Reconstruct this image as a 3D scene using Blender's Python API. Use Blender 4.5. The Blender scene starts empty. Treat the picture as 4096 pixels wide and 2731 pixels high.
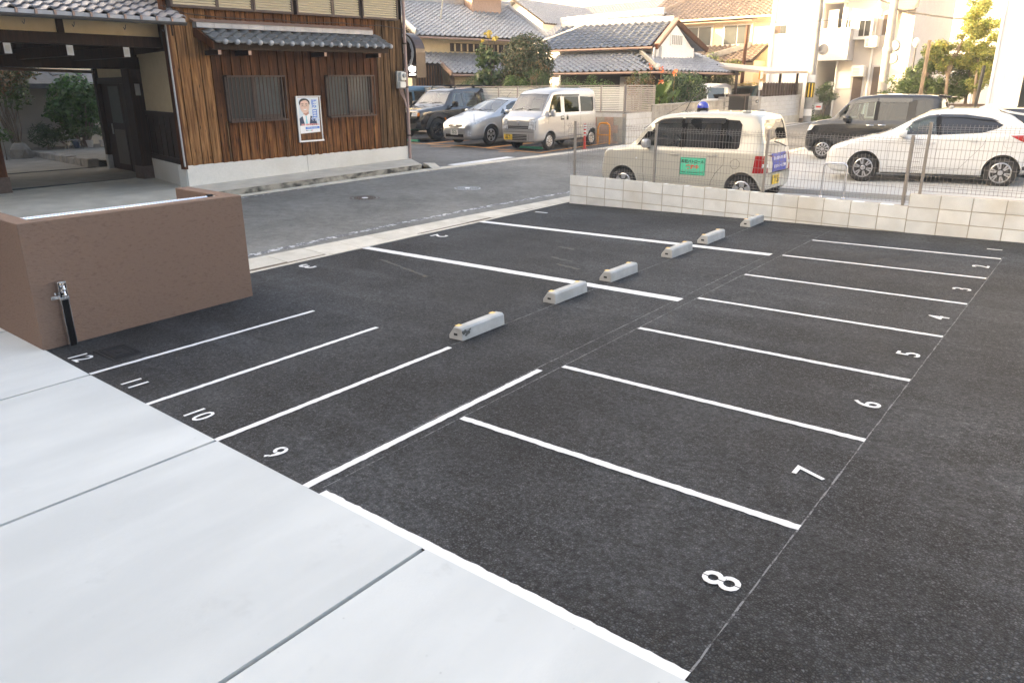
import bpy, bmesh, math, random
from mathutils import Vector, Matrix
from mathutils.bvhtree import BVHTree
random.seed(7)
S = bpy.context.scene
COL = S.collection
R = math.radians

# ------------------------------------------------------------------ camera
cam_d = bpy.data.cameras.new('camera'); cam = bpy.data.objects.new('camera', cam_d); COL.objects.link(cam)
cam_d.sensor_width = 36.0; cam_d.lens = 26.272; cam_d.clip_start = 0.05; cam_d.clip_end = 2000
YAW, PITCH, ROLL = -0.6706440, 0.3248507, -0.0055071
_f = Vector((math.sin(YAW)*math.cos(PITCH), math.cos(YAW)*math.cos(PITCH), -math.sin(PITCH)))
_r = Vector((math.cos(YAW), -math.sin(YAW), 0)); _u = _r.cross(_f)
_r2 = math.cos(ROLL)*_r + math.sin(ROLL)*_u; _u2 = -math.sin(ROLL)*_r + math.cos(ROLL)*_u
cam.matrix_world = Matrix(((_r2.x, _u2.x, -_f.x, 0), (_r2.y, _u2.y, -_f.y, 0), (_r2.z, _u2.z, -_f.z, 2.10), (0, 0, 0, 1)))
S.camera = cam

# ------------------------------------------------------------------ sky, sun, exposure
SUN_AZ, SUN_EL = R(240), R(11)                    # azimuth clockwise from +Y
W = bpy.data.worlds.new('World'); S.world = W; W.use_nodes = True
_n = W.node_tree.nodes; _sky = _n.new('ShaderNodeTexSky'); _sky.sky_type = 'NISHITA'; _sky.sun_disc = False
_sky.sun_elevation = SUN_EL; _sky.sun_rotation = SUN_AZ; _sky.air_density = 0.8; _sky.dust_density = 10.0; _sky.ozone_density = 0.0
W.node_tree.links.new(_sky.outputs[0], _n['Background'].inputs[0]); _n['Background'].inputs[1].default_value = 0.15
sun_d = bpy.data.lights.new('sun', 'SUN'); sun = bpy.data.objects.new('sun', sun_d); COL.objects.link(sun)
sun_d.energy = 5.0; sun_d.angle = R(0.5); sun_d.color = (1.0, 0.70, 0.40)
_sd = Vector((math.sin(SUN_AZ)*math.cos(SUN_EL), math.cos(SUN_AZ)*math.cos(SUN_EL), math.sin(SUN_EL)))
sun.rotation_euler = _sd.to_track_quat('Z', 'Y').to_euler(); sun.location = (-30, -40, 30)
S.view_settings.view_transform = 'Standard'; S.view_settings.look = 'None'
S.view_settings.exposure = 3.0; S.view_settings.gamma = 1.0
S.render.engine = 'CYCLES'
S.cycles.max_bounces = 5; S.cycles.diffuse_bounces = 3; S.cycles.glossy_bounces = 3; S.cycles.volume_bounces = 0; S.cycles.transparent_max_bounces = 10; S.cycles.use_denoising = True
S.cycles.sample_clamp_indirect = 6.0

# ------------------------------------------------------------------ helpers
class MB:
    """collects faces; build() links them as one mesh object"""
    def __init__(s): s.v = []; s.f = []; s.m = []; s.mi = 0
    def add(s, vs, fs):
        o = len(s.v); s.v += [tuple(v) for v in vs]
        for f in fs: s.f.append(tuple(i+o for i in f)); s.m.append(s.mi)
        return s
    def hexa(s, p):   # p: 4 bottom (ccw), 4 top
        return s.add(p, [(3,2,1,0), (4,5,6,7), (0,1,5,4), (1,2,6,5), (2,3,7,6), (3,0,4,7)])
    def box(s, x0, x1, y0, y1, z0, z1):
        return s.hexa([(x0,y0,z0),(x1,y0,z0),(x1,y1,z0),(x0,y1,z0),(x0,y0,z1),(x1,y0,z1),(x1,y1,z1),(x0,y1,z1)])
    def beam(s, a, b, w, h, up=(0,0,1)):
        a, b = Vector(a), Vector(b); d = (b-a).normalized(); u = Vector(up)
        r = d.cross(u).normalized(); u = r.cross(d).normalized(); r = r*w/2; u = u*h/2
        return s.hexa([a-r-u, a+r-u, b+r-u, b-r-u, a-r+u, a+r+u, b+r+u, b-r+u])
    def cyl(s, a, b, r0, r1=None, n=12, caps=True):
        a, b = Vector(a), Vector(b); r1 = r0 if r1 is None else r1
        d = (b-a).normalized(); t = Vector((0,0,1)) if abs(d.z) < .9 else Vector((1,0,0))
        x = d.cross(t).normalized(); y = d.cross(x)
        vs = []
        for p, r in ((a, r0), (b, r1)):
            for i in range(n):
                c, q = math.cos(2*math.pi*i/n), math.sin(2*math.pi*i/n); vs.append(p + (x*c+y*q)*r)
        fs = [(i, (i+1) % n, n+(i+1) % n, n+i) for i in range(n)]
        if caps: fs += [tuple(range(n-1,-1,-1)), tuple(range(n, 2*n))]
        return s.add(vs, fs)
    def tube(s, pts, r, n=6, caps=True):
        pts = [Vector(p) for p in pts]; vs = []; k = len(pts); x = None
        for i, p in enumerate(pts):
            d = (pts[min(i+1,k-1)]-pts[max(i-1,0)]).normalized()
            if x is None:
                t = Vector((0,0,1)) if abs(d.z) < .9 else Vector((1,0,0)); x = d.cross(t).normalized()
            else:
                x = (x-d*x.dot(d)).normalized()
            y = d.cross(x); rr = r[i] if isinstance(r, (list,tuple)) else r
            for j in range(n):
                a = 2*math.pi*j/n; vs.append(p+(x*math.cos(a)+y*math.sin(a))*rr)
        fs = [(i*n+j, i*n+(j+1) % n, (i+1)*n+(j+1) % n, (i+1)*n+j) for i in range(k-1) for j in range(n)]
        if caps: fs += [tuple(range(n-1,-1,-1)), tuple(range((k-1)*n, k*n))]
        return s.add(vs, fs)
    def prism(s, poly, h0, h1, ax='z'):
        m = {'z': lambda a,b,c: (a,b,c), 'x': lambda a,b,c: (c,a,b), 'y': lambda a,b,c: (a,c,b)}[ax]; n = len(poly)
        vs = [m(a,b,h0) for a,b in poly]+[m(a,b,h1) for a,b in poly]
        return s.add(vs, [tuple(range(n-1,-1,-1)), tuple(range(n,2*n))]+[(i,(i+1)%n,n+(i+1)%n,n+i) for i in range(n)])
    def lathe(s, prof, n=24, ax='z', c=(0,0,0)):
        vs = []
        for r, h in prof:
            for i in range(n):
                a = 2*math.pi*i/n; p = (r*math.cos(a), r*math.sin(a), h)
                if ax == 'y': p = (p[0], p[2], p[1])
                elif ax == 'x': p = (p[2], p[0], p[1])
                vs.append((p[0]+c[0], p[1]+c[1], p[2]+c[2]))
        k = len(prof)
        fs = [(i*n+j, i*n+(j+1)%n, (i+1)*n+(j+1)%n, (i+1)*n+j) for i in range(k-1) for j in range(n)]
        if prof[0][0] > 1e-5: fs.append(tuple(range(n-1,-1,-1)))
        if prof[-1][0] > 1e-5: fs.append(tuple(range((k-1)*n,k*n)))
        return s.add(vs, fs)
    def mesh(s, name, mats, smooth=None, warp=None, fix=True, bevel=0):
        me = bpy.data.meshes.new(name)
        vs = [warp(v) for v in s.v] if warp else s.v
        me.from_pydata([tuple(v) for v in vs], [], s.f)
        ml = mats if isinstance(mats, (list,tuple)) else [mats]
        for m in ml: me.materials.append(M[m] if isinstance(m, str) else m)
        if len(ml) > 1: me.polygons.foreach_set('material_index', s.m)
        if fix or bevel:
            bm = bmesh.new(); bm.from_mesh(me)
            if fix: bmesh.ops.recalc_face_normals(bm, faces=bm.faces)
            if bevel:
                es = [e for e in bm.edges if len(e.link_faces) == 2 and e.calc_face_angle(0) > .6]
                bmesh.ops.bevel(bm, geom=es, offset=bevel, segments=2, profile=.5, affect='EDGES', clamp_overlap=True)
            bm.to_mesh(me); bm.free()
        if smooth is not None:
            me.shade_smooth(); me.set_sharp_from_angle(angle=R(smooth))
        me.update(); return me
    def build(s, name, mats, parent=None, smooth=None, warp=None, fix=True, bevel=0):
        return link(name, s.mesh(name, mats, smooth, warp, fix, bevel), parent)

def link(name, me, parent=None, loc=None, rot=None, mw=None):
    o = bpy.data.objects.new(name, me); COL.objects.link(o)
    if parent is not None: o.parent = parent
    if mw is not None: o.matrix_basis = mw
    if loc is not None: o.location = loc
    if rot is not None: o.rotation_euler = rot
    return o
def tag(o, label=None, cat=None, group=None, kind=None):
    if label: o['label'] = label
    if cat: o['category'] = cat
    if group: o['group'] = group
    if kind: o['kind'] = kind
    return o
def thing(name, label, cat, loc=(0,0,0), rz=0.0, group=None):
    o = link(name, None, None, loc, (0,0,rz)); o.empty_display_size = .2
    return tag(o, label, cat, group)
def struct(o, label=None): return tag(o, label, kind='structure')
def copy_tree(o, parent=None, loc=None, rz=None, label=None):
    c = o.copy(); COL.objects.link(c); c.parent = parent
    if loc is not None: c.location = loc
    if rz is not None: c.rotation_euler = (0,0,rz)
    if label: c['label'] = label
    for ch in [k for k in KIDS(o)]: copy_tree(ch, c)
    return c
def KIDS(o): return [k for k in bpy.data.objects if k.parent == o]
def lerp(a, b, t): return a+(b-a)*t
def interp(tab, x):
    if x <= tab[0][0]: return tab[0][1]
    for (a, va), (b, vb) in zip(tab, tab[1:]):
        if x <= b: return va+(vb-va)*(x-a)/max(b-a, 1e-9)
    return tab[-1][1]
def text_mesh(body, size, mat, depth=0.0015, ax='CENTER', spacing=1.0, bold=0.0):
    cu = bpy.data.curves.new('t', 'FONT'); cu.body = body; cu.size = size; cu.align_x = ax; cu.align_y = 'CENTER'
    cu.extrude = depth; cu.space_character = spacing; cu.offset = bold; cu.resolution_u = 3
    o = bpy.data.objects.new('t', cu); COL.objects.link(o)
    dg = bpy.context.evaluated_depsgraph_get(); me = bpy.data.meshes.new_from_object(o.evaluated_get(dg))
    bpy.data.objects.remove(o); bpy.data.curves.remove(cu)
    me.materials.clear(); me.materials.append(M[mat]); return me

# ------------------------------------------------------------------ materials
M = {}
def mk(name, c1, c2=None, scale=8.0, rough=.7, bump=0.0, bscale=None, metal=0.0, coat=0.0, rnd=0.0, detail=6, stretch=(1,1,1), spec=None, emit=None, rrough=0.0, contrast=(.3,.7), dist=.01, dirt=None):
    """noise between two colours, optional per-object variation (rnd), bump, stretch and a larger-scale dirt (colour, scale, amount)"""
    m = bpy.data.materials.new(name); m.use_nodes = True; nt = m.node_tree; N = nt.nodes; Lk = nt.links
    b = N['Principled BSDF']; b.inputs['Roughness'].default_value = rough; b.inputs['Metallic'].default_value = metal
    if coat: b.inputs['Coat Weight'].default_value = coat; b.inputs['Coat Roughness'].default_value = .04
    if spec is not None: b.inputs['Specular IOR Level'].default_value = spec
    if emit: b.inputs['Emission Color'].default_value = (*emit[0],1); b.inputs['Emission Strength'].default_value = emit[1]
    M[name] = m
    tc = N.new('ShaderNodeTexCoord'); mp = N.new('ShaderNodeMapping'); mp.inputs['Scale'].default_value = stretch
    src = tc.outputs['Object']
    if rnd:
        oi = N.new('ShaderNodeObjectInfo'); ad = N.new('ShaderNodeVectorMath'); ad.operation = 'ADD'
        sc = N.new('ShaderNodeMath'); sc.operation = 'MULTIPLY'; sc.inputs[1].default_value = 37.0
        Lk.new(oi.outputs['Random'], sc.inputs[0]); Lk.new(src, ad.inputs[0]); Lk.new(sc.outputs[0], ad.inputs[1]); src = ad.outputs[0]
    Lk.new(src, mp.inputs[0]); vec = mp.outputs[0]
    col = None
    if c2 is not None:
        no = N.new('ShaderNodeTexNoise'); no.inputs['Scale'].default_value = scale; no.inputs['Detail'].default_value = detail
        Lk.new(vec, no.inputs['Vector'])
        mr = N.new('ShaderNodeMapRange'); mr.inputs[1].default_value = contrast[0]; mr.inputs[2].default_value = contrast[1]; Lk.new(no.outputs[0], mr.inputs[0])
        mx = N.new('ShaderNodeMix'); mx.data_type = 'RGBA'; mx.inputs[6].default_value = (*c1,1); mx.inputs[7].default_value = (*c2,1)
        Lk.new(mr.outputs[0], mx.inputs[0]); col = mx.outputs[2]
        if rrough:
            rr = N.new('ShaderNodeMapRange'); rr.inputs[3].default_value = rough-rrough; rr.inputs[4].default_value = rough+rrough
            Lk.new(no.outputs[0], rr.inputs[0]); Lk.new(rr.outputs[0], b.inputs['Roughness'])
    else: b.inputs['Base Color'].default_value = (*c1,1)
    if dirt:
        no2 = N.new('ShaderNodeTexNoise'); no2.inputs['Scale'].default_value = dirt[1]; no2.inputs['Detail'].default_value = 5
        geo = N.new('ShaderNodeNewGeometry'); Lk.new(geo.outputs['Position'], no2.inputs['Vector'])
        m2 = N.new('ShaderNodeMapRange'); m2.inputs[1].default_value = .45; m2.inputs[2].default_value = .7; m2.inputs[4].default_value = dirt[2]; Lk.new(no2.outputs[0], m2.inputs[0])
        x2 = N.new('ShaderNodeMix'); x2.data_type = 'RGBA'; x2.inputs[7].default_value = (*dirt[0],1)
        if col: Lk.new(col, x2.inputs[6])
        else: x2.inputs[6].default_value = (*c1,1)
        Lk.new(m2.outputs[0], x2.inputs[0]); col = x2.outputs[2]
    if rnd:
        hs = N.new('ShaderNodeHueSaturation'); vr = N.new('ShaderNodeMapRange'); vr.inputs[3].default_value = 1-rnd; vr.inputs[4].default_value = 1+rnd
        Lk.new(oi.outputs['Random'], vr.inputs[0]); Lk.new(vr.outputs[0], hs.inputs['Value'])
        if col: Lk.new(col, hs.inputs['Color'])
        else: hs.inputs['Color'].default_value = (*c1,1)
        col = hs.outputs[0]
    if col: Lk.new(col, b.inputs['Base Color'])
    if bump:
        nb = N.new('ShaderNodeTexNoise'); nb.inputs['Scale'].default_value = bscale or scale; nb.inputs['Detail'].default_value = 5; Lk.new(vec, nb.inputs['Vector'])
        bp = N.new('ShaderNodeBump'); bp.inputs['Strength'].default_value = bump; bp.inputs['Distance'].default_value = dist
        Lk.new(nb.outputs[0], bp.inputs['Height']); Lk.new(bp.outputs[0], b.inputs['Normal'])
    return m
def asphalt(name, dark, light, dust, dustamt=.3, agg_scale=100, bump=.7, streak=0.0, patch=.35, clump=.14):
    """stones with dark crevices, tonal patches, dusty streaks"""
    m = bpy.data.materials.new(name); m.use_nodes = True; nt = m.node_tree; N = nt.nodes; L = nt.links; b = N['Principled BSDF']
    M[name] = m; geo = N.new('ShaderNodeNewGeometry'); P = geo.outputs['Position']
    def noise(sc, det=6, ro=.55, vec=P):
        n = N.new('ShaderNodeTexNoise'); n.inputs['Scale'].default_value = sc; n.inputs['Detail'].default_value = det; n.inputs['Roughness'].default_value = ro; L.new(vec, n.inputs['Vector']); return n.outputs[0]
    def rng(x, a, c, lo, hi):
        r = N.new('ShaderNodeMapRange'); r.inputs[1].default_value = a; r.inputs[2].default_value = c; r.inputs[3].default_value = lo; r.inputs[4].default_value = hi; L.new(x, r.inputs[0]); return r.outputs[0]
    def mul(x, y):
        q = N.new('ShaderNodeMath'); q.operation = 'MULTIPLY'; L.new(x, q.inputs[0]); L.new(y, q.inputs[1]); return q.outputs[0]
    def mix(f, a, c):
        q = N.new('ShaderNodeMix'); q.data_type = 'RGBA'; L.new(f, q.inputs[0])
        for k, v in ((6,a),(7,c)):
            if isinstance(v, tuple): q.inputs[k].default_value = (*v,1)
            else: L.new(v, q.inputs[k])
        return q.outputs[2]
    ve = N.new('ShaderNodeTexVoronoi'); ve.feature = 'DISTANCE_TO_EDGE'; ve.inputs['Scale'].default_value = agg_scale; L.new(P, ve.inputs['Vector'])
    vc = N.new('ShaderNodeTexVoronoi'); vc.inputs['Scale'].default_value = agg_scale; L.new(P, vc.inputs['Vector']); sp = N.new('ShaderNodeSeparateColor'); L.new(vc.outputs['Color'], sp.inputs[0])
    crev = rng(ve.outputs['Distance'], .02, .30, 0, 1); stone = rng(sp.outputs[0], 0, 1, .22, 1.0)
    col = mix(mul(crev, stone), dark, light)
    col = mix(rng(noise(patch*2.4, 8, .65), .40, .72, 0, dustamt), col, dust)
    if streak:
        mp = N.new('ShaderNodeMapping'); mp.inputs['Scale'].default_value = (.30,2.4,1); mp.inputs['Rotation'].default_value = (0,0,.25); L.new(P, mp.inputs[0])
        col = mix(rng(noise(1.1, 8, .6, mp.outputs[0]), .50, .76, 0, streak), col, dust)
    hs = N.new('ShaderNodeHueSaturation'); L.new(col, hs.inputs['Color']); L.new(mul(rng(noise(patch, 5), .3, .7, .62, 1.38), mul(rng(noise(7, 5), .3, .7, .82, 1.18), rng(noise(34, 3, .6), .32, .68, 1-clump, 1+clump))), hs.inputs['Value'])
    L.new(hs.outputs[0], b.inputs['Base Color']); b.inputs['Roughness'].default_value = .7; b.inputs['Specular IOR Level'].default_value = .3
    bp = N.new('ShaderNodeBump'); bp.inputs['Strength'].default_value = bump; bp.inputs['Distance'].default_value = .005
    L.new(crev, bp.inputs['Height']); L.new(bp.outputs[0], b.inputs['Normal'])
    return m
def concrete_slab(name):
    m = mk(name, (.505,.53,.525), (.60,.625,.615), 1.6, .8, .10, 70, dirt=((.465,.485,.475),.6,.6), rnd=.02, stretch=(1.5,.4,1), detail=10, contrast=(.35,.65), spec=.3)
    nt = m.node_tree; N = nt.nodes; L = nt.links; b = N['Principled BSDF']; src = b.inputs['Base Color'].links[0].from_socket; geo = N.new('ShaderNodeNewGeometry')
    def layer(src, tex_out, a, c, colr, amt):
        r = N.new('ShaderNodeMapRange'); r.inputs[1].default_value = a; r.inputs[2].default_value = c; r.inputs[4].default_value = amt; L.new(tex_out, r.inputs[0])
        x = N.new('ShaderNodeMix'); x.data_type = 'RGBA'; x.inputs[7].default_value = (*colr,1); L.new(src, x.inputs[6]); L.new(r.outputs[0], x.inputs[0]); return x.outputs[2]
    v = N.new('ShaderNodeTexVoronoi'); v.inputs['Scale'].default_value = 9; L.new(geo.outputs['Position'], v.inputs['Vector']); src = layer(src, v.outputs['Distance'], .05, .02, (.30,.31,.31), .7)      # pores
    n = N.new('ShaderNodeTexNoise'); n.inputs['Scale'].default_value = 3.2; n.inputs['Detail'].default_value = 12; n.inputs['Roughness'].default_value = .7; L.new(geo.outputs['Position'], n.inputs['Vector']); src = layer(src, n.outputs[0], .60, .68, (.45,.47,.46), .45)   # damp-looking stains
    mp = N.new('ShaderNodeMapping'); mp.inputs['Scale'].default_value = (3.5,.6,1); mp.inputs['Rotation'].default_value = (0,0,-.75); L.new(geo.outputs['Position'], mp.inputs[0])
    n = N.new('ShaderNodeTexNoise'); n.inputs['Scale'].default_value = 2.2; n.inputs['Detail'].default_value = 8; L.new(mp.outputs[0], n.inputs['Vector']); src = layer(src, n.outputs[0], .55, .80, (.64,.655,.645), .22)   # trowel sweeps
    L.new(src, b.inputs['Base Color'])
concrete_slab('concrete_new')
asphalt('asphalt_new', (.005,.005,.0052), (.098,.104,.111), (.084,.091,.099), dustamt=.46, agg_scale=72, bump=1.0, streak=.42, clump=.55)
asphalt('asphalt_road', (.13,.128,.116), (.30,.295,.27), (.27,.265,.245), dustamt=.5, agg_scale=110, bump=.35, patch=.3)
asphalt('asphalt_far', (.09,.09,.088), (.19,.19,.187), (.16,.16,.158), dustamt=.5, agg_scale=90, bump=.2)
mk('concrete_lot', (.35,.355,.35), (.43,.435,.425), 1.2, .8, .05, 40, dirt=((.31,.31,.30),.5,.5))
mk('concrete_old', (.47,.44,.37), (.60,.57,.49), 3, .85, .15, 30, dirt=((.33,.31,.26),.9,.5))
mk('gutter', (.58,.54,.45), (.70,.66,.57), 5, .9, .2, 60, dirt=((.42,.39,.32),1.5,.45), rnd=.06)
mk('kerb_stain', (.33,.31,.26), (.035,.035,.03), 5, .9, .2, 30, detail=9, contrast=(.38,.62), stretch=(1,.8,1.4))
mk('footing', (.60,.60,.56), (.68,.67,.63), 30, .9, .5, 90, dirt=((.52,.50,.44),1.2,.4))
mk('scuff', (.06,.06,.058), (.12,.12,.115), 40, .8)
mk('concrete_court', (.20,.19,.165), (.28,.265,.23), 2.5, .9, .2, 30, dirt=((.15,.14,.12),.9,.5))  # darkened copy of the old concrete; courtyard dimness is in the colour
mk('joint_black', (.045,.052,.06), (.065,.073,.083), 20, .9, spec=.15)
worn = None
mk('paint_white', (.74,.74,.73), (.80,.80,.79), 14, .6, .5, 110, dirt=((.62,.62,.61),2.5,.4), dist=.006)
def worn_paint(name, col, under, thr=.5, scale=9):
    m = mk(name, col, None, rough=.7); nt = m.node_tree; N = nt.nodes; L = nt.links; b = N['Principled BSDF']
    geo = N.new('ShaderNodeNewGeometry'); no = N.new('ShaderNodeTexNoise'); no.inputs['Scale'].default_value = scale; no.inputs['Detail'].default_value = 9; no.inputs['Roughness'].default_value = .75
    L.new(geo.outputs['Position'], no.inputs['Vector']); r = N.new('ShaderNodeMapRange'); r.inputs[1].default_value = thr-.03; r.inputs[2].default_value = thr+.03; L.new(no.outputs[0], r.inputs[0])
    mx = N.new('ShaderNodeMix'); mx.data_type = 'RGBA'; mx.inputs[6].default_value = (*under,1); mx.inputs[7].default_value = (*col,1); L.new(r.outputs[0], mx.inputs[0]); L.new(mx.outputs[2], b.inputs['Base Color'])
worn_paint('paint_worn', (.62,.63,.63), (.14,.14,.143), .53)
worn_paint('paint_number', (.78,.78,.77), (.1,.1,.1), .36, 40)
worn_paint('paint_orange', (.75,.33,.07), (.5,.25,.08), .42, 6)
worn_paint('chalk', (.20,.205,.21), (.045,.045,.045), .47, 26)
worn_paint('ochre_mark', (.085,.07,.045), (.06,.06,.058), .55, 14)
mk('block_new', (.60,.63,.635), (.71,.735,.735), 5, .9, .3, 70, rnd=.07, dirt=((.50,.45,.35),1.3,.4))
mk('block_grey', (.50,.505,.50), (.58,.585,.58), 7, .9, .25, 70, rnd=.05)
mk('mortar', (.34,.315,.26), (.42,.39,.33), 20, .95)
mk('block_old', (.30,.29,.265), (.44,.42,.385), 3.5, .95, .3, 40, rnd=.06, dirt=((.17,.16,.14),.8,.5), stretch=(1,1,.45))
mk('block_pink', (.36,.25,.19), (.46,.33,.255), 9, .95, .9, 24, rnd=.05)
mk('stucco_brown', (.168,.110,.082), (.21,.143,.108), 24, .9, .55, 30, stretch=(1,.8,2.4), dist=.012, contrast=(.30,.45), detail=5, spec=.2)
mk('stainless', (.62,.62,.63), (.74,.74,.75), 30, .25, metal=1.0)
mk('chrome', (.85,.85,.86), None, rough=.08, metal=1.0)
mk('black_plastic', (.010,.010,.011), None, rough=.5, spec=.15)
mk('black_gloss', (.008,.008,.009), None, rough=.2, spec=.25)
mk('black_rubber', (.004,.0045,.006), (.009,.010,.013), 30, .8, .4, 90)
mk('stop_concrete', (.39,.40,.395), (.49,.50,.49), 9, .85, .12, 80, rnd=.04, dirt=((.28,.28,.26),6,.35))
mk('reflector_amber', (.85,.55,.12), None, rough=.3)
mk('steel_grey', (.25,.235,.215), (.31,.29,.27), 9, .45, metal=.25)
mk('wire_grey', (.23,.215,.20), None, rough=.5, metal=.2)
mk('iron_brown', (.075,.052,.042), (.12,.085,.07), 20, .6, .3, 60, metal=.3)
mk('iron_grey', (.36,.37,.385), (.45,.46,.47), 20, .55, .3, 60, metal=.2)
# house woods
def wood(name, c1, c2, c3, rnd=.22, scale=3.0, rough=.75):
    m = bpy.data.materials.new(name); m.use_nodes = True; nt = m.node_tree; N = nt.nodes; L = nt.links; b = N['Principled BSDF']; M[name] = m
    tc = N.new('ShaderNodeTexCoord'); oi = N.new('ShaderNodeObjectInfo'); sc = N.new('ShaderNodeMath'); sc.operation = 'MULTIPLY'; sc.inputs[1].default_value = 61
    ad = N.new('ShaderNodeVectorMath'); L.new(oi.outputs['Random'], sc.inputs[0]); L.new(tc.outputs['Object'], ad.inputs[0]); L.new(sc.outputs[0], ad.inputs[1])
    mp = N.new('ShaderNodeMapping'); mp.inputs['Scale'].default_value = (9,9,.55); L.new(ad.outputs[0], mp.inputs[0])
    no = N.new('ShaderNodeTexNoise'); no.inputs['Scale'].default_value = scale; no.inputs['Detail'].default_value = 9; no.inputs['Roughness'].default_value = .6; no.inputs['Distortion'].default_value = .6; L.new(mp.outputs[0], no.inputs['Vector'])
    cr = N.new('ShaderNodeValToRGB'); e = cr.color_ramp.elements; e[0].position = .33; e[0].color = (*c1,1); e[1].position = .66; e[1].color = (*c3,1)
    k = cr.color_ramp.elements.new(.5); k.color = (*c2,1); L.new(no.outputs[0], cr.inputs[0])
    vk = N.new('ShaderNodeTexVoronoi'); vk.inputs['Scale'].default_value = 3.1; mk2 = N.new('ShaderNodeMapping'); mk2.inputs['Scale'].default_value = (3,3,.8); L.new(ad.outputs[0], mk2.inputs[0]); L.new(mk2.outputs[0], vk.inputs['Vector'])
    kr = N.new('ShaderNodeMapRange'); kr.inputs[1].default_value = .06; kr.inputs[2].default_value = .12; kr.inputs[3].default_value = .18; kr.inputs[4].default_value = 1; L.new(vk.outputs['Distance'], kr.inputs[0])
    vr = N.new('ShaderNodeMapRange'); vr.inputs[3].default_value = 1-rnd; vr.inputs[4].default_value = 1+rnd; L.new(oi.outputs['Random'], vr.inputs[0])
    mu = N.new('ShaderNodeMath'); mu.operation = 'MULTIPLY'; L.new(kr.outputs[0], mu.inputs[0]); L.new(vr.outputs[0], mu.inputs[1])
    hs = N.new('ShaderNodeHueSaturation'); L.new(cr.outputs[0], hs.inputs['Color']); L.new(mu.outputs[0], hs.inputs['Value']); L.new(hs.outputs[0], b.inputs['Base Color'])
    b.inputs['Roughness'].default_value = rough; b.inputs['Specular IOR Level'].default_value = .12
    bp = N.new('ShaderNodeBump'); bp.inputs['Strength'].default_value = .5; bp.inputs['Distance'].default_value = .006; L.new(no.outputs[0], bp.inputs['Height']); L.new(bp.outputs[0], b.inputs['Normal'])
wood('board_tan', (.05,.02,.008), (.20,.098,.037), (.32,.175,.075))
wood('board_brown', (.035,.015,.007), (.15,.066,.024), (.27,.14,.055))
wood('board_grey', (.02,.011,.006), (.10,.055,.024), (.21,.13,.065))
wood('timber_dark', (.007,.003,.002), (.018,.007,.004), (.034,.014,.008), rnd=.1, rough=.45)
wood('timber_red', (.02,.007,.003), (.065,.021,.008), (.11,.04,.015), rnd=.1, rough=.5)
mk('board_back', (.02,.011,.006), None, rough=.9)
mk('frame_bronze', (.06,.045,.04), (.075,.056,.05), 10, .5, metal=.2, spec=.25)
mk('plaster_cream', (.62,.52,.33), (.68,.58,.39), 6, .95, .1, 60)
mk('plaster_white', (.78,.77,.74), (.83,.82,.79), 4, .95)
mk('plaster_grey', (.42,.40,.36), (.50,.48,.43), 2, .95)
mk('shutter_beige', (.46,.375,.225), (.50,.41,.255), 6, .5, rnd=.03)
mk('copper', (.30,.20,.155), (.36,.25,.2), 12, .5, .1, metal=.25)
mk('tile_grey', (.165,.165,.16), (.25,.25,.245), 6, .42, .12, 30, rnd=.16, spec=.6)
mk('tile_light', (.30,.31,.325), (.40,.41,.43), 6, .4, .12, 30, rnd=.13, spec=.6)
mk('tile_blue', (.12,.14,.18), (.18,.205,.245), 6, .38, rnd=.12)
mk('tile_brown', (.17,.135,.115), (.27,.22,.19), 5, .45, rnd=.2)
mk('tile_gate', (.22,.22,.235), (.31,.305,.32), 6, .4, .12, 30, rnd=.16, spec=.5)
mk('tile_dark', (.08,.08,.085), (.12,.12,.125), 6, .5, rnd=.1)
mk('gutter_metal', (.085,.085,.085), None, rough=.45, metal=.3)
mk('pipe_mauve', (.30,.21,.19), (.35,.25,.225), 5, .45)
mk('white_plastic', (.72,.71,.66), None, rough=.4)
mk('grey_plastic', (.36,.355,.33), None, rough=.5)
mk('glass_frost', (.05,.06,.062), (.07,.08,.082), 4, .45, spec=.25)
mk('glass_dark', (.02,.024,.026), None, rough=.08)
mk('glass_grey', (.05,.06,.062), (.07,.08,.082), 3, .25)
mk('glass_pane', (.03,.034,.036), None, rough=.4, spec=.2)
mk('louvre_cream', (.72,.71,.65), None, rough=.4)
mk('louvre_grey', (.36,.33,.30), None, rough=.45, metal=.15)
mk('sign_brown', (.055,.03,.022), None, rough=.35)
mk('sign_white', (.80,.80,.78), None, rough=.4)
mk('lit_white', (.9,.9,.9), None, emit=((1,.97,.9), 1.6))
mk('red_post', (.62,.045,.03), None, rough=.4)
mk('reflect_white', (.85,.85,.85), None, rough=.35)
mk('orange_guard', (.75,.30,.02), None, rough=.35)
mk('pole_concrete', (.27,.265,.255), (.35,.345,.33), 3, .85, .1, 40)
mk('yellow_stripe', (.80,.55,.04), None, rough=.4)
mk('wire_black', (.03,.03,.03), None, rough=.6)
mk('wall_cream', (.74,.62,.42), (.80,.68,.48), 2, .9)
mk('wall_white', (.80,.79,.77), (.84,.83,.81), 2, .9)
mk('wall_beige', (.64,.59,.53), (.69,.64,.58), 2.5, .9, .1, 40)
mk('wall_grey', (.45,.45,.46), (.50,.50,.51), 2.5, .9)
mk('brown_metal', (.06,.042,.035), (.08,.056,.046), 8, .45, metal=.2)
mk('carport_roof', (.42,.36,.31), (.48,.42,.36), 6, .5)
mk('soil', (.10,.075,.05), (.17,.13,.09), 9, .95, .5, 30)
mk('rock', (.20,.19,.17), (.34,.32,.29), 6, .9, .8, 9)
mk('bark', (.13,.10,.075), (.24,.19,.145), 10, .9, .8, 20, stretch=(1,1,.3))
mk('pot_white', (.62,.62,.60), None, rough=.5)
mk('pot_blue', (.05,.08,.14), None, rough=.4)
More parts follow.
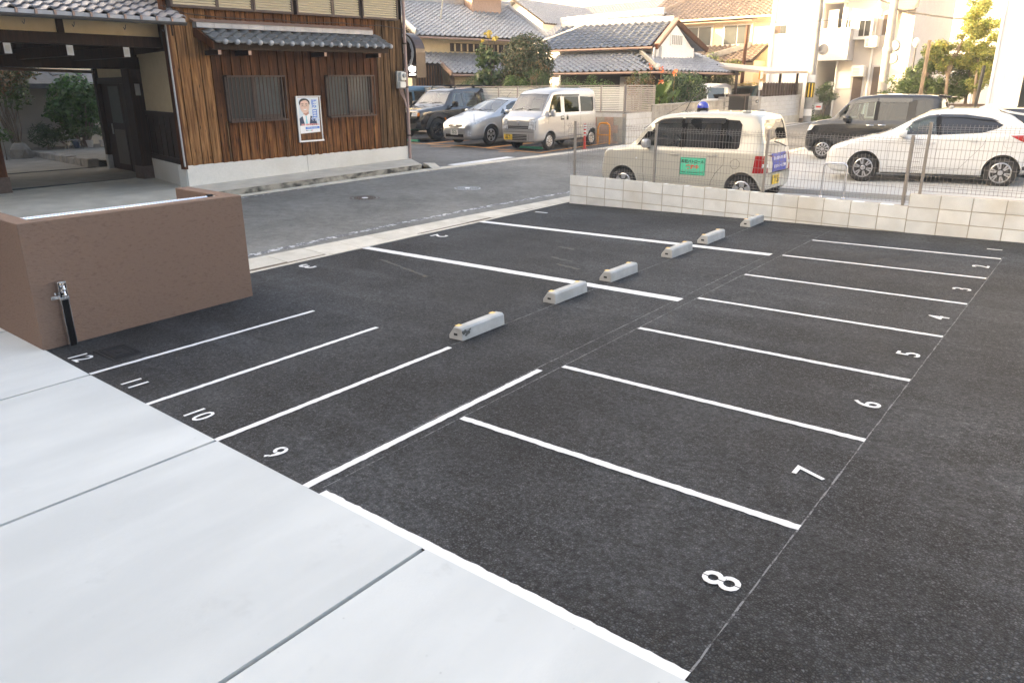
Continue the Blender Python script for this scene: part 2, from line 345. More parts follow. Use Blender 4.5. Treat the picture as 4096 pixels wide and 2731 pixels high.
def leafmat(name, c1, c2, c3, rough=.5, trans=.25):
    m = bpy.data.materials.new(name); m.use_nodes = True; nt = m.node_tree; N = nt.nodes; L = nt.links; b = N['Principled BSDF']; M[name] = m
    g = N.new('ShaderNodeNewGeometry'); cr = N.new('ShaderNodeValToRGB'); e = cr.color_ramp.elements
    e[0].position = 0; e[0].color = (*c1,1); e[1].position = 1; e[1].color = (*c3,1); k = e.new(.55); k.color = (*c2,1)
    L.new(g.outputs['Random Per Island'], cr.inputs[0]); L.new(cr.outputs[0], b.inputs['Base Color']); b.inputs['Roughness'].default_value = rough
    if trans:
        t = N.new('ShaderNodeBsdfTranslucent'); L.new(cr.outputs[0], t.inputs[0]); mx = N.new('ShaderNodeMixShader'); mx.inputs[0].default_value = trans
        L.new(b.outputs[0], mx.inputs[1]); L.new(t.outputs[0], mx.inputs[2]); L.new(mx.outputs[0], N['Material Output'].inputs[0])
leafmat('leaf_dark', (.022,.045,.014), (.04,.08,.022), (.07,.115,.035))
leafmat('leaf_mid', (.04,.075,.018), (.075,.125,.03), (.13,.17,.05))
leafmat('leaf_bright', (.06,.11,.02), (.10,.17,.035), (.17,.23,.06))
leafmat('leaf_round', (.035,.06,.02), (.06,.09,.03), (.15,.10,.04))
leafmat('leaf_autumn', (.09,.10,.03), (.17,.13,.05), (.30,.12,.06))
leafmat('leaf_yellow', (.45,.33,.04), (.6,.45,.06), (.65,.5,.1))
leafmat('leaf_gold', (.10,.15,.03), (.19,.22,.05), (.34,.30,.07), trans=.4)  # sunlit gold of the tree tops is put into this leaf colour
leafmat('leaf_court', (.03,.085,.015), (.06,.15,.025), (.11,.23,.04), rough=.3)
leafmat('needle', (.05,.085,.03), (.085,.13,.045), (.13,.17,.06))
mk('flower_orange', (.75,.20,.06), None, rough=.5)
# vehicles
def paint(name, c, metal=0.0, rough=.3, coat=1.0):
    mk(name, c, None, rough=rough, metal=metal, coat=coat)
paint('paint_cream', (.50,.475,.40), .15, .35)
paint('paint_pearl', (.66,.665,.66), 0, .3)
paint('paint_black', (.008,.009,.011), 0, .25)
paint('paint_navy', (.012,.016,.028), .2, .25)
paint('paint_silver', (.46,.47,.48), .55, .32)
paint('paint_silver_warm', (.47,.47,.465), .4, .35)
paint('paint_blue', (.03,.10,.16), .2, .3)
paint('paint_teal', (.08,.20,.24), .2, .3)
paint('paint_grey', (.22,.22,.22), .5, .35)
mk('cladding', (.045,.046,.048), None, rough=.55)
mk('tyre', (.014,.014,.015), (.022,.022,.022), 30, .8, .3, 40)
mk('alloy', (.55,.55,.56), None, rough=.28, metal=.9)
mk('alloy_black', (.012,.012,.013), None, rough=.25)
mk('well_black', (.006,.006,.006), None, rough=.9)
mk('interior', (.16,.16,.15), None, rough=.8)
mk('interior_grey', (.30,.30,.28), None, rough=.8)
mk('seam', (.02,.02,.02), None, rough=.7)
mk('lamp_clear', (.78,.80,.81), (.45,.47,.49), 18, .1, coat=1.0, contrast=(.4,.6))
mk('lamp_red', (.35,.01,.012), None, rough=.1, coat=1.0)
mk('lamp_amber', (.7,.22,.02), None, rough=.15, coat=1.0)
mk('plate_white', (.80,.80,.77), None, rough=.5)
mk('plate_yellow', (.80,.55,.05), None, rough=.5)
mk('ink_green', (.02,.10,.05), None, rough=.6)
mk('ink_black', (.02,.02,.02), None, rough=.6)
mk('ink_red', (.75,.06,.03), None, rough=.6)
mk('ink_blue', (.02,.18,.62), None, rough=.5)
mk('ink_white', (.85,.85,.85), None, rough=.5)
mk('magnet_green', (.10,.62,.38), None, rough=.45)
mk('magnet_blue', (.03,.055,.36), None, rough=.45)
mk('beacon_blue', (.02,.04,.38), None, rough=.05, coat=1.0)
def glassmat(name, tint, transp):
    m = bpy.data.materials.new(name); m.use_nodes = True; nt = m.node_tree; N = nt.nodes; L = nt.links; M[name] = m
    N.remove(N['Principled BSDF']); t = N.new('ShaderNodeBsdfTransparent'); t.inputs[0].default_value = (*tint,1)
    gl = N.new('ShaderNodeBsdfGlossy'); gl.inputs['Roughness'].default_value = .02; gl.inputs[0].default_value = (1,1,1,1)
    fr = N.new('ShaderNodeFresnel'); fr.inputs[0].default_value = 1.6; mx = N.new('ShaderNodeMixShader')
    ad = N.new('ShaderNodeMath'); ad.inputs[1].default_value = 1-transp; ad.use_clamp = True; L.new(fr.outputs[0], ad.inputs[0])
    L.new(ad.outputs[0], mx.inputs[0]); L.new(t.outputs[0], mx.inputs[1]); L.new(gl.outputs[0], mx.inputs[2]); L.new(mx.outputs[0], N['Material Output'].inputs[0])
glassmat('car_glass', (.62,.72,.68), .97)
glassmat('car_glass_front', (.66,.74,.74), .93)
glassmat('car_glass_dark', (.06,.06,.065), .97)
glassmat('visor', (.30,.29,.285), .95)
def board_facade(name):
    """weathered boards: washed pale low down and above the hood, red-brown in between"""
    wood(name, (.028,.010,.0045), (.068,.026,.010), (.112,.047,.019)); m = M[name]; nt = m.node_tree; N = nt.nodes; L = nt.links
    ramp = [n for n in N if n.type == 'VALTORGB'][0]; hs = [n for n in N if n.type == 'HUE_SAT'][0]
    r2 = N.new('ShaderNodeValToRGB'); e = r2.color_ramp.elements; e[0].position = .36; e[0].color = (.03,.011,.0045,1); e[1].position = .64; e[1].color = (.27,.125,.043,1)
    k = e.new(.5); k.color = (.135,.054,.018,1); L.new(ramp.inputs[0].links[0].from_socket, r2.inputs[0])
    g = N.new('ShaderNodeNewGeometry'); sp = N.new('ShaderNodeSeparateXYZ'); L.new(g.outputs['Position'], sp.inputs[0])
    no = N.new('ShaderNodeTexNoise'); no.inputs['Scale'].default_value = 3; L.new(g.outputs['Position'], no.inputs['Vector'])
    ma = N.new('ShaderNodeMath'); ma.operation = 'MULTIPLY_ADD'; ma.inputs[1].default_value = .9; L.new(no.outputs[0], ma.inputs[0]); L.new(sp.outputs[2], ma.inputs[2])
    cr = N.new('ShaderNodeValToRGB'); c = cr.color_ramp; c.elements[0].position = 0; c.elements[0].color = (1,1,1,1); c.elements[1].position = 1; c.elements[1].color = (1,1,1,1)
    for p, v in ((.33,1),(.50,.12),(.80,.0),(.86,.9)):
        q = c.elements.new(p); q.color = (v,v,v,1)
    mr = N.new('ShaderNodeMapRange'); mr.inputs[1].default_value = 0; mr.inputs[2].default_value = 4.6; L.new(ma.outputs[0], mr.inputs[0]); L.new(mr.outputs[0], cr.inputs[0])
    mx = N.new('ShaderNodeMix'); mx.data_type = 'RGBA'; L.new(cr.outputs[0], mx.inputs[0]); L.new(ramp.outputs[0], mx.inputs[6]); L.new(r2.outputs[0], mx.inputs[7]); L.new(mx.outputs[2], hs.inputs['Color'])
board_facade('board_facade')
# ------------------------------------------------------------------ the setting: ground, lot, road
SX, SY = 0.01258427, 0.01046182
def lotz(x, y): return SX*x+SY*y
def roadz(x, y): return SX*-8.7+SY*y+0.03*min(max(-8.7-x, 0), 8)
def gz(x, y): return lotz(x, y) if x > -8.7 else roadz(x, y)
def sheet(name, poly, mat, dz=0.0, zf=gz, parent=None, thick=0.0, grid=None):
    """flat piece of ground following the slope; thick > 0 gives it sides"""
    if grid:
        (x0, x1, y0, y1), nx, ny = poly, *grid
        b = MB(); vs = [(lerp(x0,x1,i/nx), lerp(y0,y1,j/ny)) for j in range(ny+1) for i in range(nx+1)]
        b.add([(x,y,zf(x,y)+dz) for x,y in vs], [(j*(nx+1)+i, j*(nx+1)+i+1, (j+1)*(nx+1)+i+1, (j+1)*(nx+1)+i) for j in range(ny) for i in range(nx)])
        return b.build(name, mat, parent, fix=False)
    b = MB(); n = len(poly); top = [(x,y,zf(x,y)+dz) for x,y in poly]
    if thick:
        b.add(top+[(x,y,z-thick) for x,y,z in top], [tuple(range(n)), tuple(range(2*n-1,n-1,-1))]+[(i,n+i,n+(i+1)%n,(i+1)%n) for i in range(n)])
        return b.build(name, mat, parent)
    b.add(top, [tuple(range(n))]); o = b.build(name, mat, parent, fix=False)
    return o
def rect_line(a, b, w):
    a, b = Vector(a), Vector(b); d = (b-a).normalized(); n = Vector((-d.y, d.x))*w/2
    return [tuple(a-n), tuple(b-n), tuple(b+n), tuple(a+n)]
def ribbon(name, a, b, w, mat, dz, parent, zf=gz, jag=.0035, step=.035):
    """painted stripe with slightly uneven edges"""
    a, b = Vector(a), Vector(b); L = (b-a).length; d = (b-a)/L; n = Vector((-d.y, d.x)); k = max(2, int(L/step)); m = MB(); vs = []
    for i in range(k+1):
        p = a+d*(L*i/k)
        for s in (-1, 1):
            q = p+n*(s*(w/2+random.uniform(-jag,jag))); vs.append((q.x, q.y, zf(q.x,q.y)+dz))
    m.add(vs, [(2*i, 2*i+2, 2*i+3, 2*i+1) for i in range(k)]); return m.build(name, mat, parent, fix=False)

ground = struct(sheet('ground', (-300, 300, -200, 400), 'soil', -.06, lambda x,y: gz(min(max(x,-40),30), min(max(y,-30),70)), grid=(60,60)))
BND = lambda x: interp([(-9,2.39),(-7.15,2.331),(-6.13,2.275),(-4.19,2.218),(-2.27,2.16),(-.88,2.135),(6,2.0)], x)
lot = struct(sheet('parking_lot', [(-8.2,2.36),(-7.15,2.331),(-6.13,2.275),(-4.19,2.218),(-2.27,2.16),(-.88,2.135),(7,1.95),(7,12.12),(-8.2,12.12)], 'asphalt_new'))
# concrete apron, one slab object per bay, dark joints between
apron = struct(sheet('concrete_apron', [(-12,-8),(8,-8),(8,1.96),(-.88,2.12),(-2.27,2.15),(-4.19,2.205),(-6.13,2.265),(-8.3,2.36),(-12,2.36)], 'joint_black', -.03))
jx = [-12,-10.0,-8.06,-6.135,-4.197,-2.27,-.34,1.6,3.5,6]
for a, b in zip(jx, jx[1:]):
    g_ = .013
    for y0, y1 in ((-8,-4.1),(-4.1,-.4),(-.4,None)):
        A = BND(a+g_)+.008 if y1 is None else y1-g_; B = BND(b-g_)+.008 if y1 is None else y1-g_
        sheet('slab', [(a+g_,y0+g_),(b-g_,y0+g_),(b-g_,B),(a+g_,A)], 'concrete_new', .006, lotz, apron, thick=.05)
# white bay lines
for a, b, w in [((-6.157,2.292),(-6.139,4.49),.05),((-5.158,2.25),(-5.173,4.477),.05),((-4.204,2.225),(-4.209,4.446),.052),((-3.242,2.20),(-3.251,4.449),.055)]:
    ribbon('bay_line', a, b, w, 'paint_white', .004, lot)
for k, y in enumerate((3.415,4.62,5.84,7.085,8.325,9.575,10.765)):
    ribbon('bay_line', (-3.145,y), (-.888,y), .052, 'paint_white', .004, lot)
for (a, b) in (((-8.2,9.53),(-3.28,9.53)),((-8.2,6.968),(-3.26,6.915))):
    ribbon('bay_line', a, b, .135, 'paint_white', .004, lot)
ribbon('bay_line', (-3.11,2.214), (-.89,2.166), .062, 'paint_white', .004, lot, jag=.005)
# chalk setting-out lines
for a, b in [((-.893,2.2),(-.875,10.9)),((-3.15,2.25),(-3.16,11.6)),((-3.29,2.3),(-3.30,9.5)),((-4.24,4.4),(-4.24,11.9))]:
    ribbon('chalk_line', a, b, .007, 'chalk', .0025, lot, jag=.003, step=.08)
for y, x0, x1 in ((11.5,-3.6,-2.9),(11.35,-3.9,-3.2),(11.2,-3.4,-2.7),(11.65,-3.3,-2.9),(11.05,-3.5,-3.1)): ribbon('chalk_line', (x0,y), (x1,y-.02), .008, 'chalk', .0025, lot, jag=.003, step=.05)
for (a, b) in (((-7.4,6.55),(-6.2,6.2)),((-5.3,7.6),(-4.9,7.5)),((-5.6,7.9),(-5.2,7.8)),((-5.9,8.5),(-5.6,8.45))): ribbon('ochre_mark', a, b, .05, 'ochre_mark', .002, lot, jag=.02, step=.05)
# painted numbers
def number(body, x, y, h, rot, mat='paint_number', slit=False, sx=.86, bold=0.0):
    me = text_mesh(body, h/.727, mat, .0012, spacing=1.08, bold=bold)
    bm = bmesh.new(); bm.from_mesh(me)
    for v in bm.verts: v.co.x *= sx
    if slit:
        for s in (-1, 1):
            bmesh.ops.bisect_plane(bm, geom=bm.verts[:]+bm.edges[:]+bm.faces[:], plane_co=(s*.004,0,0), plane_no=(1,0,0))
        bmesh.ops.delete(bm, geom=[f for f in bm.faces if abs(f.calc_center_median().x) < .0038], context='FACES')
    bm.to_mesh(me); bm.free()
    o = link('painted_number', me, lot); o['label'] = 'painted bay number '+body
    n = Vector((-SX,-SY,1)).normalized(); X = Vector((math.cos(rot),math.sin(rot),0)); X = (X-n*X.dot(n)).normalized(); Y = n.cross(X)
    o.matrix_basis = Matrix(((X.x,Y.x,n.x,x),(X.y,Y.y,n.y,y),(X.z,Y.z,n.z,lotz(x,y)+.0045),(0,0,0,1)))
for i, y in enumerate((11.34,10.19,8.93,7.68,6.45,5.21,4.0,2.785)):
    number(str(i+1), -1.015, y, .18, R(90), slit=str(i+1) in '8693', sx=.95, bold=.0012)
for s, x, y in (('1',-7.92,10.83),('2',-7.92,8.2),('3',-7.92,5.735)): number(s, x, y, .26, R(-90), 'paint_white', sx=1.0, bold=.006)
for s, x, y in (('9',-3.735,2.345),('10',-4.68,2.375),('11',-5.65,2.40),('12',-6.65,2.42)): number(s, x, y, .165, R(0), slit=s == '9', sx=.95, bold=.0008)

# road: gutter blocks, carriageway, worn edge lines
GI = lambda y: -8.2
GO = lambda y: interp([(0,-8.98),(5.6,-8.92),(9.6,-8.82),(12.8,-8.66),(60,-8.3)], y)
gut = struct(sheet('road_gutter', [(-8.2,-20),(-8.2,60),(-8.7,60),(-8.98,-20)], 'mortar', -.012, roadz))
y = -2.0; k = 0
while y < 44:
    y2 = y+.6; g_ = .004
    b = MB(); x0, xa, x1, x1b = -8.205, -8.31, GO(y), GO(y2)
    zz = lambda x, yy, d=0: roadz(x,yy)+d
    j = random.uniform(-.004,.004)
    # flat kerb-top strip + sunk channel
    b.hexa([(xa,y+g_,zz(xa,y,-.08)),(x0,y+g_,zz(x0,y,-.08)),(x0,y2-g_,zz(x0,y2,-.08)),(xa,y2-g_,zz(xa,y2,-.08)),(xa,y+g_,zz(xa,y,.004+j)),(x0,y+g_,zz(x0,y,.012+j)),(x0,y2-g_,zz(x0,y2,.012+j)),(xa,y2-g_,zz(xa,y2,.004+j))])
    b.hexa([(x1,y+g_,zz(x1,y,-.08)),(xa,y+g_,zz(xa,y,-.08)),(xa,y2-g_,zz(xa,y2,-.08)),(x1b,y2-g_,zz(x1b,y2,-.08)),(x1,y+g_,zz(x1,y,.006)),(xa,y+g_,zz(xa,y,-.012+j)),(xa,y2-g_,zz(xa,y2,-.012+j)),(x1b,y2-g_,zz(x1b,y2,.006))])
    b.build('gutter_block', 'gutter', gut); y = y2
road = struct(sheet('road', [(-8.92,-20),(-8.85,9),(-8.6,14),(-8.3,60),(-12.9,60),(-13.1,22.5),(-13.3,17.6),(-13.5,14),(-13.45,9),(-13.3,-20)], 'asphalt_road', .0, roadz))
pts = [(-9.09,1.0),(-9.09,5.7),(-9.19,8.4),(-9.13,11.0),(-8.97,13.6),(-8.9,20)]
for a, b in zip(pts, pts[1:]): ribbon('edge_line', a, b, .12, 'paint_worn', .004, road, jag=.015, step=.06, zf=roadz)
pts = [(-13.2,6.5),(-13.4,10),(-13.38,14.5),(-12.95,22)]
for a, b in zip(pts, pts[1:]): ribbon('edge_line', a, b, .05, 'paint_worn', .004, road, jag=.012, step=.06, zf=roadz)
ribbon('edge_line', (-12.6,34), (-12.75,43), .12, 'paint_white', .004, road, zf=roadz)
fg = struct(sheet('far_gutter', [(-13.28,-20),(-13.5,14),(-13.1,22.5),(-12.95,40),(-13.35,40),(-13.5,22.5),(-13.82,14),(-13.75,-20)], 'gutter', .003, roadz))
y = 3.0
FX = lambda y: interp([(-20,-13.28),(14,-13.5),(22.5,-13.1),(40,-12.95)], y)
while y < 16:
    b = MB(); xa, xb = FX(y), FX(y+.6); b.hexa([(p[0],p[1],roadz(*p)+dz) for dz in (-.05,.012) for p in ((xa-.31,y+.006),(xa-.01,y+.006),(xb-.01,y+.594),(xb-.31,y+.594))]); b.build('gutter_block', 'gutter', fg); y += .6
# manholes
def manhole(name, label, x, y, mat, r=.30):
    t = thing(name, label, 'manhole cover', (x,y,roadz(x,y)))
    nrm = Vector((.03,-SY,1)).normalized(); t.rotation_euler = nrm.to_track_quat('Z','Y').to_euler()
    MB().lathe([(r,-.03),(r,.004),(r-.035,.006),(r-.035,.002),(r-.05,.002),(r-.05,-.03)], 40).build('ring', mat, t, smooth=30)
    MB().lathe([(r-.055,-.03),(r-.055,.003),(0,.003)], 40).build('lid', mat, t)
    b = MB()
    for ring, n in ((.10,10),(.15,15),(.20,20)):
        for i in range(n):
            a = 2*math.pi*(i+.5*(ring == .15))/n; c, s = math.cos(a), math.sin(a)
            b.hexa([(c*q-s*p*.018, s*q+c*p*.018, z) for z in (.002,.008) for q,p in ((ring-.016,-1),(ring+.016,-1),(ring+.016,1),(ring-.016,1))])
    b.build('tread_studs', mat, t); MB().lathe([(.062,0),(.062,.009),(.05,.011),(0,.011)], 24).build('badge', 'reflect_white', t, smooth=30)
manhole('manhole_cover', 'brown iron manhole cover with white centre disc in the road', -11.55, 9.9, 'iron_brown', .30)
manhole('manhole_cover', 'grey steel manhole cover in the road, farther from the brown wall', -10.9, 12.22, 'iron_grey', .29)
# far car park and concrete lot beyond the block wall
farlot = struct(sheet('far_car_park', [(-13.8,14.4),(-13.48,22.5),(-13.45,24.2),(-34,24.2),(-34,14.4)], 'asphalt_far', .006))
rl = struct(sheet('concrete_lot', [(-8.25,12.1),(9,12.1),(9,30),(-8.1,30)], 'concrete_lot', .004, lotz))
ribbon('bay_line', (-13.83,14.9), (-13.88,17.5), .30, 'paint_white', .012, farlot)
fo = [((-13.95,19.0),(-14.35,27)),((-13.98,19.05),(-16.0,18.9)),((-16.0,18.9),(-15.95,23.6)),((-16.15,18.9),(-16.1,23.6)),((-16.15,18.95),(-18.8,19.0)),((-18.75,19.0),(-18.6,23.6)),((-18.95,19.0),(-18.85,23.6)),((-18.95,19.0),(-22,19.3)),((-15.1,18.4),(-14.75,18.75)),((-17.9,18.3),(-17.2,18.5))]
for a, b in fo: ribbon('bay_line', a, b, .09, 'paint_orange', .012, farlot, jag=.006)

# ------------------------------------------------------------------ brown stucco enclosure with its roller, tap post, cover
t = thing('rendered_wall', 'brown stucco wall enclosure at the corner of the parking lot', 'wall', (-7.12,2.32,lotz(-7.12,2.32)))
def rel(o):
    L0 = o.location.copy(); return lambda v: (v[0]-L0.x, v[1]-L0.y, v[2]-L0.z)
w = rel(t); zb, zt = -.25, 1.055
def wallseg(poly): b = MB(); b.prism(poly, zb, zt); return b
b = MB(); b.prism([(-7.12,2.315),(-7.215,4.49),(-8.4,4.56),(-8.4,4.40),(-7.385,4.335),(-7.285,2.47),(-9.6,2.55),(-9.6,2.39)], zb, zt)
b.build('wall_body', 'stucco_brown', t, warp=w, bevel=.008)
pv = thing('roller_cover', 'ribbed steel roller with black sheet lying inside the brown wall enclosure', 'roller', (-7.62,3.3,.93))
w = rel(pv)
b = MB(); prof = []
L_, n_ = 1.86, 62
for i in range(n_):
    y0 = 2.44+L_*i/n_; prof += [(.019,y0+.004),(.023,y0+.010),(.023,y0+.022),(.019,y0+.028)]
b.lathe(prof, 10, 'y', (-7.50,0,1.03)); b.build('ribbed_bar', 'chrome', pv, smooth=50, warp=w)
b = MB(); b.hexa([(-8.0,2.52,.93),(-7.54,2.52,.99),(-7.54,4.3,.99),(-8.0,4.3,.93),(-8.0,2.52,.945),(-7.54,2.52,1.02),(-7.54,4.3,1.02),(-8.0,4.3,.945)]); b.build('black_sheet', 'black_rubber', pv, warp=w)
for y in (2.43, 4.32):
    b = MB(); b.box(-7.56,-7.40,y-.012,y+.012,.96,1.05); b.build('end_bracket', 'stainless', pv, warp=w, bevel=.004)
b = MB(); b.cyl((-7.50,4.27,1.03),(-7.50,4.325,1.03),.034,n=14); b.build('bearing', 'black_plastic', pv, warp=w)
b = MB(); b.cyl((-8.1,2.5,.88),(-8.1,4.3,.88),.02,n=8); b.build('rear_bar', 'stainless', pv, warp=w)
# standpipe
sp = thing('water_standpipe', 'stainless and black water standpipe with two taps on the brown wall', 'standpipe', (-7.09,2.545,lotz(-7.09,2.545)))
H_ = .585
b = MB(); b.box(-.035,.035,-.035,-.029,0,H_); b.box(-.035,.035,.029,.035,0,H_); b.box(-.035,-.030,-.029,.029,0,H_); b.box(-.035,.036,-.037,.037,H_,H_+.004); b.build('steel_casing', 'stainless', sp)
b = MB(); b.box(-.03,.026,-.0285,.0285,0,H_-.005); b.build('black_panel', 'black_gloss', sp)
b = MB(); b.box(-.032,.038,-.04,.04,.425,.45); b.box(-.034,-.03,-.085,-.035,.425,.455); b.box(-.034,-.03,.035,.06,.425,.455); b.build('bracket', 'stainless', sp, bevel=.002)
for z in (.555,.505):
    b = MB(); b.lathe([(.022,.026),(.022,.032),(.012,.034),(.012,.062),(.0,.062)], 14, 'x', (0,0,z)); b.cyl((.055,0,z),(.07,0,z-.035),.009,.011,n=10); b.cyl((.05,0,z),(.05,0,z+.022),.008,n=8)
    b.box(.043,.057,-.024,.024,z+.020,z+.028); tp = b.build('tap', 'chrome', sp, smooth=40)
b = MB(); b.cyl((-.02,-.05,.47),(-.02,-.05,.49),.01,n=8); b.build('bolt', 'stainless', sp)
MB().box(.0265,.028,-.014,.014,.455,.468).build('label_plate', 'grey_plastic', sp)
# square inspection cover
ic = thing('inspection_cover', 'square black inspection cover in the bay beside the painted 12', 'cover', (-6.51,2.692,lotz(-6.51,2.692)+.001))
b = MB(); poly = [(-.20,-.12),(-.18,.13),(.19,.125),(.20,-.13)]
b.prism([(x*1.06,y*1.07) for x,y in poly], -.02, .003); b.build('tar_surround', 'black_rubber', ic)
b = MB(); b.prism([(x*.86,y*.86) for x,y in poly], 0, .007); b.build('lid', 'black_rubber', ic, bevel=.003)
b = MB()
for s in (.82,.70,.52):
    q = [(x*s,y*s) for x,y in poly]; b.tube([(x,y,.008) for x,y in q+[q[0]]], .003, 4)
b.lathe([(.035,.006),(.035,.012),(.025,.013),(0,.013)], 16); b.build('raised_pattern', 'black_rubber', ic)

# ------------------------------------------------------------------ wheel stops
def stop_mesh():
    L, Wd, H = .60, .165, .115; n = 14; b = MB()
    pr = [(-Wd/2,0),(-Wd/2,.035),(-.025,H-.006),(-.012,H),(Wd/2-.022,H),(Wd/2-.004,H-.016),(Wd/2,0)]   # sloped face towards the road (-x)
    k = len(pr); vs = []
    ys = [0,.012,.3,L-.012,L]; sc = [.93,1,1,1,.93]
    for y_, s_ in zip(ys, sc):
        for (x,z) in pr: vs.append((x*s_, y_, z*(s_ if z > 0 else 1)))
    fs = [(i*k+j, i*k+j+1, (i+1)*k+j+1, (i+1)*k+j) for i in range(len(ys)-1) for j in range(k-1)]
    fs += [tuple(range(k)), tuple(range((len(ys)-1)*k, len(ys)*k))[::-1]]
    fs += [(i*k+k-1, i*k, (i+1)*k, (i+1)*k+k-1) for i in range(len(ys)-1)]
    b.add(vs, fs); return b
sl = [('concrete wheel stop nearest the camera, with dark scuff marks on its end', 4.63), ('concrete wheel stop straddling the white line between bays 2 and 3', 6.06), ('concrete wheel stop in the middle of bay 2, right of the wide line', 7.16),
      ('concrete wheel stop on the white line between bays 1 and 2', 8.66), ('second concrete wheel stop from the block wall', 9.74), ('concrete wheel stop nearest the block wall', 11.28)]
sme = stop_mesh().mesh('stop', 'stop_concrete', smooth=25)
rb = MB(); rb.box(-.045,.02,.03,.095,.1155,.119); rb.box(-.045,.02,.505,.57,.1155,.119); rme = rb.mesh('reflectors', 'reflector_amber', bevel=.004)
hb = MB(); hb.box(-.022,.022,-.0005,.012,.035,.06); hme = hb.mesh('slot', 'stop_concrete')
ps = MB(); ps.box(-.026,.026,-.0012,.006,.058,.063); ps.box(-.026,.026,-.0012,.006,.032,.036); ps.box(-.026,-.022,-.0012,.006,.036,.058); ps.box(.022,.026,-.0012,.006,.036,.058); pme = ps.mesh('slot_rim', 'stop_concrete')
for i, (lab, y0) in enumerate(sl):
    x0 = -4.31-.004*i
    o = thing('wheel_stop', lab, 'wheel stop', (x0,y0,lotz(x0,y0+.3)+.001), 0, 'wheel stops in bays 1 to 3'); o.rotation_euler = (SY, -SX, random.uniform(-.012,.012)+ .006*i/5)
    link('block_body', sme, o)
    for yy in (.03,.505): link('reflector', MB().box(-.035,.012,yy,yy+.055,.1140,.1160).mesh('r','reflector_amber') if i == 0 and yy == .03 else bpy.data.meshes['r'], o, loc=(0,0 if yy == .03 else .475,0))
    q = link('cable_slot', pme, o)
    MB().box(-.0215,.0215,-.0006,.004,.0365,.0575).build('slot_recess', 'seam', q) if i == 0 else link('slot_recess', bpy.data.meshes['slot_recess'], q)
sc0 = [o for o in bpy.data.objects if o.name == 'wheel_stop'][0]
b = MB()
random.seed(3)
for y_, z_, r_ in ((.035,.075,.028),(.075,.06,.02),(.05,.045,.016),(.10,.082,.012)):
    n_ = 13; P_ = [(y_+r_*random.uniform(.45,1.35)*math.cos(2*math.pi*j/n_)*1.3, z_+r_*random.uniform(.4,1.1)*math.sin(2*math.pi*j/n_)) for j in range(n_)]
    b.add([(lerp(.0828,.0790,min(z,.1)/.1)+.0012, y, min(z,.098)) for y, z in P_], [tuple(range(n_))])
b.build('scuff_mark', 'scuff', sc0)

# ------------------------------------------------------------------ block wall and mesh fence between the lots
TW = lambda x: .56-.0137*(x+8.12)
wl = thing('block_wall', 'low wall of pale concrete blocks along the edge of the parking lot', 'wall', (-8.12,12.03,0))
zbot = lambda x: lotz(x,12.03)-.03
b = MB(); b.hexa([(.01,.004,-.05),(10.6,.004,.05),(10.6,.116,.05),(.01,.116,-.05),(.01,.004,TW(-8.12)-.004),(5.88,.004,TW(-2.24)-.004),(5.88,.116,TW(-2.24)-.004),(.01,.116,TW(-8.12)-.004)]) if False else None
b.hexa([(.006,.005,-.05),(5.88,.005,-.05),(5.88,.115,-.05),(.006,.115,-.05),(.006,.005,TW(-8.12)-.006),(5.88,.005,TW(-2.24)-.006),(5.88,.115,TW(-2.24)-.006),(.006,.115,TW(-8.12)-.006)])
b.hexa([(5.8805,.005,-.05),(10.6,.005,-.05),(10.6,.115,-.05),(5.8805,.115,-.05),(5.8805,.005,.655),(10.6,.005,.655),(10.6,.115,.655),(5.8805,.115,.655)])
b.build('mortar_core', 'mortar', wl)
def blk(x0, x1, z0a, z0b, z1a, z1b, mat):
    g_ = .006; j = random.uniform(-.002,.002); b = MB()
    b.hexa([(x0+g_,j,z0a+g_),(x1-g_,j,z0b+g_),(x1-g_,.12,z0b+g_),(x0+g_,.12,z0a+g_),(x0+g_,j,z1a-g_),(x1-g_,j,z1b-g_),(x1-g_,.12,z1b-g_),(x0+g_,.12,z1a-g_)])
    b.build('block', mat, wl, bevel=.003)
for c in range(15):
    x0, x1 = c*.392, (c+1)*.392
    for r_ in range(3):
        top = 0 if r_ == 0 else -.192*r_; a, b_ = TW(x0-8.12)+top, TW(x1-8.12)+top
        blk(x0, x1, a-.192, b_-.192, a, b_, 'block_new')
for c in range(12):
    x0, x1 = 5.88+c*.398, 5.88+(c+1)*.398
    for r_ in range(4):
        a = .66-.192*r_
        if a < lotz(x0-8.12,12.03): continue
        blk(x0, x1, a-.192, a-.192, a, a, 'block_new')
fn = thing('mesh_fence', 'grey welded wire mesh fence on top of the block wall', 'fence', (-8.12,12.09,0))
PX = [(-8.05,0),(-6.37,0),(-4.40,0),(-2.33,0),(-2.13,1),(-.13,1),(1.87,1)]
for x, hi in PX:
    z0 = (.66 if hi else TW(x))-.02; b = MB(); b.box(x+8.12-.02,x+8.12+.02,-.02,.02,z0,z0+.99); o = b.build('post', 'steel_grey', fn, bevel=.004)
    b = MB(); b.box(x+8.12-.022,x+8.12+.022,-.022,.022,z0+.99,z0+1.0); b.build('post_cap', 'steel_grey', o)
    b = MB(); b.box(x+8.12-.012,x+8.12+.012,-.028,-.0205,z0+.74,z0+.765); b.build('clip', 'steel_grey', o)
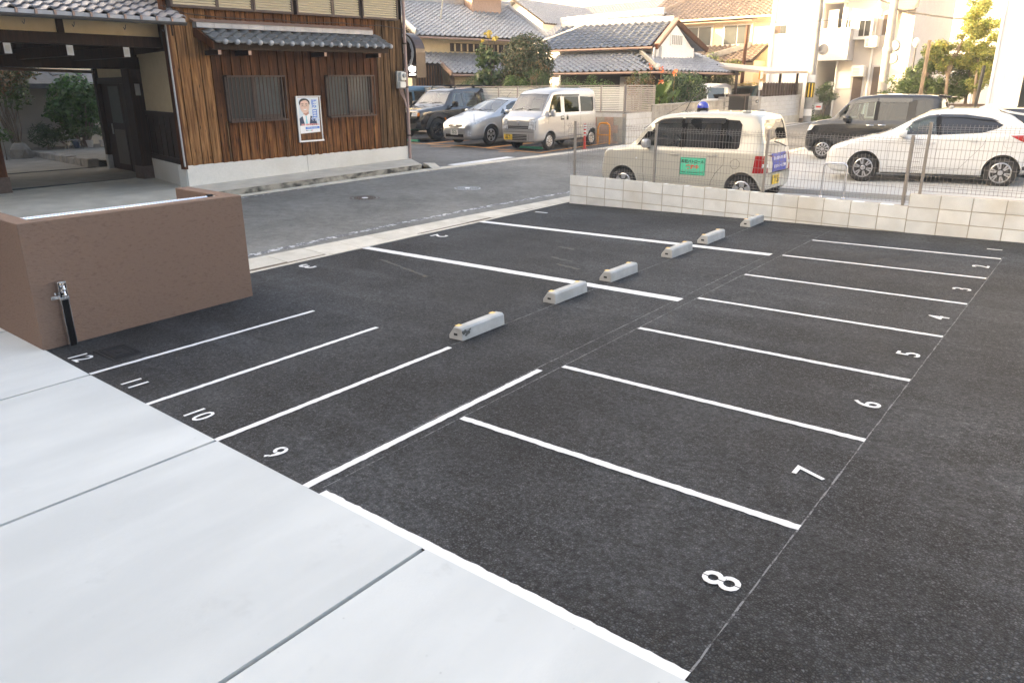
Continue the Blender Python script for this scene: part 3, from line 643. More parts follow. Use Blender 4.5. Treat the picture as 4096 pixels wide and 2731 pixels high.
def mesh_panel(x0, x1, base):
    b = MB(); r = .0022
    prof = [(0,.03),(0,.07),(-.03,.095),(0,.12),(0,.86),(-.035,.89),(0,.92),(0,.955)]
    n = int((x1-x0)/.052)
    for i in range(n+1):
        x = lerp(x0,x1,i/n); z = base(x); b.tube([(x+8.12,y,z+h) for y,h in prof], r, 4)
    for y, h in [(0,.04),(-.03,.095),(0,.12),(0,.245),(0,.37),(0,.495),(0,.62),(0,.745),(0,.86),(-.035,.89),(0,.92)]:
        b.tube([(x0+8.12,y-.004,base(x0)+h),(x1+8.12,y-.004,base(x1)+h)], r*1.15, 4)
    o = b.build('mesh_panel', 'wire_grey', fn, fix=False); tag(o, kind='stuff')
bl = lambda x: TW(x)
for a, b_ in ((-8.2,-6.38),(-6.36,-4.41),(-4.39,-2.2)): mesh_panel(a, b_, bl)
for a, b_ in ((-2.28,-.14),(-.12,1.86)): mesh_panel(a, b_, lambda x: .66)
# hoop rail behind the fence
hr = thing('hoop_rail', 'bent silver tube hoop barrier standing in front of the white hatchback', 'barrier', (-4.15,15.08,lotz(-4.15,15.08)))
pts = [(-.21,0,0),(-.205,0,.56)]+[(-.205+.08*(1-math.cos(a)),0,.56+.09*math.sin(a)) for a in [R(k*15) for k in range(1,7)]]
pts += [(p[0]*-1,0,p[2]) for p in pts[::-1]]
MB().tube(pts, .02, 10).build('tube', 'stainless', hr, smooth=60)
for s in (-.21,.21): MB().lathe([(.05,0),(.05,.008),(.03,.012),(0.02,.03)], 12, c=(s,0,0)).build('base_plate', 'stainless', hr)
# narrow kerb of white concrete behind the wall
o = struct(sheet('kerb', [(-5.6,15.35),(9,15.35),(9,16.0),(-5.6,15.8)], 'concrete_lot', .10, lotz, thick=.12))
# ------------------------------------------------------------------ roof tiles
CAM = Vector((0,0,2.1))
def tile_mesh(name, w, l, mat, roll=1.0, t=.026):
    s = w/.27*roll; pr = [(0,.012),(.16,.0),(.42,-.005),(.62,.006),(.75,.032),(.88,.040),(1.0,.026),(1.06,.008)]
    k = len(pr); vs = [(a*w,0,z*s+t) for a,z in pr]+[(a*w,l*1.12,z*s) for a,z in pr]+[(a*w,.004,z*s+t-.024) for a,z in pr]
    b = MB(); b.add(vs, [(i,i+1,k+i+1,k+i) for i in range(k-1)]+[(2*k+i,2*k+i+1,i+1,i) for i in range(k-1)])
    return b.mesh(name, mat, smooth=40, fix=False)
def tile_roof(parent, o, U, V, nu, nv, w, e, me, keep=None, cap=300, sag=.0):
    o, U, V = Vector(o), Vector(U).normalized(), Vector(V).normalized(); N = U.cross(V)
    cells = []
    for j in range(nv):
        for i in range(nu):
            if keep and not keep(i, j): continue
            p = o+U*(i*w+random.uniform(-.004,.004))+V*(j*e)+N*random.uniform(-.003,.003)
            cells.append(((p-CAM).length, p))
    cells.sort(key=lambda c: c[0])
    mw = lambda p: Matrix(((U.x,V.x,N.x,p.x),(U.y,V.y,N.y,p.y),(U.z,V.z,N.z,p.z),(0,0,0,1)))
    for d, p in cells[:cap]: link('roof_tile', me, parent, mw=mw(p))
    if len(cells) > cap:
        b = MB(); vs = [v.co.copy() for v in me.vertices]; fs = [tuple(f.vertices) for f in me.polygons]
        for d, p in cells[cap:]:
            m = mw(p); b.add([m @ v for v in vs], fs)
        o2 = b.build('roof_tiles', me.materials[0], parent, smooth=40, fix=False); tag(o2, kind='stuff')
# ------------------------------------------------------------------ the wooden house
HZ = .28
house = thing('wooden_house', 'two storey timber clad house with louvred shutters and tiled hood', 'house', (-14.57,7.95,HZ), math.atan2(.37,6.42))
def wp(v): return (v[0], v[1], v[2]-HZ+max(0, v[2]-.7)*.008*max(v[1],0))
UL, UR = 0.0, 6.43
b = MB(); b.prism([(-.035,.02),(-.035,UR-.01),(-8.5,UR-.01),(-8.5,4.2),(-5.7,4.2),(-5.7,1.6),(-2.76,1.6),(-2.76,.95)], .0, 6.2); b.build('wall_core', 'board_back', house, warp=wp)
# footing: two lengths with a joint between
for a, c in ((-.02,3.03),(3.04,UR+.04)):
    b = MB(); b.hexa([(-.3,a,.0),(.02,a,.0),(.02,c,.0),(-.3,c,.0),(-.3,a,.69),(.015,a,.69),(.015,c,.69),(-.3,c,.69)]); b.build('footing', 'footing', house, warp=wp, bevel=.006)
b = MB(); b.box(-.01,.004,3.031,3.039,.25,.685); b.build('footing_joint', 'seam', house, warp=wp)
WIN = [(1.06,2.51,1.50,2.385),(3.75,5.22,1.50,2.385)]
nb = 55; bw = (UR-.02)/nb
random.seed(11)
for i in range(nb):
    u0 = .01+i*bw; u1 = u0+bw; uc = (u0+u1)/2; px = .016 if i % 2 else 0
    cuts = [(.685,3.64)]
    for a, c, z0, z1 in WIN:
        if a-.02 < uc < c+.02: cuts = [(.685,z0-.005),(z1+.005,3.64)]
    m = 'board_tan' if uc < .85 else ('board_grey' if uc > 5.5 else 'board_facade')
    for z0, z1 in cuts:
        e = random.uniform(-.004,.012); g0, g1 = random.uniform(.001,.006), random.uniform(.001,.006); q = px+random.uniform(-.003,.003); wv = random.uniform(-.004,.004)
        b = MB(); b.hexa([(-.03,u0+g0,z0-e),(q,u0+g0+wv,z0-e),(q,u1-g1+wv,z0-e+.006),(-.03,u1-g1,z0-e),(-.03,u0+g0,z1),(q,u0+g0,z1),(q,u1-g1,z1),(-.03,u1-g1,z1)])
        b.build('board', m, house, warp=wp)
# corner trims and pipes
b = MB(); b.box(-.12,.03,-.06,0,.62,5.6); b.build('corner_post', 'timber_red', house, warp=wp)
b = MB(); b.tube([(.05,-.075,.68),(.05,-.075,3.4)], .018, 8); b.build('corner_pipe', 'iron_grey', house, warp=wp, smooth=60)
b = MB(); b.tube([(.045,UR+.06,.28),(.045,UR+.06,5.5)], .042, 12); dp = b.build('downpipe', 'pipe_mauve', house, warp=wp, smooth=60)
for z in (.95,2.1,3.1): MB().lathe([(.05,z-.02),(.05,z+.02)], 12, c=(.045,UR+.06,0)).build('pipe_clip', 'frame_bronze', dp, warp=wp)
b = MB(); b.box(-.03,.01,UR-.02,UR+.02,.69,5.6); b.build('corner_post', 'timber_dark', house, warp=wp)
# slanted side wall towards the gate: footing, wainscot, plaster
A_, B_ = Vector((-.02,-.005)), Vector((-2.72,.80))
def side(name, t0, t1, z0, z1, mat, off=0.0, th=.1, bev=0):
    d = (B_-A_).normalized(); n = Vector((-d.y,d.x)); n = n if n.y < 0 else -n; L = (B_-A_).length
    p, q = A_+d*L*t0+n*off, A_+d*L*t1+n*off; r_, s_ = q-n*th, p-n*th
    b = MB(); b.hexa([(c.x,c.y,z) for z in (z0,z1) for c in (p,q,r_,s_)]); return b.build(name, mat, house, warp=wp, bevel=bev)
side('footing', 0, 1, 0.0, .69, 'footing', .03, .13, .006)
side('wainscot', 0.02, 1, .69, 1.68, 'timber_dark', .0, .1)
for k in range(6): side('wainscot_batten', .1+k*.15, .115+k*.15, .72, 1.6, 'timber_dark', .014, .016)
side('sill_rail', 0.02, 1, 1.60, 1.70, 'timber_dark', .03, .05)
side('base_rail', 0.02, 1, .69, .80, 'timber_dark', .03, .05)
side('plaster_panel', .05, .97, 1.70, 2.84, 'plaster_cream', -.01, .1)
side('corner_stile', .0, .07, .69, 3.1, 'timber_red', .02, .06); side('corner_stile', .93, 1.0, .69, 3.1, 'timber_dark', .02, .06)
side('lintel', 0.07, .93, 2.84, 3.1, 'timber_dark', .02, .1); side('upper_wall', 0, 1, 3.1, 5.6, 'timber_dark', 0, .1)
# windows
for k, (a, c, z0, z1) in enumerate(WIN):
    b = MB(); f = .035
    b.box(-.02,.05,a,c,z1-f,z1); b.box(-.02,.05,a,c,z0,z0+f); b.box(-.02,.05,a,a+f,z0+f,z1-f); b.box(-.02,.05,c-f,c,z0+f,z1-f)
    wn = b.build('window', 'frame_bronze', house, warp=wp); wn['label'] = 'barred window '+('beside the gate' if k == 0 else 'near the meter box')
    mid = a+.73*(c-a)/1.45
    b = MB(); b.box(-.018,-.008,a+f,mid,z0+f,z1-f); b.build('pane', 'glass_pane' if k == 0 else 'glass_frost', wn, warp=wp)
    b = MB(); b.box(-.012,-.002,mid,c-f,z0+f,z1-f); b.build('pane', 'glass_frost' if k == 0 else 'glass_grey', wn, warp=wp)
    b = MB(); b.box(-.01,.02,mid-.04,mid+.015,z0+f,z1-f); b.box(-.01,.015,mid+.04,c-f,z0+f,z0+f+.07); b.box(-.01,.015,c-f-.05,c-f,z0+f+.07,z1-f); b.build('sash', 'frame_bronze', wn, warp=wp)
    b = MB(); fx = .14; b.box(fx-.012,fx+.012,a-.01,c+.01,z1-.03,z1); b.box(fx-.012,fx+.012,a-.01,c+.01,z0-.03,z0); b.box(.05,fx,a-.01,a+.012,z1-.03,z1); b.box(.05,fx,c-.012,c+.01,z1-.03,z1); b.box(.05,fx,a-.01,a+.012,z0-.03,z0); b.box(.05,fx,c-.012,c+.01,z0-.03,z0)
    b.box(fx-.012,fx+.012,a-.01,a+.012,z0,z1-.03); b.box(fx-.012,fx+.012,c-.012,c+.01,z0,z1-.03); b.build('grille_frame', 'frame_bronze', wn, warp=wp)
    nbar = 15
    for i in range(1, nbar):
        u = lerp(a, c, i/nbar); b = MB(); b.box(fx-.007,fx+.007,u-.0085,u+.0085,z0,z1-.03); b.build('bar', 'frame_bronze', wn, warp=wp)
# vertical sun-bleached straps beside the windows
for u in (1.02,2.53,3.70,5.25): MB().box(.0,.028,u-.012,u+.012,.70,1.5).build('batten', 'board_grey', house, warp=wp)
# shutters
SH = [(.03,1.04,.16),(1.045,1.90,.12),(1.905,2.92,.13),(3.02,4.06,.13),(4.065,4.94,.12),(4.945,6.16,.17)]
for k, (a, c, d) in enumerate(SH):
    z0, z1, f = 3.60, 4.75, .045; b = MB()
    b.box(0,d,a,c,z0,z0+f); b.box(0,d,a,c,z1-f,z1); b.box(0,d,a,a+f,z0+f,z1-f); b.box(0,d,c-f,c,z0+f,z1-f); sh = b.build('shutter', 'frame_bronze', house, warp=wp)
    MB().box(-.01,.02,a+f,c-f,z0+f,z1-f).build('backing', 'shutter_beige', sh, warp=wp)
    z = z0+f
    while z < z1-f-.03:
        b = MB(); b.hexa([(.02,a+f,z+.012),(d-.012,a+f,z),(d-.012,c-f,z),(.02,c-f,z+.012),(.02,a+f,z+.06),(d-.02,a+f,z+.036),(d-.02,c-f,z+.036),(.02,c-f,z+.06)])
        b.build('slat', 'shutter_beige', sh, warp=wp); z += .048
b = MB(); b.box(-.03,.03,2.93,3.01,3.6,5.6); b.build('post', 'board_tan', house, warp=wp)
b = MB(); b.box(-.03,.0,.0,UR,4.76,5.7); b.build('upper_boards', 'board_brown', house, warp=wp)
b = MB(); b.hexa([(-9,-.5,5.3),(.9,-.5,5.45),(.9,7.0,5.45),(-9,7.0,5.3),(-4.5,-.5,7.2),(-4.4,-.5,7.2),(-4.4,7.0,7.2),(-4.5,7.0,7.2)]); b.build('main_roof', 'tile_grey', house, warp=wp)
# tiled hood
hd = MB(); hd.hexa([(0,.60,3.17),(.47,.60,2.935),(.47,5.46,2.935),(0,5.46,3.17),(0,.60,3.21),(.47,.60,2.975),(.47,5.46,2.975),(0,5.46,3.21)])
hood = hd.build('hood_roof', 'timber_dark', house, warp=wp)
kt = tile_mesh('hood_tile', .272, .20, 'tile_grey', 1.5, .04)
sl_ = Vector((-.5,0,.25)).normalized(); kk = .012
def hood_tiles():
    for j in range(3):
        for i in range(18):
            u = .60+i*.271; p = Vector((.535,u,2.965)) + sl_*(j*.195); p = Vector(wp(p)); U = Vector((0,1,.0095)).normalized(); V = sl_; N = U.cross(V)
            link('roof_tile', kt, hood, mw=Matrix(((U.x,V.x,N.x,p.x),(U.y,V.y,N.y,p.y),(U.z,V.z,N.z,p.z),(0,0,0,1))))
hood_tiles()
bm_ = MB(); prf = [(.0,-.05)]+[(.045*math.cos(R(a)), .045*math.sin(R(a))) for a in range(-60,91,25)]
ball = MB().lathe([(.04,-.03),(.045,-.005),(.042,.012),(.032,.026),(.016,.034),(0,.036)], 14, 'x').mesh('eave_boss', 'tile_light', smooth=60)
for i in range(18):
    p = wp((.553,.60+i*.271+.235,3.0)); link('eave_boss', ball, hood, loc=p).scale = (1.25,1.25,1.25)
b = MB(); b.box(0,.14,.52,5.28,3.255,3.36); b.build('ridge_course', 'tile_light', hood, warp=wp, bevel=.01)
for i in range(12): MB().box(.1,.143,.52+i*.397-.002,.52+i*.397+.002,3.258,3.357).build('course_joint', 'tile_grey', hood, warp=wp)
b = MB(); b.hexa([(0,.47,3.36),(.16,.47,3.36),(.16,5.27,3.36),(0,5.27,3.36),(0,.47,3.43),(.12,.47,3.385),(.12,5.27,3.385),(0,5.27,3.43)]); b.build('flashing', 'copper', hood, warp=wp)
b = MB(); b.hexa([(0,.52,3.10),(.5,.58,2.86),(.5,.62,2.86),(0,.56,3.10),(0,.52,3.30),(.5,.58,2.99),(.5,.62,2.99),(0,.56,3.30)]); b.build('verge_board', 'timber_red', hood, warp=wp)
b = MB(); b.box(.34,.41,.62,5.5,2.86,2.94); b.build('purlin', 'timber_dark', hood, warp=wp)
for u in (.75,1.45,3.45,5.15):
    b = MB(); b.box(0,.44,u-.04,u+.04,2.76,2.85); q = b.build('arm', 'timber_dark', hood, warp=wp); MB().box(.441,.447,u-.035,u+.035,2.765,2.845).build('arm_cap', 'copper', q, warp=wp)
# meter box and wiring
mb = thing('meter_box', 'grey electricity meter box on the corner of the wooden house', 'meter', (-14.85,14.14,2.16), math.atan2(.37,6.42))
MB().box(0,.05,-.14,.14,-.02,.40).build('back_board', 'grey_plastic', mb, bevel=.008)
MB().box(.0505,.13,-.07,.12,.18,.37).build('meter', 'white_plastic', mb, bevel=.012); MB().lathe([(.055,.05),(.055,.16),(.045,.17),(0,.17)], 16, 'x', (0,.03,.29)).build('dial', 'grey_plastic', mb, smooth=40)
MB().box(.0505,.12,-.10,.11,.0,.14).build('breaker_cover', 'white_plastic', mb, bevel=.012)
b = MB()
for k in range(3): b.tube([(.03,-.05+.05*k,-.02),(.05,-.03+.05*k,-.15),(.06,.08+.02*k,-.3),(.05,.16+.01*k,-.5)], .012, 6)
b.build('cables', 'pipe_mauve', mb, smooth=60)
b = MB(); pts = [(.03,-.1,3.62),(.05,.4,3.50),(.05,1.0,3.47),(.06,1.9,3.46),(.05,2.5,3.49),(.05,3.0,3.45),(.05,3.7,3.47),(.04,4.4,3.49),(.05,5.0,3.46),(.05,5.6,3.48),(.05,6.45,3.42)]
b.tube([wp(p) for p in pts], .008, 5); b.build('cable', 'wire_black', house)
# poster board
pb = thing('poster_board', 'framed election poster with smiling man in dark suit on timber wall', 'poster', (-14.695,10.78,1.0), math.atan2(.37,6.42))
d0 = .032
MB().box(0,.008,0,.69,0,.97).build('backing_board', 'board_brown', pb); b = MB(); f = .03
b.box(0,.03,-.01,.0+f,0,.98); b.box(0,.03,.67,.69,0,.98); b.box(0,.03,-.01,.70,.965,.985); b.box(0,.035,-.012,.71,-.015,.02); b.build('metal_frame', 'sign_white', pb)
# paper (slightly lifted corners)
b = MB(); b.add([(.012,.05,.17),(.013,.63,.19),(.012,.645,.955),(.011,.035,.955)], [(0,1,2,3)]); pp = b.build('paper_sheet', 'paper_blue' if 'paper_blue' in M else 'sign_white', pb, fix=False)
def flat(name, pts, x, mat): b = MB(); b.add([(x,u,z) for u,z in pts], [tuple(range(len(pts)))]); return b.build(name, mat, pp, fix=False)
def ell(cx, cz, rx, rz, n=20, a0=0, a1=360): return [(cx+rx*math.cos(R(a0+(a1-a0)*i/n)), cz+rz*math.sin(R(a0+(a1-a0)*i/n))) for i in range(n if a1-a0 == 360 else n+1)]
mk('skin', (.72,.50,.40), None, rough=.6); mk('hair', (.02,.022,.025), None, rough=.6); mk('suit', (.02,.045,.10), None, rough=.6); mk('tie', (.25,.62,.70), None, rough=.6); mk('paper_pale', (.62,.70,.76), None, rough=.6); mk('skin_dark', (.50,.27,.2), None, rough=.6)
flat('printed_backdrop', [(.06,.34),(.62,.34),(.635,.945),(.045,.945)], .0132, 'paper_pale')
flat('printed_suit', [(.05,.34),(.05,.50),(.13,.545),(.20,.565),(.36,.565),(.44,.53),(.53,.47),(.56,.34)], .0136, 'suit')
flat('printed_shirt', [(.20,.34),(.145,.55),(.20,.60),(.345,.60),(.375,.565),(.32,.34)], .0140, 'ink_white')
flat('printed_tie', [(.215,.34),(.235,.50),(.225,.55),(.265,.55),(.262,.50),(.295,.34)], .0144, 'tie')
flat('printed_neck', [(.19,.66),(.17,.60),(.245,.555),(.33,.60),(.33,.68)], .0148, 'skin_dark')
flat('printed_hair', ell(.225,.835,.155,.10)+[], .0148, 'hair')
flat('printed_face', ell(.225,.765,.135,.155,24), .0152, 'skin')
flat('printed_fringe', [(.085,.83),(.10,.90),(.16,.93),(.26,.93),(.35,.895),(.365,.82),(.345,.80),(.34,.86),(.27,.895),(.18,.885),(.12,.86),(.10,.79)], .0156, 'hair')
for s in (.165,.28):
    flat('printed_eye', ell(s,.785,.022,.007,10), .0157, 'hair'); flat('printed_brow', [(s-.035,.812),(s+.035,.816),(s+.034,.824),(s-.034,.82)], .0157, 'hair')
    MB().tube([(.0157,u,z) for u,z in ell(s,.78,.042,.027,16)+[ell(s,.78,.042,.027,16)[0]]], .0012, 4).build('printed_glasses', 'frame_bronze', pp)
flat('printed_nose', [(.215,.745),(.232,.735),(.25,.745),(.236,.77)], .0157, 'skin_dark')
flat('printed_mouth', [(.175,.705),(.20,.685),(.232,.678),(.265,.685),(.285,.707),(.232,.70)], .0157, 'ink_white'); flat('printed_lip', [(.18,.70),(.205,.678),(.232,.670),(.262,.678),(.28,.70),(.262,.684),(.232,.677),(.205,.684)], .0158, 'skin_dark')
def ptext(body, u, z, size, mat, x=.0162, bold=0.0, parent=pp, sx=1.0):
    me = text_mesh(body, size, mat, .0004, bold=bold)
    for v in me.vertices: v.co.x *= sx
    o = link('lettering', me, parent); o.matrix_basis = Matrix(((0,0,1,x),(1,0,0,u),(0,1,0,z),(0,0,0,1))); return o
for ch, z in (('勝',.80),('目',.59)):
    ptext(ch, .505, z, .205, 'ink_white', .0160, .010, sx=.92); ptext(ch, .505, z, .205, 'ink_blue', .0166, .003, sx=.92)
ptext('やすし', .52, .475, .085, 'ink_white', .0160, .006); ptext('やすし', .52, .475, .085, 'ink_blue', .0166, .001)
flat('printed_footer', [(.055,.185),(.62,.20),(.622,.345),(.057,.345)], .0152, 'ink_white')
ptext('日本と京都の未来のために', .345, .36, .044, 'ink_white', .0160, .003, sx=.98); ptext('日本と京都の未来のために', .345, .36, .044, 'ink_red', .0166, .0008, sx=.98)
flat('printed_band', [(.20,.262),(.61,.27),(.61,.318),(.20,.31)], .0156, 'ink_blue'); ptext('比例代表は自民党へ', .41, .289, .038, 'ink_white', .0162)
for k, m_ in enumerate(('suit','ink_black','tie','magnet_green','ink_black','ink_red')): flat('printed_icon', [(.21+k*.035,.225),(.232+k*.035,.225),(.232+k*.035,.243),(.21+k*.035,.243)], .0158, m_)
# step in front of the house
stp = struct(sheet('house_step', [(-13.62,7.9),(-13.80,13.75),(-14.6,14.25),(-14.9,14.45),(-14.58,7.9)], 'concrete_old', .135, roadz, thick=.2))
b = MB(); n_ = 13
for i in range(n_):
    y0, y1 = lerp(8.0,13.74,i/n_), lerp(8.0,13.74,(i+1)/n_); xa, xb = lerp(-13.62,-13.80,i/n_)+.004, lerp(-13.62,-13.80,(i+1)/n_)+.004
    b.add([(xa,y0,roadz(xa,y0)-.02),(xb,y1,roadz(xb,y1)-.02),(xb,y1,roadz(xb,y1)+.128),(xa,y0,roadz(xa,y0)+.128)], [(0,1,2,3)])
b.build('step_face', 'kerb_stain', stp, fix=False)
b = MB(); b.hexa([(-14.3,14.3,.18),(-13.55,13.95,.16),(-13.5,14.25,.17),(-14.2,14.7,.19),(-14.3,14.3,.30),(-13.85,14.0,.29),(-13.8,14.2,.27),(-14.2,14.65,.27)]); o = b.build('kerb_stone', 'concrete_old', None, bevel=.03); tag(o, 'short weathered kerb stone at the end of the house step', 'kerb stone')
# ------------------------------------------------------------------ roofed gate at the far left
gate = thing('roofed_gate', 'dark timber gateway with grey tiled roof and cream plaster', 'gate', (-17.2,7.0,.2)); w = rel(gate)
def gb(name, x0, x1, y0, y1, z0, z1, mat, par=gate, bev=.006): return MB().box(x0,x1,y0,y1,z0,z1).build(name, mat, par, warp=w, bevel=bev)
for y, s in ((8.42,0),(5.42,1)):
    p = gb('post', -17.36,-17.04, y-.16,y+.16, .5, 2.62, 'timber_red' if s else 'timber_dark'); gb('post_sleeve', -17.38,-17.02, y-.18,y+.18, .15, .52, 'iron_brown', p, .004)
gb('nameplate', -17.035,-17.02, 8.35,8.46, 2.02,2.26, 'iron_grey', p)
gb('main_beam', -17.38,-17.02, 2.2,8.9, 2.56,2.80, 'timber_dark')
gb('front_beam', -15.02,-14.84, 2.2,7.93, 2.89,3.08, 'timber_dark'); gb('plaster_frieze', -14.98,-14.90, 2.2,7.93, 3.08,3.33, 'plaster_cream', bev=0)
for y in (4.1,6.16): gb('strut', -15.0,-14.87, y-.06,y+.06, 3.08,3.33, 'timber_dark')
for y in (3.2,5.24,6.22,7.21):
    a = gb('arm', -17.6,-14.80, y-.06,y+.06, 2.70,2.885, 'timber_dark'); gb('arm_cap', -14.798,-14.79, y-.055,y+.055, 2.71,2.875, 'iron_grey', a, 0); gb('cap_inset', -14.789,-14.786, y-.03,y+.03, 2.745,2.84, 'grey_plastic', a, 0)
gb('soffit', -17.2,-14.5, 2.2,7.9, 3.34,3.38, 'timber_dark'); gb('infill_wall', -17.3,-17.15, 2.2,8.95, 2.80,3.9, 'timber_dark')  # added dark panel above the main beam gives the black under-roof shade
# wall panel between gate post and house
gb('side_plaster', -17.30,-17.22, 8.62,8.90, 1.46,2.56, 'plaster_cream', bev=0); gb('side_wainscot', -17.30,-17.20, 8.58,8.92, .25,1.46, 'timber_dark'); gb('side_stile', -17.31,-17.18, 8.88,8.97, .25,2.9, 'timber_dark')
# roof
tm = tile_mesh('gate_tile', .285, .235, 'tile_gate', 1.4, .04)
U = Vector((0,1,.008)).normalized(); V = Vector((-1,0,.33)).normalized()
o0 = Vector((-14.08,2.35,3.30)); nu = 20
rf = MB().hexa([(-16.75,2.2,4.10),(-14.15,2.2,3.245),(-14.15,7.97,3.285),(-16.75,8.4,4.14),(-16.75,2.2,4.14),(-14.15,2.2,3.285),(-14.15,7.97,3.325),(-16.75,8.4,4.18)]).build('roof', 'timber_dark', gate, warp=w)
tile_roof(rf, Vector(w(o0)), U, V, 21, 11, .285, .235, tm, keep=lambda i,j: i < 20 or j > 2)
MB().hexa([(-22.0,2.2,2.95),(-16.75,2.2,4.10),(-16.75,8.4,4.14),(-22.0,9.2,2.95),(-22.0,2.2,3.0),(-16.75,2.2,4.15),(-16.75,8.4,4.19),(-22.0,9.2,3.0)]).build('rear_roof', 'tile_grey', gate, warp=w)
b = MB(); b.box(-16.95,-16.55,2.2,8.2,4.1,4.42); b.build('ridge', 'tile_light', rf, warp=w, bevel=.05)
# eave edge: end tiles with nibs, gutter and hooks
em = MB(); em.hexa([(-.03,0,0),(.012,0,-.02),(.012,.28,-.02),(-.03,.28,0),(-.03,0,.06),(.012,0,.055),(.012,.28,.055),(-.03,.28,.06)]); eme = em.mesh('eave_tile', 'tile_light', bevel=.006)
for i in range(20): p = w((-14.085,2.35+i*.285,3.275+.008*(i*.285))); link('eave_tile', eme, rf, loc=p)
nib = MB().box(0,.016,-.018,.018,-.03,.05).mesh('tile_nib', 'copper')
for i in range(20): p = w((-14.075,2.35+i*.285+.02,3.29+.008*(i*.285))); link('tile_nib', nib, rf, loc=p)
b = MB(); n = 8; ys = (2.2,8.03)
vs = [(-14.05+.055*math.cos(R(180+180*k/n)), y, 3.255+(.008*(y-2.35))+.05*math.sin(R(180+180*k/n))) for y in ys for k in range(n+1)]
b.add(vs, [(k,k+1,n+2+k,n+1+k) for k in range(n)]); b.tube([(-13.995,2.2,3.255),(-13.995,8.03,3.30)], .008, 6); b.tube([(-14.105,2.2,3.255),(-14.105,8.03,3.30)], .008, 6); gt_ = b.build('rain_gutter', 'gutter_metal', rf, warp=w, fix=False)
for y in (3.4,4.3,5.3,6.05,6.9,7.6): MB().tube([(-14.05,y,3.205),(-14.06,y,3.16),(-14.10,y,3.13),(-14.14,y,3.17)], .007, 5).build('gutter_hook', 'gutter_metal', gt_, warp=w)
# verge tiles on the end by the house
for j in range(8):
    p = Vector((-14.1,8.0,3.38))+Vector((-.235*.95,.036,.078))*j; MB().hexa([tuple(p+Vector(q)) for q in ((-.24,-.05,-.0),(0,-.05,-.06),(0,.06,-.09),(-.24,.06,-.03),(-.24,-.05,.07),(0,-.05,.03),(0,.05,.0),(-.24,.05,.04))]).build('verge_tile', 'tile_light', rf, warp=w, bevel=.012)
# side wall of the passage: door with frosted glass
pd = thing('entrance_door', 'dark sliding door with frosted glass in the passage behind the gate', 'door', (-17.4,8.66,.2), math.atan2(.36,-2.9)-math.pi)
# local x: 0 .. -2.95 along the passage, faces -y
def db(name, x0, x1, y0, y1, z0, z1, mat, par=pd, bev=.004): return MB().box(x0,x1,y0,y1,z0,z1).build(name, mat, par, bevel=bev)
db('jamb', -2.98,-2.82, -.06,.10, 0,2.6, 'timber_dark'); db('jamb_shoe', -2.985,-2.815, -.065,.105, 0,.38, 'iron_grey')
db('upper_plaster', -2.8,-.3, .02,.08, 2.22,2.6, 'plaster_cream'); db('lintel', -2.82,-.2, -.02,.06, 2.08,2.22, 'timber_dark')
dl = db('door_leaf', -2.80,-1.5, .045,.09, .05,2.08, 'timber_dark'); db('glass_panel', -2.3,-1.6, .035,.0445, 1.18,2.02, 'glass_frost', dl); db('lower_panel', -2.3,-1.55, .036,.0445, .2,1.02, 'brown_metal', dl); db('pull', -2.42,-2.38, .02,.0445, .9,1.15, 'iron_grey', dl)
db('fixed_panel', -1.48,-.2, .05,.1, .0,2.08, 'timber_dark')
# courtyard
fc = struct(MB().add([(-14.6,-3,.12),(-14.6,7.9,.255),(-17.3,8.9,.25),(-17.45,8.9,.25),(-17.45,-3,.13)], [(0,1,2,3,4)]).build('gate_forecourt', 'concrete_old', fix=False))
cy = struct(MB().add([(-17.45,-3,.13),(-17.45,8.9,.25),(-20.4,9.1,.23),(-27,11,.26),(-27,-3,.2)], [(0,1,2,3,4)]).build('courtyard', 'concrete_court', fix=False))
ap = struct(MB().hexa([(-14.62,-3,.0),(-13.56,-3,.0),(-13.60,7.9,.1),(-14.62,7.9,.1),(-14.62,-3,.122),(-13.56,-3,.03),(-13.60,7.9,.145),(-14.62,7.9,.262)]).build('gate_apron', 'concrete_old'))
for a, b_ in (((-13.6,5.7),(-17,6.2)),((-13.6,7.2),(-17,7.6)),((-13.6,4.2),(-17,4.6))):
    pass
for i, (x, y0, y1) in enumerate(((-17.45,3,8.2),(-20.9,3,8.9))):
    MB().box(x-.03,x+.03,y0,y1,.19+.005*i,.243+.002*i).build('expansion_joint', 'joint_black', cy)
cw = thing('courtyard_wall', 'plain grey plaster garden wall across the courtyard behind the gate', 'wall', (-27.2,7,.2)); w = rel(cw)
MB().box(-27.4,-27.2,-2,15,.0,2.3).build('wall_body', 'plaster_grey', cw, warp=w); MB().box(-27.42,-27.18,-2,15,.0,.85).build('plinth', 'concrete_old', cw, warp=w)
MB().hexa([(-28.2,-2,2.45),(-26.7,-2,2.2),(-26.7,15,2.2),(-28.2,15,2.45),(-28.2,-2,2.8),(-26.7,-2,2.35),(-26.7,15,2.35),(-28.2,15,2.8)]).build('coping_roof', 'tile_dark', cw, warp=w)
st = thing('stone_edging', 'row of rough stone blocks edging the raised courtyard path', 'stones', (-22.5,9.2,.2)); w = rel(st)
for i in range(9):
    p0, p1 = Vector((-21.0,8.75)), Vector((-26.2,9.3)); a, c = p0.lerp(p1, i/9), p0.lerp(p1,(i+.93)/9); h_ = .42+random.uniform(-.03,.03)
    MB().hexa([(a.x,a.y,.15),(c.x,c.y,.15),(c.x,c.y+.3,.15),(a.x,a.y+.3,.15),(a.x,a.y+.02,h_),(c.x,c.y+.02,h_),(c.x,c.y+.3,h_),(a.x,a.y+.3,h_)]).build('stone', 'rock', st, warp=w, bevel=.03)
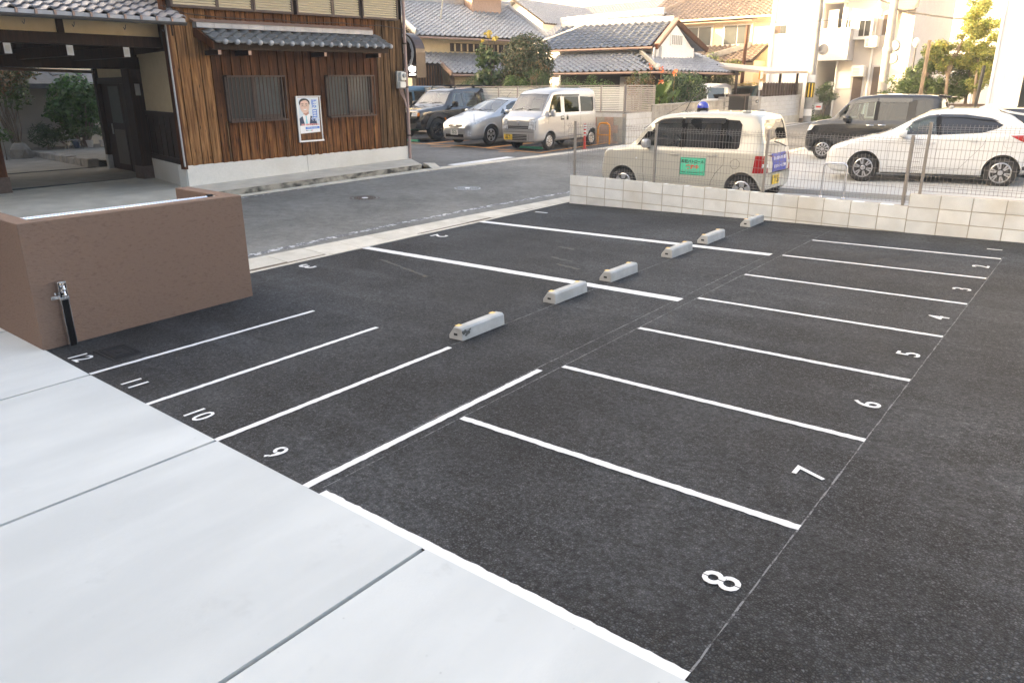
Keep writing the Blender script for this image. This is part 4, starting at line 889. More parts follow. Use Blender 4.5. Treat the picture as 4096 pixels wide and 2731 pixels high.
pt = struct(MB().add([(-21.0,9.02,.40),(-20.4,9.6,.40),(-20.4,14,.42),(-27.2,14,.45),(-27.2,9.5,.42),(-26.2,9.57,.41)], [(0,1,2,3,4,5)]).build('raised_path', 'concrete_court', fix=False))
def rock(label, x, y, z, rx, ry, rz_):
    bm = bmesh.new(); bmesh.ops.create_icosphere(bm, subdivisions=2, radius=1)
    for v in bm.verts: v.co = Vector((v.co.x*rx, v.co.y*ry, max(v.co.z,-.3)*rz_))*random.uniform(.82,1.1)
    me = bpy.data.meshes.new('rock'); bm.to_mesh(me); bm.free(); me.materials.append(M['rock']); o = link('garden_rock', me, None, (x,y,z+.2*rz_)); tag(o, label, 'rock', 'rocks in the courtyard bed')
rock('pointed garden rock at the end of the stone edging', -25.6,8.85,.22,.38,.32,.42); rock('low flat garden rock beside the leaning timber', -25.9,7.9,.22,.5,.3,.2); rock('broad grey garden rock below the small tree', -25.0,7.0,.2,.75,.35,.28); rock('dark garden rock behind the small tree trunks', -26.6,6.9,.22,.6,.5,.75)
o = MB().beam((-26.6,7.6,.3),(-26.9,7.3,1.2),.09,.09).build('timber_stake', 'bark'); tag(o, 'leaning timber stake against the courtyard wall', 'stake')
o = thing('hook_rail', 'rusty rail with hanging hooks under the passage roof', 'rail', (-20,6.5,2.62)); w = rel(o)
MB().cyl((-20.2,4.6,2.66),(-20.2,8.95,2.56),.035,n=8).build('rail', 'copper', o, warp=w)
for k in range(6): MB().tube([(-20.2,5.5+k*.6,2.6),(-20.2,5.55+k*.6,2.5),(-20.2,5.62+k*.6,2.46),(-20.2,5.70+k*.6,2.5)], .012, 5).build('hook', 'grey_plastic', o, warp=w)
# ------------------------------------------------------------------ vehicles
def smooth_tab(tab, win=.05):
    def f(x):
        n = 5; return sum(interp(tab, x+win*(k/(n-1)*2-1)) for k in range(n))/n
    return f
def eval_bool(ob, cutters):
    for c in cutters:
        m = ob.modifiers.new('b', 'BOOLEAN'); m.operation = 'DIFFERENCE'; m.solver = 'EXACT'; m.object = c
    dg = bpy.context.evaluated_depsgraph_get(); dg.update(); me = bpy.data.meshes.new_from_object(ob.evaluated_get(dg))
    ob.modifiers.clear(); return me
class Car:
    """front towards local +X; s runs from the front bumper (0) to the rear (L)"""
    def __init__(c, name, label, cat, loc, rz, L, Wd, H, top, belt, bot, hw, roofw, body, group=None, lean=.0, crown=.02, edge=.07):
        c.t = thing(name, label, cat, loc, rz, group); c.L, c.W, c.H = L, Wd, H; c.mat = body
        c.top, c.bot, c.belt, c.hw = smooth_tab(top), smooth_tab(bot), smooth_tab(belt), smooth_tab(hw); c.roofw = roofw; c.crown = crown; c.edge = edge
        c.cut = []
        ss = sorted(set([0,.01,.03,.06,.1,.15]+[L*i/54 for i in range(1,54)]+[L-.15,L-.1,L-.06,L-.03,L-.01,L]))
        c.outer = c.loft(ss, 0); tmp = bmesh.new(); tmp.from_mesh(c.outer); bmesh.ops.triangulate(tmp, faces=tmp.faces); c.bvh = BVHTree.FromBMesh(tmp); tmp.free()
    def X(c, s): return c.L/2-s
    def section(c, s, ins=0, floor=None):
        T = c.top(s)-ins; B = c.bot(s) if floor is None else floor; w = c.hw(s)-ins*1.2; bz = c.belt(s)
        g = min(max((T-bz)/(c.H-bz), 0), 1); be = min(bz, T-.05); rw = lerp(w*.93, min(c.roofw-ins, w*.97), g); dz = lerp(.025, c.edge, g)
        if floor is None:
            P = [(0,B),(w*.80,B),(w*.93,B+.05),(w*.985,B+.13),(w,lerp(B,be,.38)),(w,lerp(B,be,.62)),(w*.99,be-.06),(w*.975,be-.012),(w*.962,be)]
        else: P = [(0,B),(w*.95,B),(w*.962,be)]
        P += [(lerp(w*.962,rw,.5),lerp(be,T-dz,.5)+.0),(rw,T-dz),(rw-.03,T-dz*.45),(rw-.085,T-dz*.12),(rw*.6,T),(0,T+(c.crown if g > .2 else c.crown*.6))]
        return P
    def loft(c, ss, ins, floor=None):
        b = MB(); secs = []
        for s in ss:
            f = None if floor is None else floor(s); P = c.section(s, ins, f); ring = [(c.X(s), y, z) for y, z in P]+[(c.X(s), -y, z) for y, z in P[-2:0:-1]]; secs.append(ring)
        n = len(secs[0])
        for r in secs: b.v += r
        for i in range(len(ss)-1):
            for j in range(n): b.f.append((i*n+j, i*n+(j+1)%n, (i+1)*n+(j+1)%n, (i+1)*n+j)); b.m.append(0)
        b.f.append(tuple(range(n))); b.f.append(tuple(range((len(ss)-1)*n, len(ss)*n))[::-1]); b.m += [0,0]
        return b.mesh('loft', [c.mat,'well_black','interior'] if ins == 0 else ['interior'])
    def hit(c, o, d):
        p, n, i, dist = c.bvh.ray_cast(Vector(o), Vector(d)); return p
    def proj(c, p2, face, y=None):
        """(a,b) on a guide plane -> point on the shell and outward direction"""
        a, b = p2
        if face in ('L','R'):
            sg = 1 if face == 'L' else -1; o, d = (c.X(a), 2*sg, b), (0,-sg,0)
        elif face == 'F': o, d = (c.L/2+1.5, a, b), (-1,0,0)
        elif face == 'B': o, d = (-c.L/2-1.5, a, b), (1,0,0)
        else: o, d = (c.X(a), b, c.H+1), (0,0,-1)
        p = c.hit(o, d); d = Vector(d)
        if p is None: p = Vector(o)+d*1.6
        return p, -d
    def decal(c, name, poly, face, mat, off=.006, skirt=.02, parent=None, sub=2, thick=True):
        bm = bmesh.new(); vs = [bm.verts.new((a,b,0)) for a,b in poly]; bm.faces.new(vs); bmesh.ops.triangulate(bm, faces=bm.faces)
        for _ in range(sub): bmesh.ops.subdivide_edges(bm, edges=bm.edges[:], cuts=1, use_grid_fill=True)
        dirn = None
        for v in bm.verts:
            p, n = c.proj((v.co.x, v.co.y), face); dirn = n; v.co = p+n*off
        if thick:
            be = [e for e in bm.edges if e.is_boundary]; r = bmesh.ops.extrude_edge_only(bm, edges=be)
            for v in [g for g in r['geom'] if isinstance(g, bmesh.types.BMVert)]: v.co -= dirn*(skirt+off)
        bmesh.ops.recalc_face_normals(bm, faces=bm.faces)
        f0 = max(bm.faces, key=lambda f: f.calc_area())
        if f0.normal.dot(dirn) < 0: bmesh.ops.reverse_faces(bm, faces=bm.faces)
        me = bpy.data.meshes.new(name); bm.to_mesh(me); bm.free(); me.materials.append(M[mat]); me.shade_smooth(); me.set_sharp_from_angle(angle=R(45))
        return link(name, me, parent or c.t)
    def seam(c, pts, face, r=.004, mat='seam', name='panel_gap', parent=None, step=.06):
        P = []
        for (a, b), (a2, b2) in zip(pts, pts[1:]):
            n = max(1, int(math.hypot(a2-a, b2-b)/step))
            for i in range(n): p, d = c.proj((lerp(a,a2,i/n), lerp(b,b2,i/n)), face); P.append(p-d*r*.3)
        p, d = c.proj(pts[-1], face); P.append(p-d*r*.3)
        return MB().tube(P, r, 5).build(name, mat, parent or c.t, smooth=60)
    def cutter(c, b):
        o = b.build('cutter', 'interior'); c.cut.append(o); return o
    def cabin(c, s0, s1, drop=.30):
        ss = [lerp(s0,s1,i/16) for i in range(17)]; me = c.loft(ss, .05, lambda s: c.belt(s)-drop); c.cut.append(link('cutter', me))
    def side_window(c, poly, glass='car_glass', sides='LR', split=None):
        b = MB(); n = len(poly); vs = [(c.X(s), y, z) for y in (-2,2) for s, z in poly]
        b.add(vs, [tuple(range(n)), tuple(range(2*n-1,n-1,-1))]+[(i,(i+1)%n,n+(i+1)%n,n+i) for i in range(n)]); c.cutter(b)
        for f in sides: c.panes.append((poly, f, glass))
    def screen(c, s0, s1, y0, y1, glass, trim=True):
        """windscreen or rear window between stations s0 (lower) and s1 (upper)"""
        P = [(s0,-y0),(s0,y0),(s1,y1),(s1,-y1)]; z = lambda s: c.top(s)
        a, b_ = Vector((c.X(s0),0,z(s0))), Vector((c.X(s1),0,z(s1))); d = (b_-a).normalized(); n = Vector((0,1,0)).cross(d); n = n if n.z > 0 else -n
        if abs(n.z) < .05 and n.x*(1 if s0 < c.L/2 else -1) < 0: n = -n
        vs = [Vector((c.X(s),y,z(s)))+n*h for h in (-.25,.25) for s,y in P]; c.cutter(MB().hexa(vs))
        c.screens.append((P, n, glass))
    panes = None
    def wheels(c, s_list, r, w, rim, style, track=None, arch=.045, arch_cut=True):
        c.wl = (s_list, r, w, rim, style, track); tr = track or c.W/2-.02
        for s in s_list:
            for sg in (-1,1): c.cutter(MB().cyl((c.X(s), sg*(tr-.30), r+.01), (c.X(s), sg*(tr+.4), r+.01), r+arch, n=32))
    def finish(c, seats=((.42,),), dash=None, lights=True):
        cut = c.cut; ob = link('body', c.outer, c.t)
        for k, o in enumerate(cut): pass
        bpy.context.view_layer.update()
        for o in cut: o.matrix_basis = c.t.matrix_basis
        bpy.context.view_layer.update()
        me = eval_bool(ob, cut)
        for o in cut: bpy.data.objects.remove(o)
        me.name = 'car_body'; me.materials.clear()
        for m in (c.mat, 'interior', 'well_black'): me.materials.append(M[m])
        # interior and wheel-well faces by position: anything clearly inside the shell
        mi = []
        for p in me.polygons:
            ce = p.center; q = c.bvh.find_nearest(ce); mi.append(0 if q[3] < .006 else 1)
        me.polygons.foreach_set('material_index', mi)
        me.shade_smooth(); me.set_sharp_from_angle(angle=R(32)); ob.data = me
        c.body = ob
        for poly, f, gl in c.panes: c.decal('side_window', poly, f, gl, -.012, thick=False, sub=2)
        for P, n, gl in c.screens:
            bm = bmesh.new(); N = 10; V = []
            for j in range(N+1):
                for i in range(N+1):
                    s = lerp(P[0][0],P[3][0],j/N); y = lerp(lerp(P[0][1],P[3][1],j/N), lerp(P[1][1],P[2][1],j/N), i/N)
                    p0 = Vector((c.X(s),y,c.top(s)))+n*.5; h = c.hit(p0, -n); V.append((h if h else p0-n*.5)-n*.010)
            b = MB(); b.add(V, [(j*(N+1)+i, j*(N+1)+i+1, (j+1)*(N+1)+i+1, (j+1)*(N+1)+i) for j in range(N) for i in range(N)]); b.build('windscreen' if P[0][0] < c.L/2 else 'rear_window', gl, c.t, smooth=60)
        c.make_wheels()
    def make_wheels(c):
        s_list, r, w, rim, style, track = c.wl; tr = track or c.W/2-.02; key = f'{rim}_{style}_{r:.3f}'
        if key+'_t' not in bpy.data.meshes:
            ty = [(rim,-w/2+.02),(rim+.02,-w/2),(r-.05,-w/2),(r-.015,-w/2+.015),(r,-w/2+.045),(r,w/2-.045),(r-.015,w/2-.015),(r-.05,w/2),(rim+.02,w/2),(rim,w/2-.02)]
            MB().lathe(ty, 36, 'y').mesh(key+'_t', 'tyre', smooth=35)
            b = MB(); m = 'alloy_black' if style[0] == 'b' else 'alloy'
            b.lathe([(rim,-w/2+.03),(rim+.004,w/2-.012),(rim-.012,w/2-.004),(rim-.022,w/2-.02),(rim-.03,-w/2+.04)], 32, 'y')
            n = int(style[1:].split('_')[0]); mode = style.split('_')[1]
            yo = w/2-.03
            for k in range(n):
                a = 2*math.pi*(k+.25)/n
                prs = [(0,)] if mode == 's' else [(-.16,),(.16,)]
                for (da,) in prs:
                    a2 = a+da; ca, sa = math.cos(a2), math.sin(a2); cb, sb = math.cos(a+da*.3), math.sin(a+da*.3)
                    w0, w1 = (.020,.034) if mode == 's' else (.012,.016)
                    if mode == 's' and n <= 5: w0, w1 = .035,.055
                    if mode == 's' and n >= 10: w0, w1 = .016,.020
                    p0, p1 = Vector((cb*.035,0,sb*.035)), Vector((ca*(rim-.012),0,sa*(rim-.012))); tn0, tn1 = Vector((-sb,0,cb)), Vector((-sa,0,ca))
                    b.hexa([p0-tn0*w0+Vector((0,yo-.03,0)), p0+tn0*w0+Vector((0,yo-.03,0)), p1+tn1*w1+Vector((0,yo-.03,0)), p1-tn1*w1+Vector((0,yo-.03,0)), p0-tn0*w0+Vector((0,yo+.008,0)), p0+tn0*w0+Vector((0,yo+.008,0)), p1+tn1*w1+Vector((0,yo+.016,0)), p1-tn1*w1+Vector((0,yo+.016,0))])
            b.lathe([(.05,yo-.03),(.05,yo+.012),(.035,yo+.018),(0,yo+.018)], 18, 'y'); b.mesh(key+'_r', m, smooth=40)
            MB().lathe([(rim-.02,-.02),(rim-.02,0),(0,0)], 24, 'y').mesh(key+'_d', 'well_black')
        for s in s_list:
            for sg in (1,-1):
                o = link('wheel', bpy.data.meshes[key+'_t'], c.t, loc=(c.X(s), sg*(tr-w/2-.012), r)); o.rotation_euler = (0,0,0 if sg > 0 else math.pi)
                link('rim', bpy.data.meshes[key+'_r'], o); link('brake_disc', bpy.data.meshes[key+'_d'], o)
    def part(c, name, b, mat, parent=None, smooth=None, bevel=0): return b.build(name, mat, parent or c.t, smooth=smooth, bevel=bevel)
    def mirror(c, s, z, side, mat, y, size=(.09,.20,.15)):
        sg = 1 if side == 'L' else -1; x = c.X(s); dx, dy, dz = size; b = MB(); y0 = sg*y
        vs = []; n = 10
        for k, (f, e) in enumerate(((-.5,.80),(-.2,1),(.25,.97),(.5,.62))):
            for i in range(n*2):
                a = math.pi*i/n; vs.append((x+dx*f, y0+sg*dy*.55+dy/2*e*(abs(math.cos(a))**.6)*math.copysign(1,math.cos(a)), z+dz/2*e*(abs(math.sin(a))**.6)*math.copysign(1,math.sin(a))))
        m = n*2; b.add(vs, [(i*m+j,i*m+(j+1)%m,(i+1)*m+(j+1)%m,(i+1)*m+j) for i in range(3) for j in range(m)]+[tuple(range(m)), tuple(range(3*m,4*m))[::-1]])
        o = c.part('door_mirror', b, mat, smooth=50); b2 = MB(); b2.beam((x+.01,y0-sg*.06,z-dz*.45),(x,y0+sg*dy*.35,z-dz*.35),.06,.04); c.part('mirror_stalk', b2, 'black_plastic', o); return o
    def handle(c, s, z, side, mat, cup=True):
        sg = 1 if side == 'L' else -1; p, d = c.proj((s,z), side)
        if cup: c.decal('handle_recess', [(s+.08*math.cos(a), z+.04*math.sin(a)) for a in [R(k*30) for k in range(12)]], side, c.mat if cup == 'body' else 'seam', .001, thick=False, sub=1)
        b = MB(); b.tube([(c.X(s-.095), p.y-sg*.01, z),(c.X(s-.075), p.y+sg*.022, z+.004),(c.X(s), p.y+sg*.03, z+.005),(c.X(s+.075), p.y+sg*.022, z+.004),(c.X(s+.095), p.y-sg*.01, z)], .012, 6); return c.part('door_handle', b, mat, smooth=60)
    def seat(c, s, y, z0, h=.62, mat='interior_grey'):
        b = MB(); x = c.X(s); b.box(x-.05,x+.45,y-.23,y+.23,z0-.2,z0); b.hexa([(x-.10,y-.22,z0),(x+.04,y-.22,z0),(x+.04,y+.22,z0),(x-.10,y+.22,z0),(x-.26,y-.19,z0+h),(x-.16,y-.19,z0+h),(x-.16,y+.19,z0+h),(x-.26,y+.19,z0+h)]); b.hexa([(x-.27,y-.12,z0+h+.02),(x-.17,y-.12,z0+h+.02),(x-.17,y+.12,z0+h+.02),(x-.27,y+.12,z0+h+.02),(x-.30,y-.10,z0+h+.2),(x-.21,y-.10,z0+h+.2),(x-.21,y+.10,z0+h+.2),(x-.30,y+.10,z0+h+.2)]); return c.part('seat', b, mat, bevel=.03)
    def steering(c, s, y, z):
        b = MB(); x = c.X(s); n = 20; b.tube([(x+.10*math.sin(2*math.pi*i/n), y+.18*math.cos(2*math.pi*i/n), z+.15*math.sin(2*math.pi*i/n)) for i in range(n+1)], .014, 6); b.beam((x,y-.17,z),(x,y+.17,z),.03,.04); b.cyl((x,y,z),(x+.3,y,z-.1),.03,n=8); return c.part('steering_wheel', b, 'black_plastic', smooth=60)
    def plate(c, face, y, z, mat, line1, line2, ink, off=.012, tilt=0):
        p, d = c.proj((y,z), face); sg = 1 if face == 'F' else -1; x = p.x+sg*off
        b = MB(); b.box(-.006,.006,-.165,.165,-.0825,.0825); o = c.part('number_plate', b, mat); o.location = (x+sg*.004,y,z); o.rotation_euler = (0,0,0 if sg > 0 else math.pi)
        for body, zz, size, k in ((line1,.047,.05,.8),(line2,-.022,.115,1.0)):
            me = text_mesh(body, size, ink, .0006, bold=.002); t = link('lettering', me, o); t.matrix_basis = Matrix(((0,0,1,.0072),(1,0,0,.02 if zz < 0 else 0),(0,1,0,zz),(0,0,0,1)))
        return o
    def text(c, body, face, y, z, size, ink, off, parent=None, bold=0.0, s=None):
        me = text_mesh(body, size, ink, .0006, bold=bold); p, d = c.proj((s if face in 'LR' else y, z), face)
        t = link('lettering', me, parent or c.t); q = p+d*off
        if face == 'R': m = ((1,0,0),(0,0,-1),(0,1,0)); cols = (Vector((1,0,0)),Vector((0,0,1)),Vector((0,-1,0)))
        elif face == 'L': cols = (Vector((-1,0,0)),Vector((0,0,1)),Vector((0,1,0)))
        elif face == 'F': cols = (Vector((0,1,0)),Vector((0,0,1)),Vector((1,0,0)))
        else: cols = (Vector((0,-1,0)),Vector((0,0,1)),Vector((-1,0,0)))
        X, Y, Z = cols; t.matrix_basis = Matrix(((X.x,Y.x,Z.x,q.x),(X.y,Y.y,Z.y,q.y),(X.z,Y.z,Z.z,q.z),(0,0,0,1))); return t
    def wiper(c, s, y0, y1, lift=.03):
        z = c.top(s)+lift; b = MB(); b.tube([(c.X(s)+.0,y0,z),(c.X(s+.05),lerp(y0,y1,.5),z+.035),(c.X(s+.06),y1,z+.03)], .008, 5); return c.part('wiper', b, 'black_plastic')
def new_car(*a, **k):
    c = Car(*a, **k); c.panes = []; c.screens = []; return c
def circ(s, z, r, n=24, sx=1.0): return [(s+r*sx*math.cos(2*math.pi*i/n), z+r*math.sin(2*math.pi*i/n)) for i in range(n)]
def arch_lip(c, s, r, side, mat, k=.05, rr=.016):
    """rolled wheel-arch edge following the shell"""
    P = []
    for a in range(-10,191,10):
        q = (s-(r+k)*math.cos(R(a)), r+.01+(r+k)*math.sin(R(a)))
        p, d = c.proj(q, side); P.append(p-d*rr*.35)
    return MB().tube(P, rr, 6).build('wheel_arch', mat, c.t, smooth=60)

# ---- cream boxy kei wagon (near, behind the block wall), front to -X world: rotate 180
zc = lotz(-6.6,13.9)
c = new_car('kei_wagon', 'cream boxy kei wagon with blue roof beacon and green patrol sign', 'car', (-6.57,14.02,zc), math.pi+R(.6), 3.40, 1.475, 1.63,
    top=[(0,.62),(.03,.80),(.10,.90),(.30,.955),(.62,1.0),(.72,1.03),(1.05,1.42),(1.18,1.52),(1.40,1.585),(2.0,1.625),(2.8,1.62),(3.15,1.585),(3.24,1.50),(3.32,1.10),(3.38,.92),(3.40,.55)],
    belt=[(0,.86),(.7,.955),(3.4,.985)], bot=[(0,.30),(.1,.20),(.5,.19),(3.2,.20),(3.4,.32)],
    hw=[(0,.56),(.05,.64),(.15,.70),(.35,.735),(3.1,.7375),(3.28,.72),(3.36,.68),(3.4,.63)], roofw=.61, body='paint_cream', crown=.03, edge=.085)
c.cabin(.78, 3.14)
c.wheels((.56,3.02-.02), .275, .155, .17, 'a5_s', arch=.055)
c.side_window([(1.02,1.005),(1.75,1.00),(1.75,1.50),(1.38,1.49),(1.30,1.46)], 'car_glass')
c.side_window([(1.83,1.0),(2.52,1.0),(2.52,1.50),(1.83,1.505)], 'car_glass_dark')
c.side_window([(2.62,1.0),(2.86,1.0),(2.90,1.03),(2.90,1.42),(2.84,1.49),(2.62,1.50)], 'car_glass_dark')
c.screen(.80, 1.17, .62, .55, 'car_glass_front')
c.screen(3.315, 3.215, .55, .50, 'car_glass_dark')
c.seat(1.75,.33,.82); c.seat(1.75,-.33,.82); c.seat(2.6,.33,.84); c.seat(2.6,-.33,.84)
c.finish(); c.steering(1.22,-.33,1.02)
S_ = 'LR'
for f in S_:
    # B-pillar and daylight-opening black trim
    c.decal('pillar_trim', [(1.742,.995),(1.838,.995),(1.838,1.51),(1.742,1.51)], f, 'black_gloss', .002, thick=False, sub=1); c.decal('pillar_trim', [(2.512,.995),(2.628,.995),(2.628,1.51),(2.512,1.51)], f, 'black_gloss', .002, thick=False, sub=1)
    c.decal('pillar_trim', [(.84,1.0),(1.03,1.0),(1.31,1.47),(1.22,1.49)], f, 'black_gloss', .002, thick=False, sub=1)
    c.decal('rain_visor', [(1.16,1.40),(1.74,1.43),(1.74,1.53),(1.36,1.51)], f, 'visor', .022, .01); c.decal('rain_visor', [(1.80,1.43),(2.56,1.43),(2.60,1.46),(2.58,1.53),(1.80,1.53)], f, 'visor', .022, .01)
    c.seam([(1.0,.98),(1.0,.60),(1.05,.28)], f); c.seam([(1.79,.99),(1.79,.28)], f); c.seam([(2.64,.98),(2.64,.72),(2.50,.56),(2.42,.40),(2.40,.28)], f); c.seam([(1.0,.30),(2.4,.30)], f)
    c.handle(1.66,.86,f,'paint_cream','body'); c.handle(2.42,.87,f,'paint_cream','body'); c.mirror(1.10,1.05,f,'paint_silver_warm',.72,(.14,.20,.17))
    c.seam(circ(2.86,.74,.085)+circ(2.86,.74,.085)[:1], f, .003); arch_lip(c,.56,.275,f,'paint_cream',.055); arch_lip(c,3.0,.275,f,'paint_cream',.055)
    c.decal('side_indicator', circ(.86,.76,.018,10), f, 'lamp_clear', .008, sub=0)
    c.decal('tail_lamp', [(3.19,.60),(3.38,.60),(3.38,.90),(3.22,.90)], f, 'lamp_red', .006, .03)
for sg in (1,-1):
    c.decal('tail_lamp', [(sg*.55,.60),(sg*.70,.60),(sg*.70,.90),(sg*.57,.90)], 'B', 'lamp_red', .006, .03); c.decal('reverse_lamp', [(sg*.555,.70),(sg*.69,.70),(sg*.69,.76),(sg*.555,.76)], 'B', 'lamp_clear', .009, .03)
    c.decal('headlamp', [(sg*.42,.60),(sg*.62,.62),(sg*.63,.80),(sg*.44,.80)], 'F', 'lamp_clear', .006, .03)
c.decal('grille', [(-.36,.62),(.36,.62),(.36,.74),(-.36,.74)], 'F', 'black_gloss', .004, .02)
c.plate('B',0.12,.46,'plate_yellow','なにわ 581','11-26','ink_black'); c.part('rear_wiper', MB().tube([(-1.70,-.30,1.02),(-1.69,.02,1.09),(-1.675,.25,1.13)], .012, 6), 'black_plastic')
c.part('bumper_strip', MB().box(-1.725,-1.70,-.5,.5,.585,.605), 'chrome')
m = c.decal('patrol_sign', [(1.80,.50),(2.30,.50),(2.30,.82),(1.80,.82)], 'L', 'magnet_green', .006, .006); m['label'] = 'green magnetic patrol sign'
mk('sign_black', (.015,.04,.03), None, rough=.5)
for body, z, size, ink, bo in (('防犯パトロール',.745,.064,'ink_black',.0015),('実施中',.645,.085,'ink_red',.002),('南警察署・南防犯推進委員協議会久世支部',.548,.0235,'ink_black',0)): c.text(body, 'L', 0, z, size, ink, .0095, m, bo, s=2.05)
q = [(1.81,.51),(2.29,.51),(2.29,.81),(1.81,.81),(1.81,.51)]; c.seam(q, 'L', .004, 'sign_black', 'sign_border', m).location.y = .008
m = c.decal('rear_sign', [(-.42,.60),(.30,.60),(.30,.92),(-.42,.92)], 'B', 'magnet_blue', .008, .006); c.text('安心安全のまち 南区', 'B', -.06, .83, .068, 'ink_white', .014, m, .001); c.text('防犯パトロール 実施中', 'B', -.06, .69, .062, 'ink_white', .014, m, .001)
bc = MB().lathe([(.11,0),(.11,.035),(.10,.05)], 20); 
o = c.part('beacon_base', bc, 'black_plastic'); o.location = (-.12,-.05,1.635)
pr_ = [(.095,.05),(.09,.09),(.072,.13),(.04,.16),(0,.17)]; bb = MB().lathe(pr_, 20).build('beacon_dome', 'beacon_blue', o, smooth=60); bb.scale = (1.3,.8,1)
c.part('antenna', MB().tube([(.45,-.5,1.60),(.75,-.48,1.67),(.22,-.46,2.0)][::2], .006, 5), 'black_plastic')
cream = c

# ---- white hatchback
zc = lotz(-3.3,18.9)-.03
d_ = math.atan2(-.40,-2.55)
c = new_car('hatchback', 'white five door hatchback with silver wheels behind the mesh fence', 'car', (-3.28,18.93,zc), d_, 4.06, 1.695, 1.50,
    top=[(0,.55),(.04,.68),(.15,.74),(.45,.85),(.85,.94),(1.12,1.00),(1.55,1.25),(1.95,1.44),(2.3,1.495),(2.75,1.495),(3.15,1.455),(3.36,1.41),(3.44,1.37),(3.80,1.09),(3.96,.99),(4.04,.85),(4.06,.5)],
    belt=[(0,.80),(.9,.90),(2.0,.955),(3.2,1.03),(4.06,1.04)], bot=[(0,.30),(.15,.19),(.6,.18),(3.4,.19),(3.9,.30),(4.06,.40)],
    hw=[(0,.50),(.06,.62),(.18,.73),(.45,.81),(.9,.84),(3.3,.8475),(3.7,.81),(3.95,.72),(4.06,.62)], roofw=.60, body='paint_pearl', crown=.03, edge=.07)
c.cabin(1.25, 3.42); c.wheels((.80,3.37), .30, .185, .195, 'a6_v', arch=.05)
c.side_window([(1.42,.985),(2.13,1.0),(2.06,1.36),(1.90,1.345),(1.66,1.235)], 'car_glass'); c.side_window([(2.20,1.0),(2.92,1.045),(3.18,1.13),(3.28,1.20),(3.05,1.315),(2.6,1.375),(2.14,1.37)], 'car_glass_dark')
c.screen(1.22,1.88,.68,.54,'car_glass_front'); c.screen(3.80,3.47,.60,.50,'car_glass_dark')
c.seat(2.05,.36,.72); c.seat(2.05,-.36,.72); c.finish(); c.steering(1.62,-.36,.98)
for f in 'LR':
    c.decal('rain_visor', [(1.60,1.22),(1.74,1.30),(1.92,1.365),(2.10,1.392),(2.10,1.33),(1.92,1.31),(1.76,1.25)], f, 'visor', .018, .01); c.decal('rain_visor', [(2.13,1.392),(2.6,1.39),(3.05,1.33),(3.20,1.27),(3.05,1.285),(2.6,1.335),(2.13,1.34)], f, 'visor', .018, .01)
    c.decal('pillar_trim', [(2.12,.995),(2.21,.995),(2.15,1.375),(2.05,1.37)], f, 'black_gloss', .002, thick=False, sub=1)
    c.seam([(1.30,.96),(1.24,.75),(1.26,.35)], f, .003); c.seam([(2.18,.98),(2.16,.6),(2.18,.32)], f, .003); c.seam([(3.05,1.08),(2.98,.82),(2.86,.66),(2.70,.46),(2.6,.33)], f, .003); c.seam([(1.26,.34),(2.6,.32)], f, .003)
    c.handle(2.02,.84,f,'paint_pearl','body'); c.handle(2.80,.90,f,'paint_pearl','body'); c.mirror(1.50,1.02,f,'paint_pearl',.82,(.15,.22,.15)); c.seam(circ(3.42,.86,.085)+circ(3.42,.86,.085)[:1], f, .003, 'grey_plastic')
    arch_lip(c,.80,.30,f,'paint_pearl'); arch_lip(c,3.37,.30,f,'paint_pearl')
    c.decal('headlamp', [(.16,.70),(.30,.79),(.58,.84),(.48,.76),(.28,.68)], f, 'lamp_clear', .006, .03); c.decal('tail_lamp', [(3.42,1.01),(3.62,1.02),(3.97,1.00),(3.97,.86),(3.80,.85),(3.62,.91)], f, 'lamp_red', .007, .03)
    c.decal('bumper_trim', [(3.66,.36),(4.0,.36),(4.02,.56),(3.84,.50),(3.72,.42)], f, 'cladding', .004, .01); c.decal('sill_trim', [(1.15,.19),(2.98,.20),(2.98,.225),(1.15,.215)], f, 'cladding', .003, .01)
c.decal('grille', [(-.40,.52),(.40,.52),(.46,.66),(-.46,.66)], 'F', 'black_gloss', .004, .02); c.decal('badge', circ(0,.62,.05,16), 'F', 'chrome', .012, .01, sub=1)
b = MB(); b.hexa([(-1.02,-.012,1.48),(-.76,-.014,1.51),(-.76,.014,1.51),(-1.02,.012,1.48),(-1.03,-.004,1.60),(-.96,-.004,1.585),(-.96,.004,1.585),(-1.03,.004,1.60)]); c.part('shark_fin', b, 'paint_pearl', bevel=.004)
b = MB(); b.hexa([(-1.60,-.52,1.37),(-1.28,-.55,1.42),(-1.28,.55,1.42),(-1.60,.52,1.37),(-1.63,-.52,1.405),(-1.15,-.55,1.475),(-1.15,.55,1.475),(-1.63,.52,1.405)]); c.part('roof_spoiler', b, 'paint_pearl', bevel=.012)
c.plate('B',0,.70,'plate_white','京都 530','24-08','ink_green')

c.t.scale = (1,1,1.035)
# ---- black boxy minivan
zc = .17
c = new_car('black_minivan', 'black boxy tall minicar with chrome door handles, beyond the white hatchback', 'car', (-5.52,23.45,zc), math.pi+R(2.0), 3.42, 1.475, 1.76,
    top=[(0,.62),(.02,.88),(.08,.97),(.30,1.05),(.60,1.10),(.72,1.16),(1.0,1.50),(1.12,1.62),(1.35,1.70),(1.9,1.755),(3.0,1.74),(3.28,1.71),(3.35,1.60),(3.38,1.2),(3.41,.95),(3.42,.5)],
    belt=[(0,.93),(.7,1.03),(3.4,1.06)], bot=[(0,.28),(.1,.19),(3.3,.2),(3.42,.3)], hw=[(0,.58),(.05,.66),(.15,.71),(.35,.7375),(3.2,.7375),(3.35,.70),(3.42,.64)], roofw=.62, body='paint_black', crown=.02, edge=.08)
c.cabin(.82,3.28); c.wheels((.52,3.04), .275, .155, .18, 'a10_s', arch=.045)
